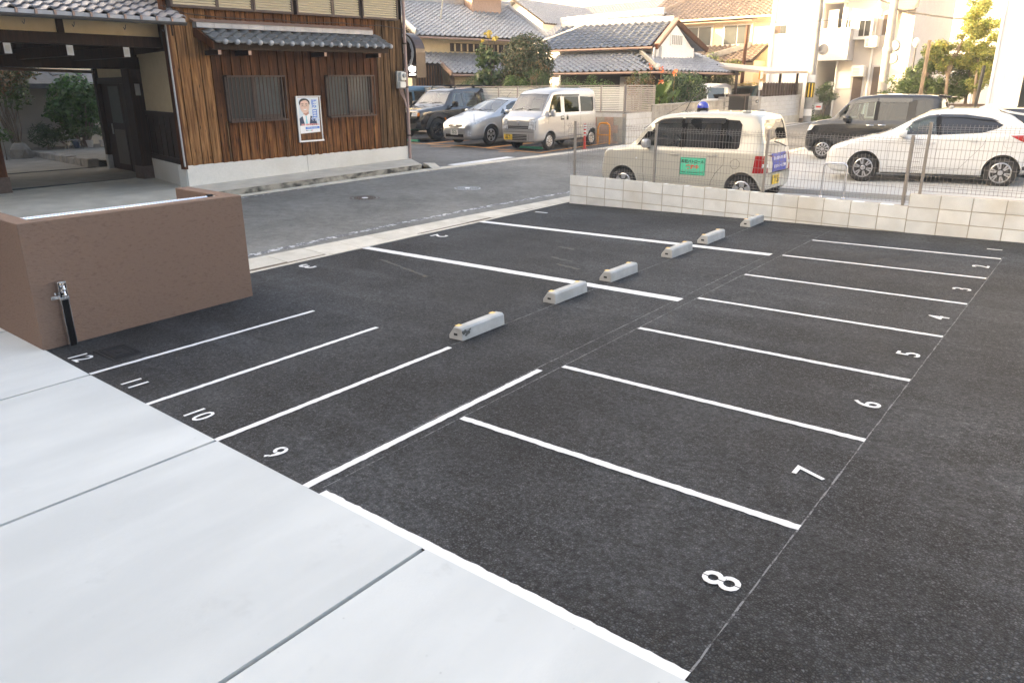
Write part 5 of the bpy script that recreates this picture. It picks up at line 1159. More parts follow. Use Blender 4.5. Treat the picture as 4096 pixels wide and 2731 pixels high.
c.side_window([(.86,1.09),(1.02,1.09),(1.12,1.50),(1.05,1.45)], 'car_glass'); c.side_window([(1.10,1.09),(1.78,1.09),(1.78,1.58),(1.30,1.57),(1.20,1.50)], 'car_glass'); c.side_window([(1.86,1.09),(2.58,1.09),(2.58,1.54),(1.86,1.56)], 'car_glass_dark'); c.side_window([(2.76,1.09),(3.08,1.09),(3.14,1.16),(3.14,1.60),(2.76,1.61)], 'car_glass_dark')
c.screen(.76,1.10,.62,.55,'car_glass_front'); c.screen(3.37,3.33,.55,.52,'car_glass_dark'); c.seat(1.75,.33,.88); c.seat(1.75,-.33,.88); c.finish(); c.steering(1.25,-.33,1.08)
for f in 'LR':
    c.decal('rain_visor', [(1.20,1.50),(1.80,1.56),(1.80,1.66),(1.34,1.62)], f, 'visor', .02, .01); c.decal('rain_visor', [(1.84,1.56),(2.62,1.54),(2.66,1.58),(2.64,1.66),(1.84,1.66)], f, 'visor', .02, .01)
    c.decal('pillar_trim', [(1.77,1.08),(1.87,1.08),(1.87,1.58),(1.77,1.58)], f, 'black_gloss', .002, thick=False, sub=1); c.decal('pillar_trim', [(2.57,1.07),(2.77,1.07),(2.77,1.6),(2.57,1.6)], f, 'cladding', .002, thick=False, sub=1)
    c.handle(1.70,.95,f,'chrome'); c.handle(2.0,.96,f,'chrome'); c.mirror(1.10,1.12,f,'paint_black',.72,(.14,.22,.17)); c.seam([(1.82,1.06),(1.82,.30)], f, .003)
    c.decal('headlamp', [(.03,.76),(.16,.80),(.24,.92),(.08,.93)], f, 'lamp_clear', .006, .02); arch_lip(c,.52,.275,f,'paint_black',.045); arch_lip(c,3.04,.275,f,'paint_black',.045)
for sg in (1,-1): c.decal('headlamp', [(sg*.40,.74),(sg*.62,.76),(sg*.64,.93),(sg*.42,.92)], 'F', 'lamp_clear', .006, .03)
c.decal('grille', [(-.38,.58),(.38,.58),(.38,.72),(-.38,.72)], 'F', 'black_gloss', .004, .02)
b = MB(); b.hexa([(-1.80,-.52,1.66),(-1.55,-.54,1.68),(-1.55,.54,1.68),(-1.80,.52,1.66),(-1.83,-.52,1.70),(-1.5,-.54,1.75),(-1.5,.54,1.75),(-1.83,.52,1.70)]); c.part('roof_spoiler', b, 'paint_black', bevel=.01)

# ---- dark estate between them
c = new_car('dark_estate', 'dark navy car mostly hidden behind the white hatchback', 'car', (-2.4,20.95,.16), math.pi+R(5), 4.55, 1.78, 1.50,
    top=[(0,.55),(.05,.72),(.3,.80),(.8,.92),(1.15,1.0),(1.6,1.24),(2.1,1.45),(2.5,1.50),(3.3,1.49),(3.9,1.42),(4.15,1.32),(4.4,1.05),(4.5,.9),(4.55,.5)],
    belt=[(0,.82),(1,.93),(4.55,1.02)], bot=[(0,.30),(.15,.19),(4.2,.2),(4.55,.35)], hw=[(0,.55),(.1,.75),(.4,.86),(.9,.89),(3.9,.89),(4.3,.82),(4.55,.68)], roofw=.62, body='paint_navy', crown=.03)
c.cabin(1.3,4.0); c.wheels((.88,3.5), .32, .2, .21, 'a10_s'); c.side_window([(1.55,.99),(2.3,1.0),(2.25,1.37),(1.95,1.32)], 'car_glass_dark'); c.side_window([(2.38,1.0),(3.3,1.02),(3.25,1.37),(2.35,1.38)], 'car_glass_dark'); c.side_window([(3.4,1.03),(3.9,1.12),(3.7,1.3),(3.35,1.36)], 'car_glass_dark')
c.screen(1.22,2.02,.70,.56,'car_glass_front'); c.screen(4.38,4.13,.6,.52,'car_glass_dark'); c.finish()
b = MB(); b.hexa([(-1.72,-.012,1.47),(-1.45,-.012,1.49),(-1.45,.012,1.49),(-1.72,.012,1.47),(-1.71,-.004,1.55),(-1.66,-.004,1.54),(-1.66,.004,1.54),(-1.71,.004,1.55)]); c.part('shark_fin', b, 'paint_navy')
for f in 'LR':
    c.mirror(1.55,1.03,f,'paint_navy',.84); c.decal('tail_lamp', [(4.1,.98),(4.45,.96),(4.45,.84),(4.15,.86)], f, 'lamp_red', .006, .03)

# ---- silver kei van (front towards -Y)
zv = .275
c = new_car('kei_van', 'silver high roof kei van with yellow plate in the car park across the road', 'van', (-14.93,20.93,zv), -math.pi/2-R(1.2), 3.39, 1.475, 1.88,
    top=[(0,.80),(.01,.95),(.05,1.0),(.30,1.10),(.38,1.15),(.80,1.66),(.90,1.74),(1.10,1.81),(1.5,1.865),(3.1,1.86),(3.30,1.83),(3.36,1.70),(3.38,1.0),(3.39,.5)],
    belt=[(0,.97),(.5,1.05),(3.39,1.10)], bot=[(0,.30),(.06,.24),(3.3,.25),(3.39,.32)], hw=[(0,.62),(.03,.675),(.10,.715),(.25,.7375),(3.2,.7375),(3.34,.71),(3.39,.66)], roofw=.625, body='paint_silver_warm', crown=.03, edge=.10)
c.cabin(.46,3.28); c.wheels((.72,3.12-.02), .27, .15, .165, 'a9_s', arch=.05)
c.side_window([(.66,1.13),(1.32,1.13),(1.32,1.60),(1.0,1.60),(.86,1.50)], 'car_glass'); c.side_window([(1.52,1.13),(2.32,1.13),(2.32,1.60),(1.52,1.60)], 'car_glass_dark'); c.side_window([(2.42,1.13),(3.12,1.13),(3.18,1.20),(3.18,1.58),(2.42,1.60)], 'car_glass_dark')
c.screen(.40,.83,.64,.575,'car_glass_front'); c.screen(3.375,3.35,.56,.52,'car_glass_dark'); c.seat(1.25,.33,.95,.55); c.seat(1.25,-.33,.95,.55); c.finish(); c.steering(.85,-.33,1.15)
for f in 'LR':
    c.decal('rain_visor', [(.88,1.52),(1.02,1.60),(1.36,1.62),(1.36,1.67),(.98,1.66)], f, 'visor', .018, .01); c.decal('rain_visor', [(1.40,1.61),(2.36,1.62),(2.36,1.67),(1.40,1.67)], f, 'visor', .018, .01)
    c.decal('door_handle_recess', [(1.26,.90),(1.44,.90),(1.44,1.02),(1.26,1.02)], f, 'chrome', .003, .01, sub=1); c.decal('door_handle', [(1.28,.94),(1.42,.94),(1.42,1.0),(1.28,1.0)], f, 'paint_silver_warm', .012, .01, sub=1)
    c.decal('door_handle_recess', [(1.58,.89),(1.68,.89),(1.68,1.04),(1.58,1.04)], f, 'seam', .003, .01, sub=1)
    c.seam([(1.46,1.10),(1.46,.34)], f); c.seam([(.62,1.1),(.60,.8)], f); c.seam([(2.38,1.1),(2.38,.62)], f); c.seam([(.98,.36),(2.8,.40)], f); c.mirror(.70,1.12,f,'paint_silver_warm',.74,(.10,.17,.22)); arch_lip(c,.72,.27,f,'paint_silver_warm'); arch_lip(c,3.10,.27,f,'paint_silver_warm')
for sg in (1,-1):
    c.decal('headlamp', [(sg*.41,.64),(sg*.655,.64),(sg*.66,.95),(sg*.44,.92)], 'F', 'lamp_clear', .012, .03); c.decal('lamp_divider', [(sg*.43,.77),(sg*.645,.77),(sg*.645,.785),(sg*.43,.785)], 'F', 'grey_plastic', .017, .02); c.decal('lamp_surround', [(sg*.395,.625),(sg*.668,.625),(sg*.672,.965),(sg*.425,.937)], 'F', 'cladding', .005, .02)
for z in (.66,.705): c.decal('grille_slot', [(-.40,z),(.40,z),(.40,z+.025),(-.40,z+.025)], 'F', 'black_plastic', .004, .01)
for z in (.315,.36,.41,.455): c.decal('grille_slot', [(-.24,z),(.34,z),(.34,z+.026),(-.24,z+.026)], 'F', 'black_plastic', .004, .01)
c.seam([(-.66,.565),(.66,.565)], 'F', .006); c.seam([(-.44,.95),(-.44,.74),(.44,.74),(.44,.95)], 'F', .004); c.seam([(-.42,.50),(-.40,.30),(.42,.30),(.42,.50)], 'F', .004)
b = MB(); p, _ = c.proj((0,.82),'F'); b.tube([(p.x+.008, .045*math.cos(2*math.pi*i/20), .82+.045*math.sin(2*math.pi*i/20)) for i in range(21)], .009, 6); b.box(p.x,p.x+.014,-.06,.06,.812,.828); c.part('front_badge', b, 'chrome', smooth=50)
c.plate('F',-.40,.40,'plate_yellow','京都 480','48-11','ink_black'); c.wiper(.40,.05,.50); c.wiper(.40,-.45,.0)
c.part('rear_bumper_lamp', MB().box(-1.70,-1.68,.55,.68,.55,.9), 'lamp_red')

# ---- silver hatch
c = new_car('silver_hybrid', 'silver sedan-like hatchback with number 10-01 between the van and black off-roader', 'car', (-17.55,21.45,.335), -math.pi/2-R(3), 4.46, 1.745, 1.49,
    top=[(0,.50),(.04,.66),(.14,.73),(.5,.86),(.95,.97),(1.25,1.06),(1.8,1.31),(2.2,1.45),(2.5,1.49),(3.0,1.475),(3.7,1.36),(4.1,1.22),(4.25,1.12),(4.40,1.0),(4.46,.5)],
    belt=[(0,.80),(1,.92),(2.2,.98),(4.46,1.10)], bot=[(0,.26),(.12,.17),(4.2,.2),(4.46,.35)], hw=[(0,.46),(.05,.60),(.16,.72),(.42,.82),(.9,.865),(3.8,.8725),(4.2,.82),(4.46,.70)], roofw=.60, body='paint_silver', crown=.04)
c.cabin(1.42,3.9); c.wheels((.92,3.62), .315, .19, .20, 'a5_s'); c.side_window([(1.42,1.0),(1.66,1.0),(1.66,1.17)], 'car_glass'); c.side_window([(1.72,1.0),(2.52,1.02),(2.50,1.385),(2.2,1.37),(1.85,1.24)], 'car_glass'); c.side_window([(2.60,1.02),(3.4,1.06),(3.62,1.16),(3.35,1.30),(2.6,1.385)], 'car_glass_dark')
c.screen(1.20,2.12,.72,.56,'car_glass_front'); c.screen(4.22,3.6,.6,.52,'car_glass_dark'); c.seat(2.35,.36,.70); c.seat(2.35,-.36,.70); c.finish(); c.steering(1.85,-.36,1.0)
for f in 'LR':
    c.mirror(1.62,1.05,f,'paint_silver',.85,(.13,.2,.15)); c.seam([(1.50,1.0),(1.40,.8),(1.42,.35)], f, .003); c.seam([(2.55,1.0),(2.52,.34)], f, .003); c.decal('rain_visor', [(1.85,1.24),(2.2,1.37),(2.52,1.40),(2.52,1.34),(2.2,1.31)], f, 'visor', .018, .01); arch_lip(c,.92,.315,f,'paint_silver'); arch_lip(c,3.62,.315,f,'paint_silver')
    c.decal('headlamp', [(.14,.66),(.30,.70),(.75,.88),(.50,.83),(.20,.76)], f, 'lamp_clear', .006, .03)
for sg in (1,-1):
    c.decal('headlamp', [(sg*.36,.60),(sg*.70,.64),(sg*.78,.80),(sg*.56,.76)], 'F', 'lamp_clear', .008, .03); c.decal('fog_lamp', [(sg*.56,.28),(sg*.66,.30),(sg*.68,.48),(sg*.57,.48)], 'F', 'lamp_clear', .006, .02)
c.decal('grille', [(-.34,.60),(-.12,.57),(.12,.57),(.34,.60),(.30,.665),(-.30,.665)], 'F', 'black_gloss', .004, .02); c.decal('lower_grille', [(-.42,.24),(.42,.24),(.42,.36),(-.42,.36)], 'F', 'black_plastic', .004, .02)
b = MB(); p, _ = c.proj((0,.64),'F'); 
for rx, rz_, zc_ in ((.085,.06,.635),(.03,.052,.645),(.075,.022,.655)): b.tube([(p.x+.022, rx*math.cos(2*math.pi*i/20), zc_+rz_*math.sin(2*math.pi*i/20)) for i in range(21)], .008, 6)
c.part('front_badge', b, 'chrome', smooth=50); c.plate('F',.0,.42,'plate_white','京都 377','10-01','ink_green'); c.wiper(1.22,.1,.6); c.wiper(1.22,-.5,.05); c.part('corner_pole', MB().tube([(1.95,.66,.62),(1.96,.67,1.02)], .008, 5), 'grey_plastic'); c.part('antenna', MB().tube([(-.4,0,1.48),(-.62,0,1.66)], .006, 5), 'black_plastic')

# ---- black off-roader
c = new_car('black_offroader', 'large black off-roader with roof rails at the far left of the car park', 'car', (-20.75,22.35,.34), -math.pi/2-R(3), 4.92, 1.98, 1.87,
    top=[(0,.70),(.03,.98),(.10,1.06),(.5,1.13),(1.1,1.19),(1.38,1.22),(1.75,1.62),(1.90,1.74),(2.1,1.80),(3.0,1.84),(4.4,1.82),(4.70,1.78),(4.78,1.6),(4.85,1.1),(4.92,.6)],
    belt=[(0,1.02),(1,1.10),(4.9,1.14)], bot=[(0,.42),(.15,.36),(4.6,.38),(4.92,.5)], hw=[(0,.80),(.05,.88),(.2,.94),(.5,.965),(4.5,.965),(4.8,.92),(4.92,.85)], roofw=.70, body='paint_black', crown=.02, edge=.08)
c.cabin(1.42,4.6); c.wheels((.90,3.75), .39, .25, .235, 'b6_v', arch=.06, track=.98); c.side_window([(1.62,1.17),(2.35,1.17),(2.35,1.64),(1.98,1.63),(1.90,1.58)], 'car_glass'); c.side_window([(2.48,1.17),(3.10,1.17),(3.10,1.65),(2.48,1.65)], 'car_glass'); c.side_window([(3.14,1.17),(3.34,1.17),(3.34,1.65),(3.14,1.65)], 'car_glass'); c.side_window([(3.42,1.17),(4.2,1.17),(4.12,1.64),(3.42,1.65)], 'car_glass'); c.side_window([(4.28,1.18),(4.6,1.2),(4.5,1.62),(4.2,1.64)], 'car_glass_dark')
c.screen(1.42,1.86,.80,.66,'car_glass_front'); c.screen(4.84,4.76,.7,.62,'car_glass_dark'); c.seat(2.4,.42,1.0); c.seat(2.4,-.42,1.0); c.finish(); c.steering(1.95,-.42,1.18)
for f in 'LR':
    for s0 in (.90,3.75):
        P = [(s0-(.39+k)*math.cos(R(a)), .40+(.39+k)*math.sin(R(a))) for k, seq in ((.055,range(0,181,20)),(.20,range(180,-1,-20))) for a in seq]; c.decal('wheel_arch', P, f, 'cladding', .035, .03, sub=1)
    c.decal('sill', [(1.4,.38),(3.3,.38),(3.3,.52),(1.4,.52)], f, 'cladding', .02, .02); c.mirror(1.66,1.26,f,'black_gloss',.97,(.14,.26,.22)); c.handle(2.25,1.06,f,'black_gloss'); c.seam([(2.42,1.14),(2.42,.5)], f); c.seam([(1.5,1.14),(1.5,.5)], f)
    sg = 1 if f == 'L' else -1; b = MB(); b.tube([(.35,sg*.62,1.80),(.28,sg*.62,1.90),(.0,sg*.62,1.92),(-1.9,sg*.62,1.90),(-2.05,sg*.62,1.80)], .024, 6); b.box(-.75,-.65,sg*.62-.02,sg*.62+.02,1.8,1.9); c.part('roof_rail', b, 'black_gloss')
    c.decal('side_marker', [(1.30,.62),(1.36,.64),(1.24,.80),(1.19,.78)], f, 'lamp_amber', .055, .02, sub=1)
for sg in (1,-1):
    c.decal('headlamp', [(sg*.52,.86),(sg*.80,.86),(sg*.80,.98),(sg*.52,.98)], 'F', 'lamp_clear', .01, .03); c.decal('indicator', [(sg*.80,.86),(sg*.875,.86),(sg*.875,.98),(sg*.80,.98)], 'F', 'lamp_amber', .008, .03); c.decal('bumper_corner', [(sg*.45,.42),(sg*.90,.42),(sg*.90,.66),(sg*.60,.60),(sg*.45,.60)], 'F', 'cladding', .02, .03)
c.decal('grille', [(-.50,.84),(.50,.84),(.50,1.0),(-.50,1.0)], 'F', 'black_gloss', .008, .02); c.decal('lower_intake', [(-.55,.50),(.55,.50),(.60,.76),(-.60,.76)], 'F', 'black_plastic', .006, .02); c.wiper(1.42,.1,.6,.02); c.wiper(1.42,-.6,-.05,.02)
# ---- blue tall car at the edge, mostly hidden by the house
c = new_car('blue_minivan', 'blue tall car half hidden behind the corner of the wooden house', 'car', (-23.9,22.9,.34), -math.pi/2-R(3), 4.3, 1.72, 1.95,
    top=[(0,.7),(.03,.98),(.3,1.08),(.7,1.15),(1.25,1.72),(1.5,1.86),(2.0,1.93),(3.9,1.92),(4.15,1.85),(4.25,1.2),(4.3,.5)], belt=[(0,1.0),(4.3,1.12)], bot=[(0,.3),(.1,.22),(4.3,.32)], hw=[(0,.66),(.08,.78),(.3,.86),(4.0,.86),(4.3,.76)], roofw=.70, body='paint_blue')
c.cabin(.9,4.1); c.wheels((.8,3.4), .31, .18, .2, 'a9_s'); c.side_window([(1.2,1.16),(2.0,1.16),(2.0,1.68),(1.5,1.68)], 'car_glass_dark'); c.side_window([(2.12,1.16),(3.0,1.16),(3.0,1.70),(2.12,1.70)], 'car_glass_dark'); c.side_window([(3.12,1.16),(3.9,1.16),(3.85,1.70),(3.12,1.70)], 'car_glass_dark'); c.screen(.74,1.3,.72,.64,'car_glass_front'); c.finish(); c.mirror(1.1,1.2,'L','paint_blue',.86)
c.decal('waist_stripe', [(.9,1.70),(3.9,1.72),(3.9,1.74),(.9,1.72)], 'L', 'black_gloss', .01, .01)
# ------------------------------------------------------------------ louvred fence and walls of the far car park
def louvre_fence(name, label, p0, p1, z0, z1, npan, slat, frame, base_dz=0.0, pitch=.058):
    p0, p1 = Vector((*p0,0)), Vector((*p1,0)); L = (p1-p0).length; t = thing(name, label, 'fence', (p0.x,p0.y,0), math.atan2(p1.y-p0.y,p1.x-p0.x))
    # local x along the fence, faces -y
    for k in range(npan+1):
        x = L*k/npan; MB().box(x-.02,x+.02,-.035,.035,z0-.04,z1).build('post', frame, t)
    MB().box(0,L,-.04,.04,z1,z1+.035).build('top_rail', frame, t); MB().box(0,L,-.03,.03,z0-.04,z0-.005).build('bottom_rail', frame, t)
    for k in range(npan):
        b = MB(); xa, xb = L*k/npan+.022, L*(k+1)/npan-.022; z = z0+.004
        while z < z1-.02:
            b.hexa([(xa,-.022,z),(xb,-.022,z),(xb,.015,z+.02),(xa,.015,z+.02),(xa,-.026,z+.034),(xb,-.026,z+.034),(xb,.008,z+.046),(xa,.008,z+.046)]); z += pitch
        o = b.build('slat_panel', slat, t, fix=False); tag(o, kind='stuff')
    return t
louvre_fence('louvre_fence', 'long cream louvred fence behind the parked cars', (-33.1,23.55), (-13.62,23.42), 1.36, 2.19, 21, 'louvre_cream', 'louvre_grey')
louvre_fence('louvre_fence', 'short grey louvred fence turning the corner beside the road', (-13.58,23.44), (-13.55,25.40), 1.36, 2.19, 2, 'louvre_grey', 'louvre_grey', pitch=.062)  # slats take the darker frame colour to show this side in shade
def block_run(name, label, p0, p1, zb, zt, bl, bh, mat, th=.15, face=-1, cap=None, rough=0.0, bond=True):
    """wall of single blocks along p0->p1, visible face on local -y"""
    p0, p1 = Vector((*p0,0)), Vector((*p1,0)); L = (p1-p0).length; t = thing(name, label, 'wall', (p0.x,p0.y,0), math.atan2(p1.y-p0.y,p1.x-p0.x))
    z_t = lambda x: lerp(zt[0],zt[1],x/L); MB().hexa([(0,.01,zb),(L,.01,zb),(L,th-.01,zb),(0,th-.01,zb),(0,.01,zt[0]-.01),(L,.01,zt[1]-.01),(L,th-.01,zt[1]-.01),(0,th-.01,zt[0]-.01)]).build('mortar_core', 'mortar', t)
    rows = int(math.ceil((max(zt)-zb)/bh)); n = int(round(L/bl)); bl = L/n
    for r_ in range(rows):
        off = bl/2 if bond and r_ % 2 else 0
        for k in range(-1, n+1):
            xa, xb = max(0,k*bl+off), min(L,(k+1)*bl+off)
            if xb-xa < .05: continue
            j = random.uniform(-.004,.004)*(1+rough*6); g_ = .005; za, zb_ = z_t(xa)-r_*bh, z_t(xb)-r_*bh
            b = MB(); b.hexa([(xa+g_,j,za-bh+g_),(xb-g_,j,zb_-bh+g_),(xb-g_,th,zb_-bh+g_),(xa+g_,th,za-bh+g_),(xa+g_,j,za-g_),(xb-g_,j,zb_-g_),(xb-g_,th,zb_-g_),(xa+g_,th,za-g_)]); b.build('block', mat, t)
    if cap: MB().hexa([(-.02,-.03,zt[0]),(L+.02,-.03,zt[1]),(L+.02,th+.03,zt[1]),(-.02,th+.03,zt[0]),(-.02,-.03,zt[0]+cap),(L+.02,-.03,zt[1]+cap),(L+.02,th+.03,zt[1]+cap),(-.02,th+.03,zt[0]+cap)]).build('coping', mat, t)
    return t
block_run('block_wall', 'pinkish split-face block wall behind the silver van', (-15.8,23.36), (-13.62,23.36), .1, (1.18,1.18), .38, .27, 'block_pink', .2, rough=1)
block_run('block_wall', 'clean pale grey block wall below the short louvred fence', (-13.50,23.40), (-13.47,25.15), .1, (1.30,1.32), .40, .2, 'block_grey', .2)
block_run('block_wall', 'grey block course under the cream louvred fence', (-33,23.44), (-13.66,23.40), 1.0, (1.32,1.32), .8, .2, 'block_grey', .12)
block_run('block_wall', 'old stained block wall along the road with a coping', (-13.50,25.2), (-13.52,31.5), .1, (1.50,1.60), .40, .2, 'block_old', .15, cap=.05)
for y, lab in ((31.75,'stacked block gate pillar left of the black gate'),(35.1,'stacked block gate pillar right of the black gate with a nameplate')):
    t = thing('gate_pillar', lab, 'pillar', (-13.6,y,.35)); wdt = .2 if y < 33 else .55
    for k in range(7): MB().box(-.2,.12,-wdt,wdt,.02+k*.2,.205+k*.2).build('block', 'block_old', t, bevel=.012)
    if y > 33: MB().box(.121,.14,-.12,.12,1.12,1.24).build('nameplate', 'black_gloss', t); [MB().box(.1405,.1445,-.08+.1*k,-.02+.1*k,1.15,1.21).build('nameplate_mark', 'sign_white', t) for k in range(2)]
t = thing('metal_gate', 'closed black panel gate between the two block pillars', 'gate', (-13.62,33.2,.35)); MB().box(-.03,.03,-1.2,1.2,.05,1.5).build('gate_leaf', 'black_plastic', t); MB().box(.031,.05,-1.22,1.25,1.42,1.5).build('top_rail', 'brown_metal', t); MB().box(.031,.05,.7,.82,.05,1.42).build('stile', 'brown_metal', t); MB().box(.031,.05,-1.2,-1.1,.05,1.42).build('stile', 'brown_metal', t); MB().box(.051,.10,.72,.8,.6,.8).build('latch', 'iron_grey', t)
block_run('block_wall', 'pale block wall under the brown railing by the utility pole', (-13.52,35.7), (-13.5,41.0), .75, (1.66,1.72), .40, .2, 'block_grey', .15, cap=.05)
o = MB().box(-13.66,-13.44,35.7,41.05,.2,.78).build('retaining_wall', 'concrete_old'); tag(o, 'tan concrete retaining wall below the pale block wall', 'wall')
t = thing('brown_railing', 'brown vertical bar railing with panels on the pale block wall', 'fence', (-13.6,36.0,1.7))
MB().box(-.03,-.01,-.2,4.95,.05,.62).build('panel', 'brown_metal', t)
for k in range(14): MB().box(-.009,.03,-.15+k*.375,-.12+k*.375,.0,.66).build('baluster', 'brown_metal', t)
for z in (.1,.32,.55): MB().box(-.008,.02,-.2,4.95,z,z+.025).build('rail', 'brown_metal', t)
# ------------------------------------------------------------------ houses beyond (far)
def box_house(name, label, cat, poly, z0, z1, mat, loc=None):
    cx_ = sum(p[0] for p in poly)/len(poly); cy_ = sum(p[1] for p in poly)/len(poly); t = thing(name, label, cat, (cx_,cy_,z0))
    MB().prism([(x-cx_,y-cy_) for x,y in poly], 0, z1-z0).build('wall', mat, t); return t, (lambda v: (v[0]-cx_, v[1]-cy_, v[2]-z0))
def roof_slab(parent, w, e0, e1, up, rise, run, mat='timber_dark', th=.08, mit=(0,0)):
    """sloped slab from eave e0-e1 going up"""
    e0, e1 = Vector(e0), Vector(e1); v = Vector((up[0]*run,up[1]*run,rise)); d = Vector((0,0,-th)); q = (e1-e0).normalized(); v0, v1 = v+q*mit[0], v-q*mit[1]
    return MB().hexa([e0+d,e1+d,e1+v1+d,e0+v0+d,e0,e1,e1+v1,e0+v0]).build('roof', mat, parent, warp=w)
def tiled(parent, w, e0, e1, up, rise, run, tm, tw, te, keep=None, cap=300, slab=True, mit=(0,0)):
    e0, e1 = Vector(e0), Vector(e1); U = (e1-e0); L = U.length; U = U/L; V = Vector((up[0]*run,up[1]*run,rise)); S_ = V.length; V = V/S_; N = U.cross(V)
    if N.z < 0: e0, e1 = e1, e0; U = -U; N = U.cross(V)
    p = roof_slab(parent, w, e0, e1, up, rise, run, mit=mit) if slab else parent
    tile_roof(p, Vector(w(e0))+N*.01-V*.05, U, V, int(L/tw), int(S_/te)+1, tw, te, tm, keep, cap); return p
TG = tile_mesh('tile_a', .285, .255, 'tile_light', 1.7, .055); TB = tile_mesh('tile_b', .33, .30, 'tile_blue', 1.2, .05); TC = tile_mesh('tile_c', .30, .27, 'tile_light', 1.6, .05); TR = tile_mesh('tile_d', .32, .30, 'tile_brown', 1.6, .05)
def ridge(parent, w, a, b, r=.16, mat='tile_light', name='ridge'):
    a, b = Vector(a), Vector(b); d = (b-a).normalized(); m = MB(); m.beam(a,b,r*1.1,r*1.6); m.tube([a+Vector((0,0,r*.8)),b+Vector((0,0,r*.8))], r*.55, 8); return m.build(name, mat, parent, warp=w)
# traditional house: eave along the road direction
ed = Vector((.287,.958)); up = Vector((-.958,.287)); E0 = Vector((-27.7,27.5)); E1 = E0+ed*8.35
th_, w = box_house('tiled_house', 'large traditional house with long silver grey tiled roof behind the car park', 'house', [tuple(E0+up*1.0+ed*.3),tuple(E1+up*1.0-ed*.4),tuple(E1+up*7-ed*.4),tuple(E0+up*7+ed*.3)], .3, 4.75, 'plaster_cream')
main = tiled(th_, w, (*E0,4.6), (*E1,4.6), up, 1.9, 3.95, TG, .285, .255, cap=300)
bk = E0+up*7.9; b2 = E1+up*7.9; MB().hexa([(*bk,4.5),(*b2,4.5),(*(E1+up*3.95),6.45),(*(E0+up*3.95),6.45),(*bk,4.58),(*b2,4.58),(*(E1+up*3.95),6.53),(*(E0+up*3.95),6.53)]).build('rear_roof', 'tile_grey', th_, warp=w)
ridge(th_, w, (*(E0+up*3.95),6.58), (*(E1+up*3.95),6.58), .2); ridge(th_, w, (*(E0+ed*.12),4.72), (*(E0+ed*.12+up*3.9),6.55), .13, name='verge_ridge'); ridge(th_, w, (*(E1-ed*.15),4.72), (*(E1-ed*.15+up*3.9),6.55), .13, name='verge_ridge')
b = MB(); b.tube([(*(E0-up*.08),4.52),(*(E1-up*.08),4.48)], .05, 8); b.build('rain_gutter', 'copper', th_, warp=w)
for k in range(19): q = E0+ed*(2.6+k*.19)+up*.97; q2 = q+ed*.09; MB().hexa([(*q,3.98),(*q2,3.98),(*(q2+up*.05),3.98),(*(q+up*.05),3.98),(*q,4.34),(*q2,4.34),(*(q2+up*.05),4.34),(*(q+up*.05),4.34)]).build('vent_bar', 'plaster_cream' if k % 2 else 'timber_dark', th_, warp=w)
q = E0+ed*2.55+up*.98; q2 = q+ed*3.5; MB().hexa([(*q,3.96),(*q2,3.96),(*(q2+up*.1),3.96),(*(q+up*.1),3.96),(*q,4.36),(*q2,4.36),(*(q2+up*.1),4.36),(*(q+up*.1),4.36)]).build('vent_recess', 'timber_dark', th_, warp=w)
q = E0+ed*.2+up*.96; q2 = E1-ed*.3+up*.96; MB().hexa([(*q,3.7),(*q2,3.7),(*(q2+up*.1),3.7),(*(q+up*.1),3.7),(*q,3.88),(*q2,3.88),(*(q2+up*.1),3.88),(*(q+up*.1),3.88)]).build('wall_beam', 'timber_dark', th_, warp=w)
# lower roof: same plane, right part reaches lower
F0 = E0-up*1.05+ed*.0; F1 = F0+ed*8.0; low = tiled(th_, w, (*F0,2.86), (*F1,2.86), up, .98, 2.0, TG, .285, .255, keep=lambda i,j: i >= 5 or j >= 4, cap=240, slab=False)
MB().hexa([(*(F0+ed*1.4),2.78),(*F1,2.78),(*(F1+up*2),3.76),(*(F0+ed*1.4+up*2),3.76),(*(F0+ed*1.4),2.84),(*F1,2.84),(*(F1+up*2),3.82),(*(F0+ed*1.4+up*2),3.82)]).build('lower_roof', 'timber_dark', th_, warp=w)
MB().hexa([(*(F0+up*1.0),3.27),(*(F0+ed*1.39+up*1.0),3.27),(*(F0+ed*1.39+up*2),3.76),(*(F0+up*2),3.76),(*(F0+up*1.0),3.33),(*(F0+ed*1.39+up*1.0),3.33),(*(F0+ed*1.39+up*2),3.82),(*(F0+up*2),3.82)]).build('lower_roof', 'timber_dark', th_, warp=w)
MB().beam((*(F0+ed*1.38-up*.05),2.84),(*(F0+ed*1.38+up*1.05),3.38),.09,.2).build('barge_board', 'copper', th_, warp=w); MB().tube([(*(F0+ed*1.4-up*.06),2.78),(*(F1-up*.06),2.75)], .05, 8).build('rain_gutter', 'copper', th_, warp=w)
q, q2 = F0+ed*.1+up*1.25, F0+ed*1.6+up*1.25; MB().hexa([(*q,.3),(*q2,.3),(*(q2+up*.1),.3),(*(q+up*.1),.3),(*q,3.3),(*q2,3.3),(*(q2+up*.1),3.3),(*(q+up*.1),3.3)]).build('timber_front', 'timber_dark', th_, warp=w)
for k in range(10): a = q+ed*(.08+k*.15)-up*.03; MB().beam((*a,1.5),(*a,3.25),.04,.03,up=(1,0,0)).build('batten', 'board_brown', th_, warp=w)
q, q2 = F0+ed*1.65+up*.6, F1-ed*.1+up*.6; MB().hexa([(*q,.3),(*q2,.3),(*(q2+up*.1),.3),(*(q+up*.1),.3),(*q,2.95),(*q2,2.95),(*(q2+up*.1),2.95),(*(q+up*.1),2.95)]).build('shuttered_front', 'brown_metal', th_, warp=w)
q, q2 = F0+ed*1.9+up*.57, F0+ed*3.6+up*.57
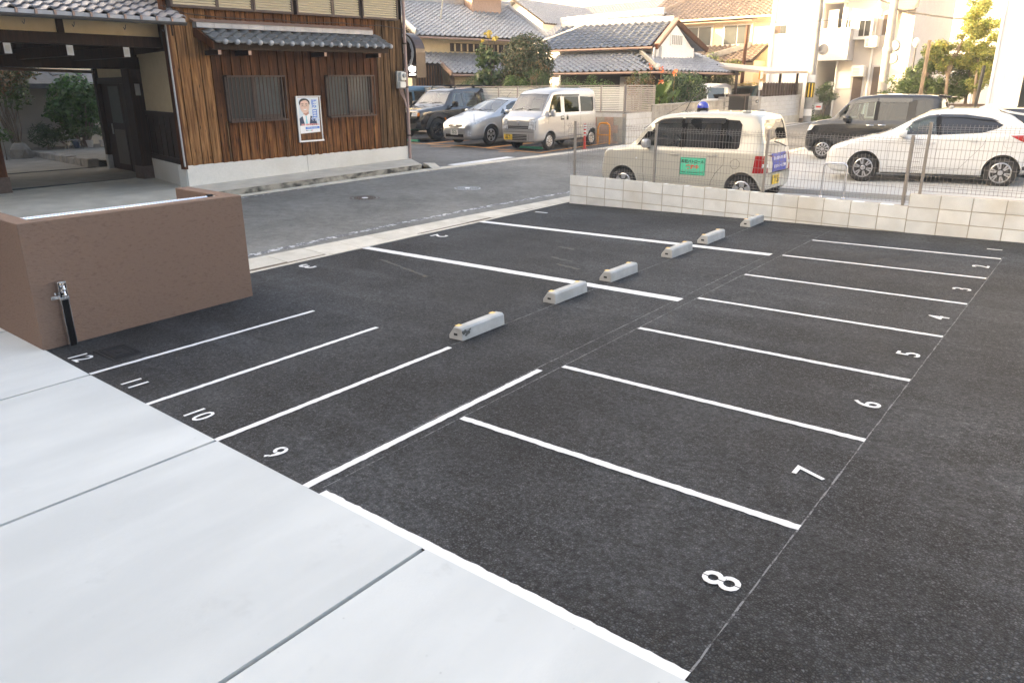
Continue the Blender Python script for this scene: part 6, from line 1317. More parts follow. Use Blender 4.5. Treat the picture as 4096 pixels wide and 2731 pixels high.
for k in range(16): z = 1.6+k*.07; MB().hexa([(*q,z),(*q2,z),(*(q2+up*.02),z),(*(q+up*.02),z),(*q,z+.055),(*q2,z+.055),(*(q2+up*.03),z+.055),(*(q+up*.03),z+.055)]).build('shutter_slat', 'shutter_beige', th_, warp=w)
# small raised gable on the ridge
p = E0+ed*5.2+up*3.0; q = p+ed*1.9
MB().hexa([(*p,5.9),(*q,5.9),(*(q+up*1.9),5.9),(*(p+up*1.9),5.9),(*p,7.3),(*q,7.3),(*(q+up*1.9),7.3),(*(p+up*1.9),7.3)]).build('raised_gable', 'copper', th_, warp=w); tiled(th_, w, (*(p-ed*.3-up*.45),6.95), (*(q+ed*.3-up*.45),6.95), up, .75, 1.4, TG, .285, .255, cap=40)
# blue-roofed house
B2, w = box_house('blue_roof_house', 'house with blue grey tiled gable roof and white vented gable', 'house', [(-22,31.5),(-16.8,32.0),(-16.8,35.2),(-22,35.0)], .3, 3.9, 'plaster_white')
tiled(B2, w, (-22.6,30.7,3.86), (-16.9,31.35,3.86), (-.11,.99), 1.12, 2.25, TB, .33, .30, cap=200)
MB().hexa([(-22.6,35.6,3.8),(-16.6,36.0,3.8),(-17.15,33.6,4.95),(-22.85,32.95,4.95),(-22.6,35.6,3.86),(-16.6,36.0,3.86),(-17.15,33.6,5.0),(-22.85,32.95,5.0)]).build('rear_roof', 'tile_blue', B2, warp=w)
ridge(B2, w, (-22.85,32.93,5.06), (-17.12,33.58,5.06), .14, 'tile_light'); b = MB(); b.tube([(-22.6,30.62,3.80),(-16.9,31.27,3.80)], .05, 8); b.build('rain_gutter', 'copper', B2, warp=w)
MB().add([(-16.98,31.7,3.86),(-16.98,35.5,3.86),(-17.2,33.6,4.9)], [(0,1,2)]).build('gable_wall', 'plaster_white', B2, warp=w, fix=False)
MB().prism([(31.75,2.9),(35.3,2.9),(35.3,3.9),(33.6,4.82),(31.75,3.9)], -17.2, -16.95, 'x').build('gable_block', 'plaster_white', B2, warp=w)
MB().box(-16.949,-16.90,33.0,34.2,3.95,4.45).build('vent_frame', 'sign_white', B2, warp=w)
for k in range(6): MB().box(-16.899,-16.88,33.1+k*.18,33.19+k*.18,4.0,4.4).build('vent_slot', 'grey_plastic', B2, warp=w)
MB().beam((-16.72,31.3,3.82),(-17.0,33.6,5.0),.12,.22).build('barge_board', 'timber_red', B2, warp=w); MB().beam((-17.0,33.6,5.0),(-16.5,36.0,3.84),.12,.22).build('barge_board', 'timber_red', B2, warp=w)
for k in range(8): t_ = k/8; p_ = Vector((-16.70,31.3,3.93)).lerp(Vector((-16.98,33.6,5.11)), t_); q_ = Vector((-16.70,31.3,3.93)).lerp(Vector((-16.98,33.6,5.11)), t_+.12); MB().beam(p_, q_, .2, .1).build('verge_tile', 'copper', B2, warp=w)
tiled(B2, w, (-21.5,29.1,2.80), (-15.9,29.75,2.80), (-.11,.99), .82, 2.0, TC, .30, .27, cap=180, keep=lambda i,j: i*.30 < 5.45-j*.27*.92, mit=(0,2.0))
tiled(B2, w, (-15.75,29.75,2.80), (-15.2,36.8,2.80), (-1,.07), .82, 2.0, TC, .30, .27, cap=120, keep=lambda i,j: i*.30 > j*.27*.92-.05, mit=(2.0,0))
ridge(B2, w, (-15.75,29.75,2.92), (-17.75,31.6,3.74), .09, 'tile_grey', 'hip_ridge'); MB().lathe([(.02,0),(.11,.02),(.14,.06),(.09,.12),(.02,.14)], 14, 'y', (-15.7,29.6,2.95)).build('hip_end_tile', 'tile_light', B2, warp=w, smooth=40)
b = MB(); b.tube([(-21.5,29.0,2.74),(-15.65,29.68,2.74),(-15.1,36.8,2.74)], .05, 8); b.build('rain_gutter', 'copper', B2, warp=w)
MB().box(-21,-16.4,30.2,30.4,.3,2.85).build('lower_wall', 'timber_dark', B2, warp=w); MB().box(-16.6,-16.4,30.4,36.5,.3,2.85).build('lower_wall', 'timber_dark', B2, warp=w); MB().box(-17.8,-16.7,30.15,30.19,1.2,2.6).build('door_panel', 'plaster_grey', B2, warp=w)
MB().tube([(-16.75,31.2,3.78),(-16.7,31.0,3.4),(-16.3,30.4,3.0),(-16.2,30.2,2.9)], .045, 8).build('downpipe', 'wall_grey', B2, warp=w)
# yellow house
Y2, w = box_house('yellow_house', 'sunlit cream two storey house with brown tiled roofs', 'house', [(-24.6,46),(-16.9,46),(-16.9,53),(-24.6,53)], .5, 6.2, 'wall_cream')
tiled(Y2, w, (-25.2,45.1,6.05), (-16.5,45.1,6.05), (0,1), 2.1, 4.2, TR, .32, .30, cap=300); ridge(Y2, w, (-25.1,45.2,6.15), (-22.4,49.0,8.1), .12, 'tile_brown', 'hip_ridge'); ridge(Y2, w, (-22.4,49.2,8.2), (-17,49.2,8.2), .16, 'tile_brown')
b = MB(); b.tube([(-25.2,45.0,5.98),(-16.5,45.0,5.98)], .06, 8); b.build('rain_gutter', 'wall_cream', Y2, warp=w)
for x0, x1 in ((-22.55,-20.85),(-20.05,-18.4)):
    f = MB().box(x0-.08,x1+.08,45.93,45.999,4.52,5.70).build('window', 'sign_white', Y2, warp=w)
    for k in range(2): a = lerp(x0,x1,k/2); MB().box(a+.04,a+(x1-x0)/2-.04,45.90,45.929,4.60,5.62).build('pane', 'glass_curtain' if 'glass_curtain' in M else 'glass_grey', f, warp=w)
MB().hexa([(-23.1,45.2,5.80),(-18.1,45.2,5.80),(-18.1,46,5.95),(-23.1,46,5.95),(-23.1,45.2,5.86),(-18.1,45.2,5.86),(-18.1,46,6.02),(-23.1,46,6.02)]).build('window_hood', 'copper', Y2, warp=w)
tiled(Y2, w, (-25.0,43.6,3.55), (-17.2,43.6,3.55), (0,1), .92, 2.3, TR, .32, .30, cap=160); MB().box(-24.4,-17.4,44.3,46,.5,3.6).build('ground_floor', 'wall_cream', Y2, warp=w); ridge(Y2, w, (-20.0,43.3,3.72), (-18.2,45.6,4.5), .14, 'tile_grey', 'hip_ridge')
# white building
W2, w = box_house('white_building', 'plain white rendered building beside the utility pole', 'building', [(-16.5,44.0),(-13.75,44.0),(-13.75,53),(-16.5,53)], .5, 9.5, 'wall_white')
f = MB().box(-16.28,-15.55,43.94,43.999,4.88,5.40).build('window', 'sign_white', W2, warp=w); MB().box(-16.22,-15.93,43.92,43.939,4.93,5.35).build('pane', 'brown_metal', f, warp=w); MB().box(-15.91,-15.61,43.92,43.939,4.93,5.35).build('pane', 'glass_grey', f, warp=w)
MB().box(-16.36,-16.28,43.9,43.999,.6,9.0).build('downpipe', 'wall_white', W2, warp=w)
for k in range(8): MB().box(-14.9+k*.12,-14.85+k*.12,43.4,43.45,1.6,2.5).build('porch_bar', 'sign_white', W2, warp=w)
# beige apartments with balconies
A2, w = box_house('beige_apartments', 'beige three storey terrace with balconies and a window box', 'building', [(-13.72,48.0),(-10.3,48.0),(-10.3,58),(-13.72,58)], .5, 9.5, 'wall_beige')
MB().box(-14.6,-13.0,46.9,47.998,3.45,4.95).build('balcony', 'wall_grey', A2, warp=w, bevel=.03); MB().box(-14.65,-12.95,46.85,47.997,4.955,5.02).build('balcony_cap', 'sign_white', A2, warp=w); MB().box(-14.6,-13.55,46.95,47.997,6.3,8.2).build('upper_balcony', 'wall_beige', A2, warp=w)
for x0, x1, z0, z1, nm in ((-14.5,-14.0,5.05,6.0,'door'),(-13.58,-13.32,5.02,5.52,'window'),(-12.70,-12.15,4.62,5.35,'window'),(-13.68,-12.95,2.05,2.92,'panel'),(-12.9,-12.3,.6,3.0,'porch'),(-11.95,-11.4,.6,3.2,'porch'),(-11.8,-11.35,4.6,5.7,'recess')):
    o = MB().box(x0,x1,47.93,47.999,z0,z1).build('window' if nm == 'window' else nm, 'sign_white' if nm in ('window','panel','door') else 'wall_grey', A2, warp=w)
    if nm == 'window': [MB().box(lerp(x0,x1,k/2)+.03,lerp(x0,x1,(k+1)/2)-.03,47.91,47.929,z0+.05,z1-.05).build('pane', 'glass_dark', o, warp=w) for k in range(2)]
    if nm in ('porch','recess'): MB().box(x0+.06,x1-.06,47.915,47.929,z0+.05,z1-.08).build('dark_opening', 'brown_metal', o, warp=w)  # dark panel stands in for the shade inside the opening
wb_ = MB().box(-13.05,-12.12,47.5,47.93,4.46,5.5).build('bay_window', 'sign_white', A2, warp=w); [MB().box(-12.75+.28*k,-12.52+.28*k,47.47,47.499,4.62,5.36).build('pane', 'glass_dark', wb_, warp=w) for k in range(2)]
for x, z in ((-12.85,2.65),(-12.4,4.05)):
    ac = MB().box(x,x+.62,47.4,47.92,z,z+.55).build('air_conditioner', 'white_plastic', A2, warp=w, bevel=.03); [MB().box(x+.08,x+.4,47.385,47.399,z+.1+.07*k,z+.13+.07*k).build('grille_slat', 'grey_plastic', ac, warp=w) for k in range(5)]
for x in (-13.74,-12.08,-11.3): MB().tube([(x,47.9,.6),(x,47.9,3.2),(x+.05,47.85,6.5)], .05, 8).build('downpipe', 'sign_white', A2, warp=w)
MB().box(-14.05,-13.8,47.85,47.999,2.15,2.4).build('letter_box', 'iron_grey', A2, warp=w); MB().hexa([(-11.6,46.9,5.7),(-10.2,46.9,5.7),(-10.2,48,5.9),(-11.6,48,5.9),(-11.6,46.9,5.78),(-10.2,46.9,5.78),(-10.2,48,6.3),(-11.6,48,6.3)]).build('porch_roof', 'copper', A2, warp=w)
A2.location = (A2.location.x+.95, A2.location.y-3.6, A2.location.z)
# building raised and whitened to stand in for the bright sky, and far white block
G2, w = box_house('grey_building', 'tall pale sunlit building behind the street lamp', 'building', [(-12.2,60),(4,60),(4,72),(-12.2,72)], .5, 15, 'wall_white'); o = MB().box(-9.0,-6.4,45,45.3,.4,2.7).build('garden_wall', 'wall_grey'); tag(o, 'low pale wall beyond the hedge left of the small tree', 'wall')
R2, w = box_house('far_white_block', 'large white block of flats behind the blue roofed house', 'building', [(-52,66),(-27,66),(-27,80),(-52,80)], .5, 14, 'wall_white')
for x, z in ((-38,7.75),(-35.2,7.9),(-42,7.7),(-31.5,10.4)):
    f = MB().box(x,x+1.2,65.93,65.999,z,z+1.2).build('window', 'sign_white', R2, warp=w); [MB().box(x+.06+.57*k,x+.57+.57*k,65.9,65.929,z+.06,z+1.14).build('pane', 'glass_grey', f, warp=w) for k in range(2)]
R3, w = box_house('storehouse', 'white plastered storehouse with grey tiled roof behind the traditional house', 'house', [(-38,46),(-33.6,46),(-33.6,54),(-38,54)], .5, 6.6, 'plaster_white')
MB().prism([(-38.2,6.6),(-33.4,6.6),(-35.8,8.0)], 45.9, 54, 'y').build('gable', 'plaster_white', R3, warp=w); tiled(R3, w, (-33.0,45.4,6.45), (-33.0,55,6.45), (-1,0), 1.75, 2.9, TG, .285, .27, cap=0); MB().hexa([(-38.8,45.4,6.4),(-38.8,55,6.4),(-35.85,55,8.15),(-35.85,45.4,8.15),(-38.8,45.4,6.5),(-38.8,55,6.5),(-35.85,55,8.25),(-35.85,45.4,8.25)]).build('roof', 'tile_light', R3, warp=w)
b = MB(); b.prism([(-36.3,7.1),(-36.05,7.3),(-35.8,7.1),(-35.55,7.3),(-35.3,7.1),(-35.55,6.9),(-35.8,7.1),(-36.05,6.9)], 45.8, 45.89, 'y'); b.build('gable_crest', 'copper', R3, warp=w)
R4, w = box_house('back_house', 'house with silver tiled hip roof between the storehouse and blue roof', 'house', [(-33,44),(-24,42.5),(-23,50),(-32,51.5)], .5, 5.0, 'plaster_white')
tiled(R4, w, (-33.2,43.3,4.75), (-24.2,41.8,4.75), (.16,.98), 1.75, 3.6, TG, .285, .27, cap=0); ridge(R4, w, (-32.6,46.9,6.6), (-23.8,45.4,6.6), .2)
R5, w = box_house('back_house', 'long tiled roof against the sky beyond the storehouse', 'house', [(-40,58),(-28,56),(-27,62),(-39,64)], .5, 7.6, 'plaster_white'); tiled(R5, w, (-40.5,57.2,7.4), (-27.5,55.2,7.4), (.16,.98), 1.5, 3.2, TG, .285, .27, cap=0); ridge(R5, w, (-40,60.4,8.95), (-27,58.3,8.95), .2, 'copper')
# right-hand corrugated building
C2 = thing('corrugated_building', 'white corrugated metal building at the right edge', 'building', (-3.36,27.0,.3)); w = rel(C2)
b = MB(); x = -3.36; pts = []
while x < 8: pts += [(x,27.0),(x+.05,26.975),(x+.09,26.975),(x+.14,27.0)]; x += .18
n = len(pts); b.add([(a,c_,z) for z in (.3,9.0) for a,c_ in pts], [(i,i+1,n+i+1,n+i) for i in range(n-1)]); b.build('corrugated_wall', 'wall_white', C2, warp=w, fix=False)
MB().box(-3.34,8,27.02,34,.3,9.0).build('wall', 'wall_white', C2, warp=w); MB().box(-3.40,-3.33,26.93,27.06,.3,9.0).build('corner_trim', 'sign_white', C2, warp=w)
MB().box(-2.66,-.8,26.90,26.97,.3,3.0).build('door_frame', 'sign_white', C2, warp=w); MB().box(-2.58,-.9,26.86,26.899,.3,2.9).build('glass_door', 'glass_dark', C2, warp=w)
o = MB().tube([(-3.75,27.3,.3),(-3.65,27.2,2.7)], .05, 8).build('black_post', 'wire_black'); tag(o, 'thin black post leaning beside the corrugated building', 'post')
# carport
CP = thing('carport', 'flat brown carport roof on slim posts behind the black gate', 'carport', (-14.5,38.0,.4)); w = rel(CP)
MB().hexa([(-18.6,35.9,3.32),(-13.5,35.9,2.72),(-13.3,41.3,2.80),(-18.6,41.3,3.38),(-18.6,35.9,3.44),(-13.5,35.9,2.84),(-13.3,41.3,2.92),(-18.6,41.3,3.5)]).build('roof', 'carport_roof', CP, warp=w)
for x, y, z in ((-13.65,38.3,2.76),(-13.6,40.6,2.8),(-14.95,36.1,2.9),(-18.2,36.1,3.3),(-18.2,41,3.3)): MB().box(x-.05,x+.05,y-.05,y+.05,.3,z).build('post', 'brown_metal', CP, warp=w)
for k in range(3): MB().beam((-17.6+k*.5,36.0,2.7),(-16.9+k*.5,36.0,3.18),.05,.06).build('brace', 'timber_dark', CP, warp=w)
o = MB().box(-22,-13.9,42.3,42.5,.4,2.35).build('garden_wall', 'block_old'); tag(o, 'tan block wall at the back of the carport', 'wall')
def traffic_mirror(label, x, y, z, mat, r=.2):
    t = thing('convex_mirror', label, 'mirror', (x,y,z)); MB().box(-.02,.03,-r,r,-r*.9,r*.9).build('housing', mat, t, bevel=.06); o = MB().box(.031,.04,-r*.82,r*.82,-r*.72,r*.72).build('glass', 'chrome', t, bevel=.004); MB().cyl((-.02,0,-.1),(-.02,0,-1.0),.02,n=8).build('stem', 'iron_grey', t)
traffic_mirror('orange framed convex mirror above the block gate pillar', -13.5,35.35,2.65,'orange_guard',.21); traffic_mirror('white framed convex mirror below the orange one', -13.45,35.3,2.2,'white_plastic',.2); traffic_mirror('small cream mirror on the block pillar left of the gate', -13.5,31.6,2.0,'white_plastic',.16)
# brown timber post behind the carport
o = MB().cyl((-17.6,43.2,.4),(-17.5,43.2,5.4),.11,.09,n=10).build('timber_pole', 'timber_red'); tag(o, 'reddish timber pole in front of the yellow house', 'pole')
# utility poles, lamp, wires
def upole(label, x, y, z0, h, r0, r1, lean=(0,0)):
    t = thing('utility_pole', label, 'utility pole', (x,y,z0)); MB().cyl((0,0,-.1),(lean[0],lean[1],h),r0,r1,n=20).build('shaft', 'pole_concrete', t, smooth=60); return t
P1 = upole('concrete utility pole with yellow and black striped band', -12.98,40.88,.42,12,.20,.13)
MB().lathe([(.203,1.22),(.201,1.92)], 24).build('hazard_band', 'black_plastic', P1, smooth=60)
for k in range(8): a = 2*math.pi*k/8; b = MB(); b.add([(.207*math.cos(a+d),.207*math.sin(a+d),z) for z in (1.24,1.9) for d in (-.18,0,.18)], [(0,1,4,3),(1,2,5,4)]); b.build('hazard_stripe', 'yellow_stripe', P1, fix=False)
MB().lathe([(.206,1.95),(.205,2.3)], 24).build('white_band', 'sign_white', P1, smooth=60); MB().lathe([(.211,.32),(.21,.66)], 24).build('white_band', 'sign_white', P1, smooth=60)
q = MB().box(.23,.60,.3,.34,.62,.95).build('small_notice', 'sign_white', P1); MB().box(.30,.54,.295,.2995,.72,.80).build('notice_print', 'ink_red', q); MB().tube([(.1,.2,.9),(.62,.32,.96)], .01, 5).build('bracket', 'iron_grey', P1)
MB().lathe([(.02,0),(.24,.05),(.26,.1),(.22,.1)], 20, 'y', (.36,.1,3.5)).build('traffic_mirror_back', 'pole_concrete', P1, smooth=50); MB().beam((0,0,3.3),(.36,.1,3.4),.05,.05).build('mirror_arm', 'iron_grey', P1); MB().box(.19,.24,-.06,.06,4.9,5.4).build('bracket_box', 'iron_grey', P1)
P2 = upole('concrete utility pole behind the black minivan', -8.55,36.5,.3,12,.19,.13)
MB().lathe([(.205,3.25),(.205,3.4)], 20).build('clamp', 'iron_grey', P2)
for z in (3.45,2.95): MB().lathe([(.02,-.10),(.19,-.10),(.22,-.07),(.22,.07),(.19,.10),(.02,.10)], 18, 'y', (.24,0,z)).build('round_sign_back', 'pole_concrete', P2, smooth=40)
MB().beam((-.1,0,5.1),(.15,0,5.1),.08,.08).build('cable_bracket', 'iron_grey', P2)
L1 = thing('street_lamp', 'slim black lamp post with glass globe beyond the hedge', 'street lamp', (-8.2,40,.4)); MB().cyl((0,0,0),(0,0,3.4),.05,.035,n=10).build('post', 'wire_black', L1); MB().lathe([(.03,3.4),(.12,3.48),(.15,3.6),(.13,3.74),(.04,3.82),(0,3.83)], 14).build('globe', 'white_plastic', L1, smooth=60)
def wire(label, pts, r=.018, sag=.6):
    a, b_ = Vector(pts[0]), Vector(pts[1]); P = [a.lerp(b_,i/16)-Vector((0,0,sag*4*(i/16)*(1-i/16))) for i in range(17)]; o = MB().tube(P, r, 5).build('overhead_cable', 'wire_black', smooth=60); tag(o, label, 'cable', 'overhead cables')
wire('thick overhead cable from the striped pole to the right pole', ((-12.9,40.9,7.6),(-8.5,36.5,5.35)), .03, .2); wire('thick overhead cable running right from the second pole', ((-8.5,36.5,5.2),(4,33,5.6)), .03, 1.0); wire('upper overhead cable crossing the sky at top right', ((-9.5,36,7.4),(2,29,4.6)), .03, .4); wire('thin overhead wire in front of the beige terrace', ((-20,42,5.9),(-8.6,36.5,5.0)), .012, .3)
wire('pale service cable rising over the tiled roofs', ((-22.0,33.5,3.9),(-14.2,28.2,5.2)), .022, .12) if False else None
o = MB().tube([(-23.6,31.0,4.05),(-20.5,30.5,4.7),(-18.5,30.2,5.2)], .035, 6).build('service_cable', 'louvre_cream'); tag(o, 'pale service cable slanting above the blue roof', 'cable', 'overhead cables')
o = MB().tube([(-23.2,24.6,4.9),(-22.4,24.0,5.9)], .03, 6).build('service_cable', 'louvre_cream'); tag(o, 'pale service cable beside the wooden house eave', 'cable', 'overhead cables')
wire('low thin wire slanting down to the cream car roof', ((-13.6,30.2,2.1),(-11.2,20.5,1.0)), .01, 0)
# cars in the carport (only roofs show over the wall)
c = new_car('grey_minivan', 'silver grey minivan parked behind the old block wall', 'car', (-15.9,33.6,.5), -math.pi/2-R(8), 4.3, 1.72, 1.85, top=[(0,.7),(.05,.95),(.6,1.1),(1.3,1.66),(1.6,1.79),(2.2,1.84),(3.9,1.83),(4.2,1.74),(4.27,1.1),(4.3,.5)], belt=[(0,1.0),(4.3,1.1)], bot=[(0,.3),(4.3,.3)], hw=[(0,.66),(.1,.8),(.4,.86),(4.0,.86),(4.3,.76)], roofw=.68, body='paint_silver')
c.cabin(.9,4.1); c.wheels((.8,3.4), .31, .18, .2, 'a9_s'); c.side_window([(1.2,1.16),(2.0,1.16),(2.0,1.62),(1.6,1.62)], 'car_glass_dark'); c.side_window([(2.12,1.16),(3.9,1.16),(3.85,1.62),(2.12,1.64)], 'car_glass_dark'); c.screen(.72,1.35,.72,.62,'car_glass_dark'); c.finish()
c = new_car('teal_minicar', 'teal blue tall minicar under the carport', 'car', (-15.3,38.7,.5), -math.pi/2-R(4), 3.4, 1.475, 1.75, top=[(0,.7),(.05,.95),(.5,1.1),(1.0,1.6),(1.3,1.7),(1.9,1.75),(3.2,1.73),(3.35,1.6),(3.38,1.1),(3.4,.5)], belt=[(0,1.0),(3.4,1.06)], bot=[(0,.3),(3.4,.3)], hw=[(0,.6),(.1,.7),(.35,.7375),(3.2,.7375),(3.4,.66)], roofw=.62, body='paint_teal')
c.cabin(.7,3.2); c.wheels((.6,3.0), .275, .155, .18, 'a9_s'); c.side_window([(1.0,1.1),(1.7,1.1),(1.7,1.58),(1.3,1.58)], 'car_glass'); c.side_window([(1.8,1.1),(3.0,1.1),(3.0,1.58),(1.8,1.58)], 'car_glass_dark'); c.screen(.6,1.02,.62,.55,'car_glass_front'); c.finish()
# parking sign next to the wooden house
SG = thing('parking_sign', 'brown parking sign with white ring and lit vacancy character', 'sign', (-15.62,15.2,.25), R(0)); w = rel(SG)
pl = [(-16.4,2.42),(-15.28,2.42),(-15.28,3.05)]+[(-15.84+.56*math.cos(R(a)), 3.05+.52*math.sin(R(a))) for a in range(0,181,12)]+[(-16.4,3.05)]
MB().prism(pl, 15.2, 15.55, 'y').build('sign_box', 'sign_brown', SG, warp=w); MB().box(-16.35,-16.2,15.3,15.45,.25,2.42).build('sign_stand', 'timber_dark', SG, warp=w)
b = MB(); n = 28
for i in range(n):
    a0, a1 = 2*math.pi*i/n, 2*math.pi*(i+1)/n; ri = .385 if i % 2 else .40; b.add([(-15.84+r_*math.cos(a), 15.185, 3.06+r_*1.03*math.sin(a)) for r_, a in ((.47,a0),(.47,a1),(ri,a1),(ri,a0))]+[(-15.84+r_*math.cos(a), 15.2, 3.06+r_*1.03*math.sin(a)) for r_, a in ((.47,a0),(.47,a1),(ri,a1),(ri,a0))], [(0,1,2,3),(0,1,5,4),(2,3,7,6)])
b.build('white_ring', 'sign_white', SG, warp=w)
me = text_mesh('P', .55, 'sign_white', .008, bold=.02); o = link('letter', me, SG); o.matrix_basis = Matrix(((1,0,0,-.19),(0,0,-1,-.012),(0,1,0,2.80),(0,0,0,1)))
me = text_mesh('空', .26, 'lit_white', .006, bold=.006); o = link('lit_character', me, SG); o.matrix_basis = Matrix(((1,0,0,.18),(0,0,-1,-.012),(0,1,0,2.33),(0,0,0,1)))
me = text_mesh('満', .26, 'sign_brown', .006); o = link('unlit_character', me, SG); o.matrix_basis = Matrix(((1,0,0,-.25),(0,0,-1,-.012),(0,1,0,2.33),(0,0,0,1)))
# delineator, guard, wheel stops in the far car park
D1 = thing('delineator_post', 'red flexible post with white reflective bands beside the kei van', 'post', (-13.62,21.0,roadz(-13.62,21.0)+.006)); MB().lathe([(.10,0),(.10,.02),(.05,.03)], 16).build('base', 'red_post', D1); MB().cyl((0,0,.02),(0,0,.78),.038,n=14).build('tube', 'red_post', D1, smooth=60)
for z in (.42,.53,.63,.71): MB().lathe([(.0395,z),(.0395,z+.05)], 14).build('reflective_band', 'reflect_white', D1, smooth=60)
GR = thing('hoop_guard', 'orange tubular hoop guard behind the kei van', 'barrier', (-13.9,22.95,.29)); MB().tube([(-.45,0,0),(-.45,0,.55),(-.38,0,.68),(-.3,0,.70),(-.1,0,.70),(0,0,.64),(.03,0,.5),(.03,0,0)], .035, 10).build('tube', 'orange_guard', GR, smooth=60); MB().cyl((-.45,0,.3),(.03,0,.3),.028,n=8).build('cross_bar', 'orange_guard', GR)
for k, (x, y) in enumerate(((-14.95,19.9),(-20.9,20.3))):
    o = MB().hexa([(x-.45,y-.06,.29),(x+.45,y-.06,.29),(x+.45,y+.06,.29),(x-.45,y+.06,.29),(x-.43,y-.03,.36),(x+.43,y-.03,.36),(x+.43,y+.03,.36),(x-.43,y+.03,.36)]).build('wheel_chock', 'magnet_green'); tag(o, ('green rubber wheel chock under the kei van','green rubber wheel chock under the black off-roader')[k], 'wheel chock')
# ------------------------------------------------------------------ vegetation
def leaves(b, blobs, n, size, aspect=.55, up=.35, shell=.55, droop=0.0):
    tot = sum(r[0]*r[1]*r[2] for _, r in blobs)**1.0; 
    for c_, r_ in blobs:
        k = max(4, int(n*(r_[0]*r_[1]*r_[2])/tot)) if len(blobs) > 1 else n
        for _ in range(k):
            d = Vector((random.gauss(0,1),random.gauss(0,1),random.gauss(0,1))).normalized(); rr = shell+(1-shell)*random.random()**.5 if random.random() < .8 else random.random()*shell
            rr *= random.uniform(.86,1.1)
            p = Vector(c_)+Vector((d.x*r_[0],d.y*r_[1],d.z*r_[2]))*rr
            nrm = (d+Vector((random.gauss(0,.6),random.gauss(0,.6),random.gauss(0,.6)+up))).normalized(); t = nrm.cross(Vector((random.gauss(0,1),random.gauss(0,1),random.gauss(0,1)-droop))).normalized(); s = nrm.cross(t)
            L = size*random.uniform(.6,1.3); w_ = L*aspect
            b.add([p-t*L*.5, p+s*w_*.5-nrm*L*.06, p+t*L*.5-nrm*L*.10, p-s*w_*.5-nrm*L*.06], [(0,1,2),(0,2,3)])
def clumps(c, r, n, cr):
    out = []
    for _ in range(n):
        d = Vector((random.gauss(0,1),random.gauss(0,1),random.gauss(0,1))).normalized()*random.uniform(.45,.95); k = random.uniform(.7,1.3)*cr
        out.append((Vector(c)+Vector((d.x*r[0],d.y*r[1],d.z*r[2])), (k,k,k*.8)))
    return out
def stems(base, tops, r, name='trunk', parent=None, mat='bark', fork=None):
    b = MB()
    for t in tops:
        a, e = Vector(base)+Vector((random.uniform(-.05,.05),random.uniform(-.05,.05),0)), Vector(t); m = a.lerp(e,.5)+Vector((random.uniform(-.15,.15),random.uniform(-.15,.15),.0)); b.tube([a, a.lerp(m,.5)+Vector((.02,0,0)), m, m.lerp(e,.6), e], [r,r*.85,r*.65,r*.45,r*.2], 7)
    return b.build(name, mat, parent, smooth=60)
def plant(name, label, cat, base, crowns, trunk_r=.05, group=None, tops=None, trunk_mat='bark'):
    """crowns: list of (blobs, n, leaf size, material, kw)"""
    t = thing(name, label, cat, base, 0, group); B = Vector(base)
    tp = tops or [tuple(Vector(c_)-B) for c_, r_ in crowns[0][0][:6]]
    stems((0,0,-.05), tp, trunk_r, 'trunk' if cat == 'tree' else 'stem', t, trunk_mat)
    for k, (blobs, n, sz, m, kw) in enumerate(crowns):
        b = MB(); leaves(b, [(Vector(c_)-B, r_) for c_, r_ in blobs], n, sz, **kw); b.build('crown' if cat == 'tree' else 'foliage', m, t, fix=False)
    return t
random.seed(21)
# behind the louvred fence
plant('round_tree', 'dense round evergreen tree clipped like a ball behind the cream fence', 'tree', (-19.9,26.2,.35), [([((-19.9,26.2,3.1),(1.10,1.0,1.15))]+clumps((-19.9,26.2,3.1),(1.05,.95,1.1),30,.30), 15000, .10, 'leaf_round', {'shell':.8})], .10)
plant('broadleaf_shrub', 'tall shrub with yellow top leaves behind the cream fence', 'shrub', (-21.5,25.6,.35), [(clumps((-21.5,25.6,2.9),(.62,.5,1.0),22,.26)+[((-21.5,25.6,2.5),(.6,.5,.7))], 1100, .17, 'leaf_mid', {'aspect':.75}), ([((-21.45,25.6,4.3),(.16,.16,.14)),((-21.1,25.6,4.1),(.14,.14,.1)),((-21.75,25.6,4.05),(.1,.1,.08))], 60, .17, 'leaf_yellow', {'aspect':.7})], .04, tops=[(0,0,4.0),(.35,0,3.7),(-.3,0,3.6),(.1,.1,3.2)])
plant('clipped_shrub', 'low clipped shrub at the foot of the yellow topped shrub', 'shrub', (-22.0,25.2,.35), [([((-22.0,25.2,2.15),(.75,.5,.5))]+clumps((-22.0,25.2,2.2),(.7,.45,.45),10,.2), 1800, .07, 'leaf_mid', {})], .05)
plant('clipped_shrub', 'bright low shrub in front of the round tree', 'shrub', (-19.5,24.9,.35), [(clumps((-19.5,24.9,2.2),(.6,.35,.42),12,.24), 1300, .09, 'leaf_bright', {})], .05)
plant('nandina', 'red tinged nandina between the round tree and the hedge', 'shrub', (-18.3,24.8,.35), [(clumps((-18.3,24.8,2.55),(.52,.35,.6),14,.22), 900, .085, 'leaf_mid', {'aspect':.35}), (clumps((-18.25,24.7,2.7),(.5,.35,.45),8,.16), 260, .085, 'leaf_autumn', {'aspect':.35})], .03)
plant('clipped_shrub', 'rounded needle shrub left of the clipped hedge', 'shrub', (-17.5,25.0,.35), [([((-17.5,25.0,2.2),(.75,.5,.55))]+clumps((-17.5,25.0,2.25),(.7,.45,.5),8,.2), 2000, .06, 'needle', {'aspect':.25})], .05)
t = plant('hedge', 'low clipped hedge along the top of the cream louvred fence', 'hedge', (-16.1,24.7,.35), [([((-17.0+k*.24,24.7,2.08),(.3,.35,.36)) for k in range(9)], 2400, .06, 'leaf_bright', {}), ([((-15.7,24.6,2.45),(.22,.2,.22)),((-16.4,24.6,2.4),(.06,.06,.25))], 160, .07, 'leaf_bright', {'aspect':.3})], .05)
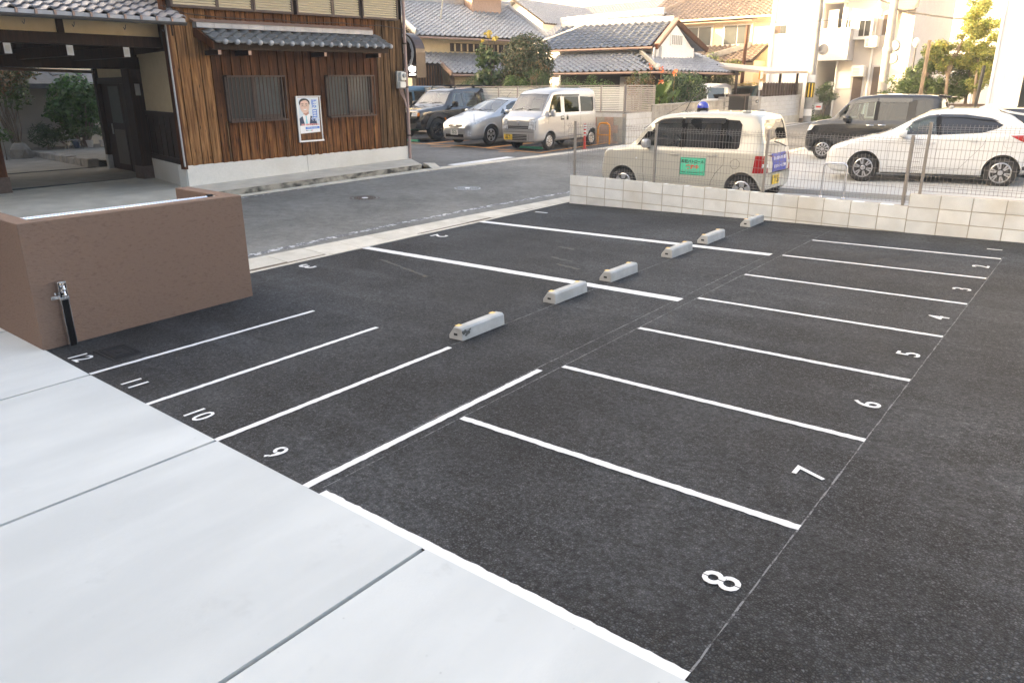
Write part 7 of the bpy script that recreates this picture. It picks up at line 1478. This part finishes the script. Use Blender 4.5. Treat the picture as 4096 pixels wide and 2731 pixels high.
# canna lilies: paddle leaves + flowers
cn = thing('canna_lilies', 'clump of canna lilies with orange flowers over the old block wall', 'plant', (-14.5,28.0,1.2))
b = MB()
for k in range(46):
    y = random.uniform(-1.3,1.5); x = random.uniform(-.5,.25); az = random.uniform(0,2*math.pi); L = random.uniform(.5,.85); h0 = random.uniform(.0,.75); tl = random.uniform(.25,.8); d = Vector((math.cos(az),math.sin(az),0)); sd = Vector((-d.y,d.x,0)); wv = random.uniform(.09,.15)
    P = [Vector((x,y,h0))+d*(L*f*math.sin(tl)*(1+.3*f))+Vector((0,0,L*f*math.cos(tl)-.25*L*f*f)) for f in (0,.25,.5,.75,1)]; ws = (.02,.8,1,.7,.02); vs = []
    for p, s in zip(P, ws): vs += [p-sd*wv*s+Vector((0,0,.03*s)), p, p+sd*wv*s+Vector((0,0,.03*s))]
    b.add(vs, [(3*i+j,3*i+j+1,3*i+4+j,3*i+3+j) for i in range(4) for j in range(2)])
b.build('leaf_blades', 'leaf_bright', cn, smooth=60, fix=False)
for (x, y, h_) in ((.0,-1.25,1.62),(-.1,-.2,1.55),(.05,.65,1.45),(.1,-.55,1.05)):
    MB().tube([(x,y,.4),(x+.02,y,h_)], .014, 5).build('flower_stem', 'leaf_autumn', cn); q = MB()
    for k in range(11):
        a = random.uniform(0,6.28); c_ = Vector((x+.02+.07*math.cos(a), y+.07*math.sin(a), h_+random.uniform(-.05,.16))); r_ = random.uniform(.05,.085); n_ = Vector((random.gauss(0,1),random.gauss(0,1),random.gauss(0,.6))).normalized(); t_ = n_.orthogonal().normalized(); s_ = n_.cross(t_)
        q.add([c_-t_*r_, c_+s_*r_*.7, c_+t_*r_, c_-s_*r_*.7], [(0,1,2),(0,2,3)])
    q.build('flower', 'flower_orange', cn, fix=False)
plant('red_bush', 'reddish autumn bush at the corner of the short louvred fence', 'shrub', (-14.8,26.3,.4), [(clumps((-14.8,26.4,2.25),(.5,.7,.45),12,.22), 600, .10, 'leaf_autumn', {}), (clumps((-14.8,26.5,2.35),(.45,.6,.45),8,.2), 350, .09, 'leaf_mid', {})], .04)
plant('camellia_bush', 'dense glossy dark green bush beside the canna lilies', 'shrub', (-14.9,30.5,.4), [([((-14.9,30.4,2.0),(.8,1.5,.75))]+clumps((-14.9,30.4,2.05),(.85,1.6,.75),24,.32), 3200, .13, 'leaf_dark', {'shell':.75}), (clumps((-14.6,30.5,2.2),(.8,1.4,.6),10,.25), 450, .12, 'leaf_bright', {})], .07)
plant('pine_tree', 'spreading garden pine over the silver minivan', 'tree', (-16.2,36.2,.4), [([((-16.2,34.5,2.5),(.6,.7,.28)),((-16.1,35.6,2.55),(.6,.7,.3)),((-16.0,36.8,2.5),(.6,.8,.28)),((-16.1,37.8,2.4),(.5,.6,.22)),((-15.8,34.2,2.0),(.4,.4,.25))], 4200, .14, 'needle', {'aspect':.10,'shell':.3,'up':.8})], .09)
plant('garden_shrub', 'bushy garden shrub left of the carport roof', 'shrub', (-20.5,42.9,.4), [(clumps((-20.5,43.0,3.2),(1.2,1.0,.6),14,.4)+[((-19.6,43.6,3.8),(.4,.4,.4))], 1500, .13, 'leaf_mid', {})], .07)
plant('golden_shrub', 'yellow green sunlit shrubs in front of the yellow house', 'shrub', (-17.8,41.9,.4), [(clumps((-18.2,41.9,3.0),(1.6,.35,.7),18,.4), 2000, .14, 'leaf_gold', {}), ([((-16.6,41.9,2.15),(.7,.3,.3))], 500, .09, 'leaf_yellow', {})], .06)
plant('bamboo_shrub', 'feathery shrub growing behind the striped utility pole', 'shrub', (-12.9,43.0,.45), [(clumps((-12.8,43.1,1.9),(.55,.9,.65),18,.28), 1500, .14, 'leaf_mid', {'aspect':.25}), ([((-13.1,41.6,1.0),(.25,.3,.3))], 250, .1, 'leaf_dark', {})], .03)
gs = MB(); leaves(gs, [((-12.9,42.6,.6),(.5,1.6,.18))], 500, .14, .2); o = gs.build('grass', 'leaf_bright', fix=False); tag(o, 'tufts of grass at the foot of the utility pole', kind='stuff')
# trees at the right: several trunks with golden tops
tr_ = [((-5.25,32.0,.3),(-5.4,32,2.9)),((-4.35,32.0,.3),(-4.5,32,3.0)),((-5.9,32.4,.3),(-6.1,32.3,2.6)),((-4.8,32.6,.3),(-4.75,32.6,2.7))]
labs = ['small street tree with forked trunk and golden lit crown at right', 'slender tree beside the corrugated building', 'leafy tree left of the small street tree, over the black minivan', 'thin tree behind the two trunks at right']
cr_ = [([((-5.2,32,3.4),(.85,.8,.5)),((-4.9,32,4.1),(.6,.6,.5)),((-4.75,32,4.7),(.3,.3,.3)),((-5.9,32,3.3),(.55,.6,.35)),((-5.3,32.2,2.9),(.7,.5,.35))], 'leaf_gold', 2200), ([((-4.4,32,3.9),(.5,.6,.5)),((-4.3,32,3.2),(.5,.5,.4)),((-4.35,32,2.3),(.45,.5,.5)),((-4.2,32,2.7),(.4,.5,.4))], 'leaf_gold', 1500), ([((-6.2,32.3,2.7),(.55,.6,.45)),((-6.5,32.4,2.0),(.5,.5,.5)),((-5.9,32.3,2.1),(.5,.5,.4))], 'leaf_mid', 1600), ([((-4.9,32.6,2.2),(.6,.4,.6)),((-4.9,32.6,3.0),(.5,.4,.4)),((-5.4,32.6,1.8),(.5,.4,.4))], 'leaf_mid', 1600)]
for (bs, tp), lab, (bl_, m_, n_) in zip(tr_, labs, cr_):
    B = Vector(bs); t = thing('street_tree', lab, 'tree', bs, 0, 'trees right of the second utility pole'); T = Vector(tp)-B
    b = MB(); b.tube([(0,0,-.05),T*.3+Vector((.05,0,0)),T*.65,T], [.075,.065,.055,.05], 8)
    for c_, r_ in bl_: e = Vector(c_)-B; b.tube([T*.8, T.lerp(e,.5)+Vector((0,0,.05)), e+Vector((0,0,.1))], [.04,.025,.01], 6)
    b.build('trunk', 'bark', t, smooth=60); b = MB(); sub = []
    for c_, r_ in bl_: sub += clumps(Vector(c_)-B, r_, 12, .24)
    leaves(b, sub, n_*7, .105, .34, droop=.8, shell=.3); b.build('crown', m_, t, fix=False)
plant('roadside_shrub', 'green shrub below the lamp post beyond the black minivan', 'shrub', (-7.6,35.2,.3), [(clumps((-7.7,35.2,1.9),(.9,.5,.6),14,.3), 1300, .12, 'leaf_mid', {})], .04)
plant('roadside_shrub', 'distant bush in front of the grey building', 'shrub', (-8.8,44.2,.4), [(clumps((-8.8,44.2,2.7),(.6,.5,.5),10,.3), 700, .16, 'leaf_mid', {})], .05)
o = MB().tube([(-5.85,30.2,.3),(-5.75,30,3.6)], .06, 8).build('rusty_post', 'bark'); tag(o, 'weathered upright post among the trees at right', 'post')
o = MB().box(-6.6,-3.5,30.9,31.0,.3,1.55).build('low_wall', 'brown_metal'); tag(o, 'dark low fence in front of the trees at right', 'fence')
# courtyard planting
plant('fatsia_bush', 'large glossy green bush against the courtyard wall', 'shrub', (-26.3,11.0,.4), [([((-26.3,10.95,1.75),(.5,.85,.9))]+clumps((-26.2,10.9,1.75),(.55,.9,.9),26,.22), 4200, .13, 'leaf_court', {'aspect':.7,'shell':.7})], .05)
plant('maple_tree', 'small courtyard tree with reddish and olive leaves', 'tree', (-25.6,8.8,.3), [([((-25.6,8.8,2.35),(.5,.6,.35)),((-25.7,9.3,2.65),(.4,.5,.3)),((-25.6,8.5,2.5),(.4,.4,.3))], 600, .13, 'leaf_autumn', {'aspect':.4,'droop':.6}), ([((-25.6,9.0,2.0),(.45,.5,.4)),((-25.9,9.4,2.75),(.4,.5,.35))], 500, .13, 'leaf_mid', {'aspect':.4,'droop':.6})], .03, tops=[(0,.2,1.6),(-.1,-.1,1.7),(.05,.3,1.9),(0,-.3,1.5)])
plant('cycad_shrub', 'spiky dark shrub below the glossy courtyard bush', 'shrub', (-26.2,9.8,.35), [([((-26.2,9.8,.85),(.4,.45,.4))], 500, .22, 'leaf_dark', {'aspect':.12})], .03)
plant('court_sprig', 'light green sprig beside the gate post', 'shrub', (-25.2,8.3,.3), [([((-25.2,8.3,.95),(.2,.3,.2))], 120, .12, 'leaf_bright', {})], .015)
for k, (y, m_, lab) in enumerate(((10.5,'pot_blue','potted plant in dark blue pot behind the wire stand'),(10.9,'pot_white','potted plant in white pot nearest the wire stand'),(11.3,'pot_white','potted plant in white pot beside the door jamb'),(11.6,'pot_white','rearmost potted plant in white pot'))):
    t = thing('potted_plant', lab, 'potted plant', (-25.7,y,.43), 0, 'potted plants on the courtyard path'); MB().lathe([(.07,0),(.11,.2),(.115,.22),(.10,.22),(.09,.18),(0,.18)], 14).build('pot', m_, t, smooth=50)
    MB().tube([(0,0,.15),(.02,.01,.45)], .01, 5).build('stem', 'bark', t); b = MB(); leaves(b, [((0,0,.48),(.18,.2,.18))], 140, .08); b.build('foliage', 'leaf_mid', t, fix=False)
t = thing('wire_stand', 'small silver wire plant stand on the courtyard path', 'stand', (-25.2,10.25,.42)); b = MB()
for s in (-.2,.2): b.tube([(0,s*1.1,0),(0,s,.28)], .008, 5); b.tube([(-.2,s*1.1,0),(-.2,s,.28)], .008, 5)
b.tube([(0,-.2,.28),(0,.2,.28),(-.2,.2,.28),(-.2,-.2,.28),(0,-.2,.28)], .008, 5); b.build('wire_frame', 'stainless', t)

plant('overhanging_shrub', 'dark olive foliage hanging over the courtyard wall behind the small tree', 'shrub', (-26.9,9.3,.3), [(clumps((-26.6,9.2,2.5),(.4,.9,.4),14,.24), 1300, .12, 'leaf_dark', {'aspect':.4}), (clumps((-26.4,9.6,2.55),(.3,.6,.3),6,.2), 350, .12, 'leaf_mid', {'aspect':.4})], .04)
plant('potted_bushes', 'row of leafy bushes below the glossy courtyard bush', 'shrub', (-26.4,10.6,.42), [(clumps((-26.4,10.7,.85),(.3,1.0,.25),12,.2), 1100, .10, 'leaf_mid', {})], .02)
# ------------------------------------------------------------------ unseen buildings, mostly added to block the low sun and its glow
def occluder(label, x0, x1, y0, y1, h, mat):
    t = thing('neighbour_building', label, 'building', ((x0+x1)/2,(y0+y1)/2,0)); w = rel(t); MB().box(x0,x1,y0,y1,-.3,h).build('wall', mat, t, warp=w); MB().box(x0-.3,x1+.3,y0-.3,y1+.3,h,h+.3).build('roof', 'tile_grey', t, warp=w)
    n = int((x1-x0)/3); 
    for f in range(int(h/3)):
        for k in range(n): x = x0+1+k*3; o = MB().box(x,x+1.4,y1+.001,y1+.06,1+3*f,2.2+3*f).build('window', 'sign_white', t, warp=w); MB().box(x+.08,x+1.32,y1+.061,y1+.07,1.08+3*f,2.12+3*f).build('pane', 'glass_dark', o, warp=w)
    for f in range(int(h/3)):
        for k in range(int((y1-y0)/4)): y = y0+1.5+k*4; o = MB().box(x1+.001,x1+.06,y,y+1.4,1+3*f,2.2+3*f).build('window', 'sign_white', t, warp=w); MB().box(x1+.061,x1+.07,y+.08,y+1.32,1.08+3*f,2.12+3*f).build('pane', 'glass_dark', o, warp=w)
occluder('three storey neighbour on the far side of the street, out of view to the left', -34,-15.2,-24,-1.5,10.5,'wall_beige')
occluder('house behind the courtyard wall, hidden by the wooden house', -46,-31.2,-1.4,14,10.0,'wall_cream')
occluder('tall building two plots behind the wooden house', -80,-57.5,0,14,12.6,'wall_beige')
occluder('building on the near side behind the camera', -8,14,-22,-9,9.0,'stucco_brown')
occluder('house at the bend of the street far behind the camera', -22,2,-62,-48,9.0,'wall_beige')
# ------------------------------------------------------------------ added volume standing in for lens glare: haze
hz = bpy.data.materials.new('haze_air'); hz.use_nodes = True; _N = hz.node_tree.nodes; _N.remove(_N['Principled BSDF'])
_v = _N.new('ShaderNodeVolumePrincipled'); _v.inputs['Color'].default_value = (1,.97,.93,1); _v.inputs['Density'].default_value = .0016; _v.inputs['Anisotropy'].default_value = 0.0
hz.node_tree.links.new(_v.outputs[0], _N['Material Output'].inputs['Volume'])
M['haze_air'] = hz
o = MB().box(-310,310,-210,410,-2.2,15.9).build('haze', 'haze_air'); tag(o, 'thin warm evening haze in the air', kind='stuff')
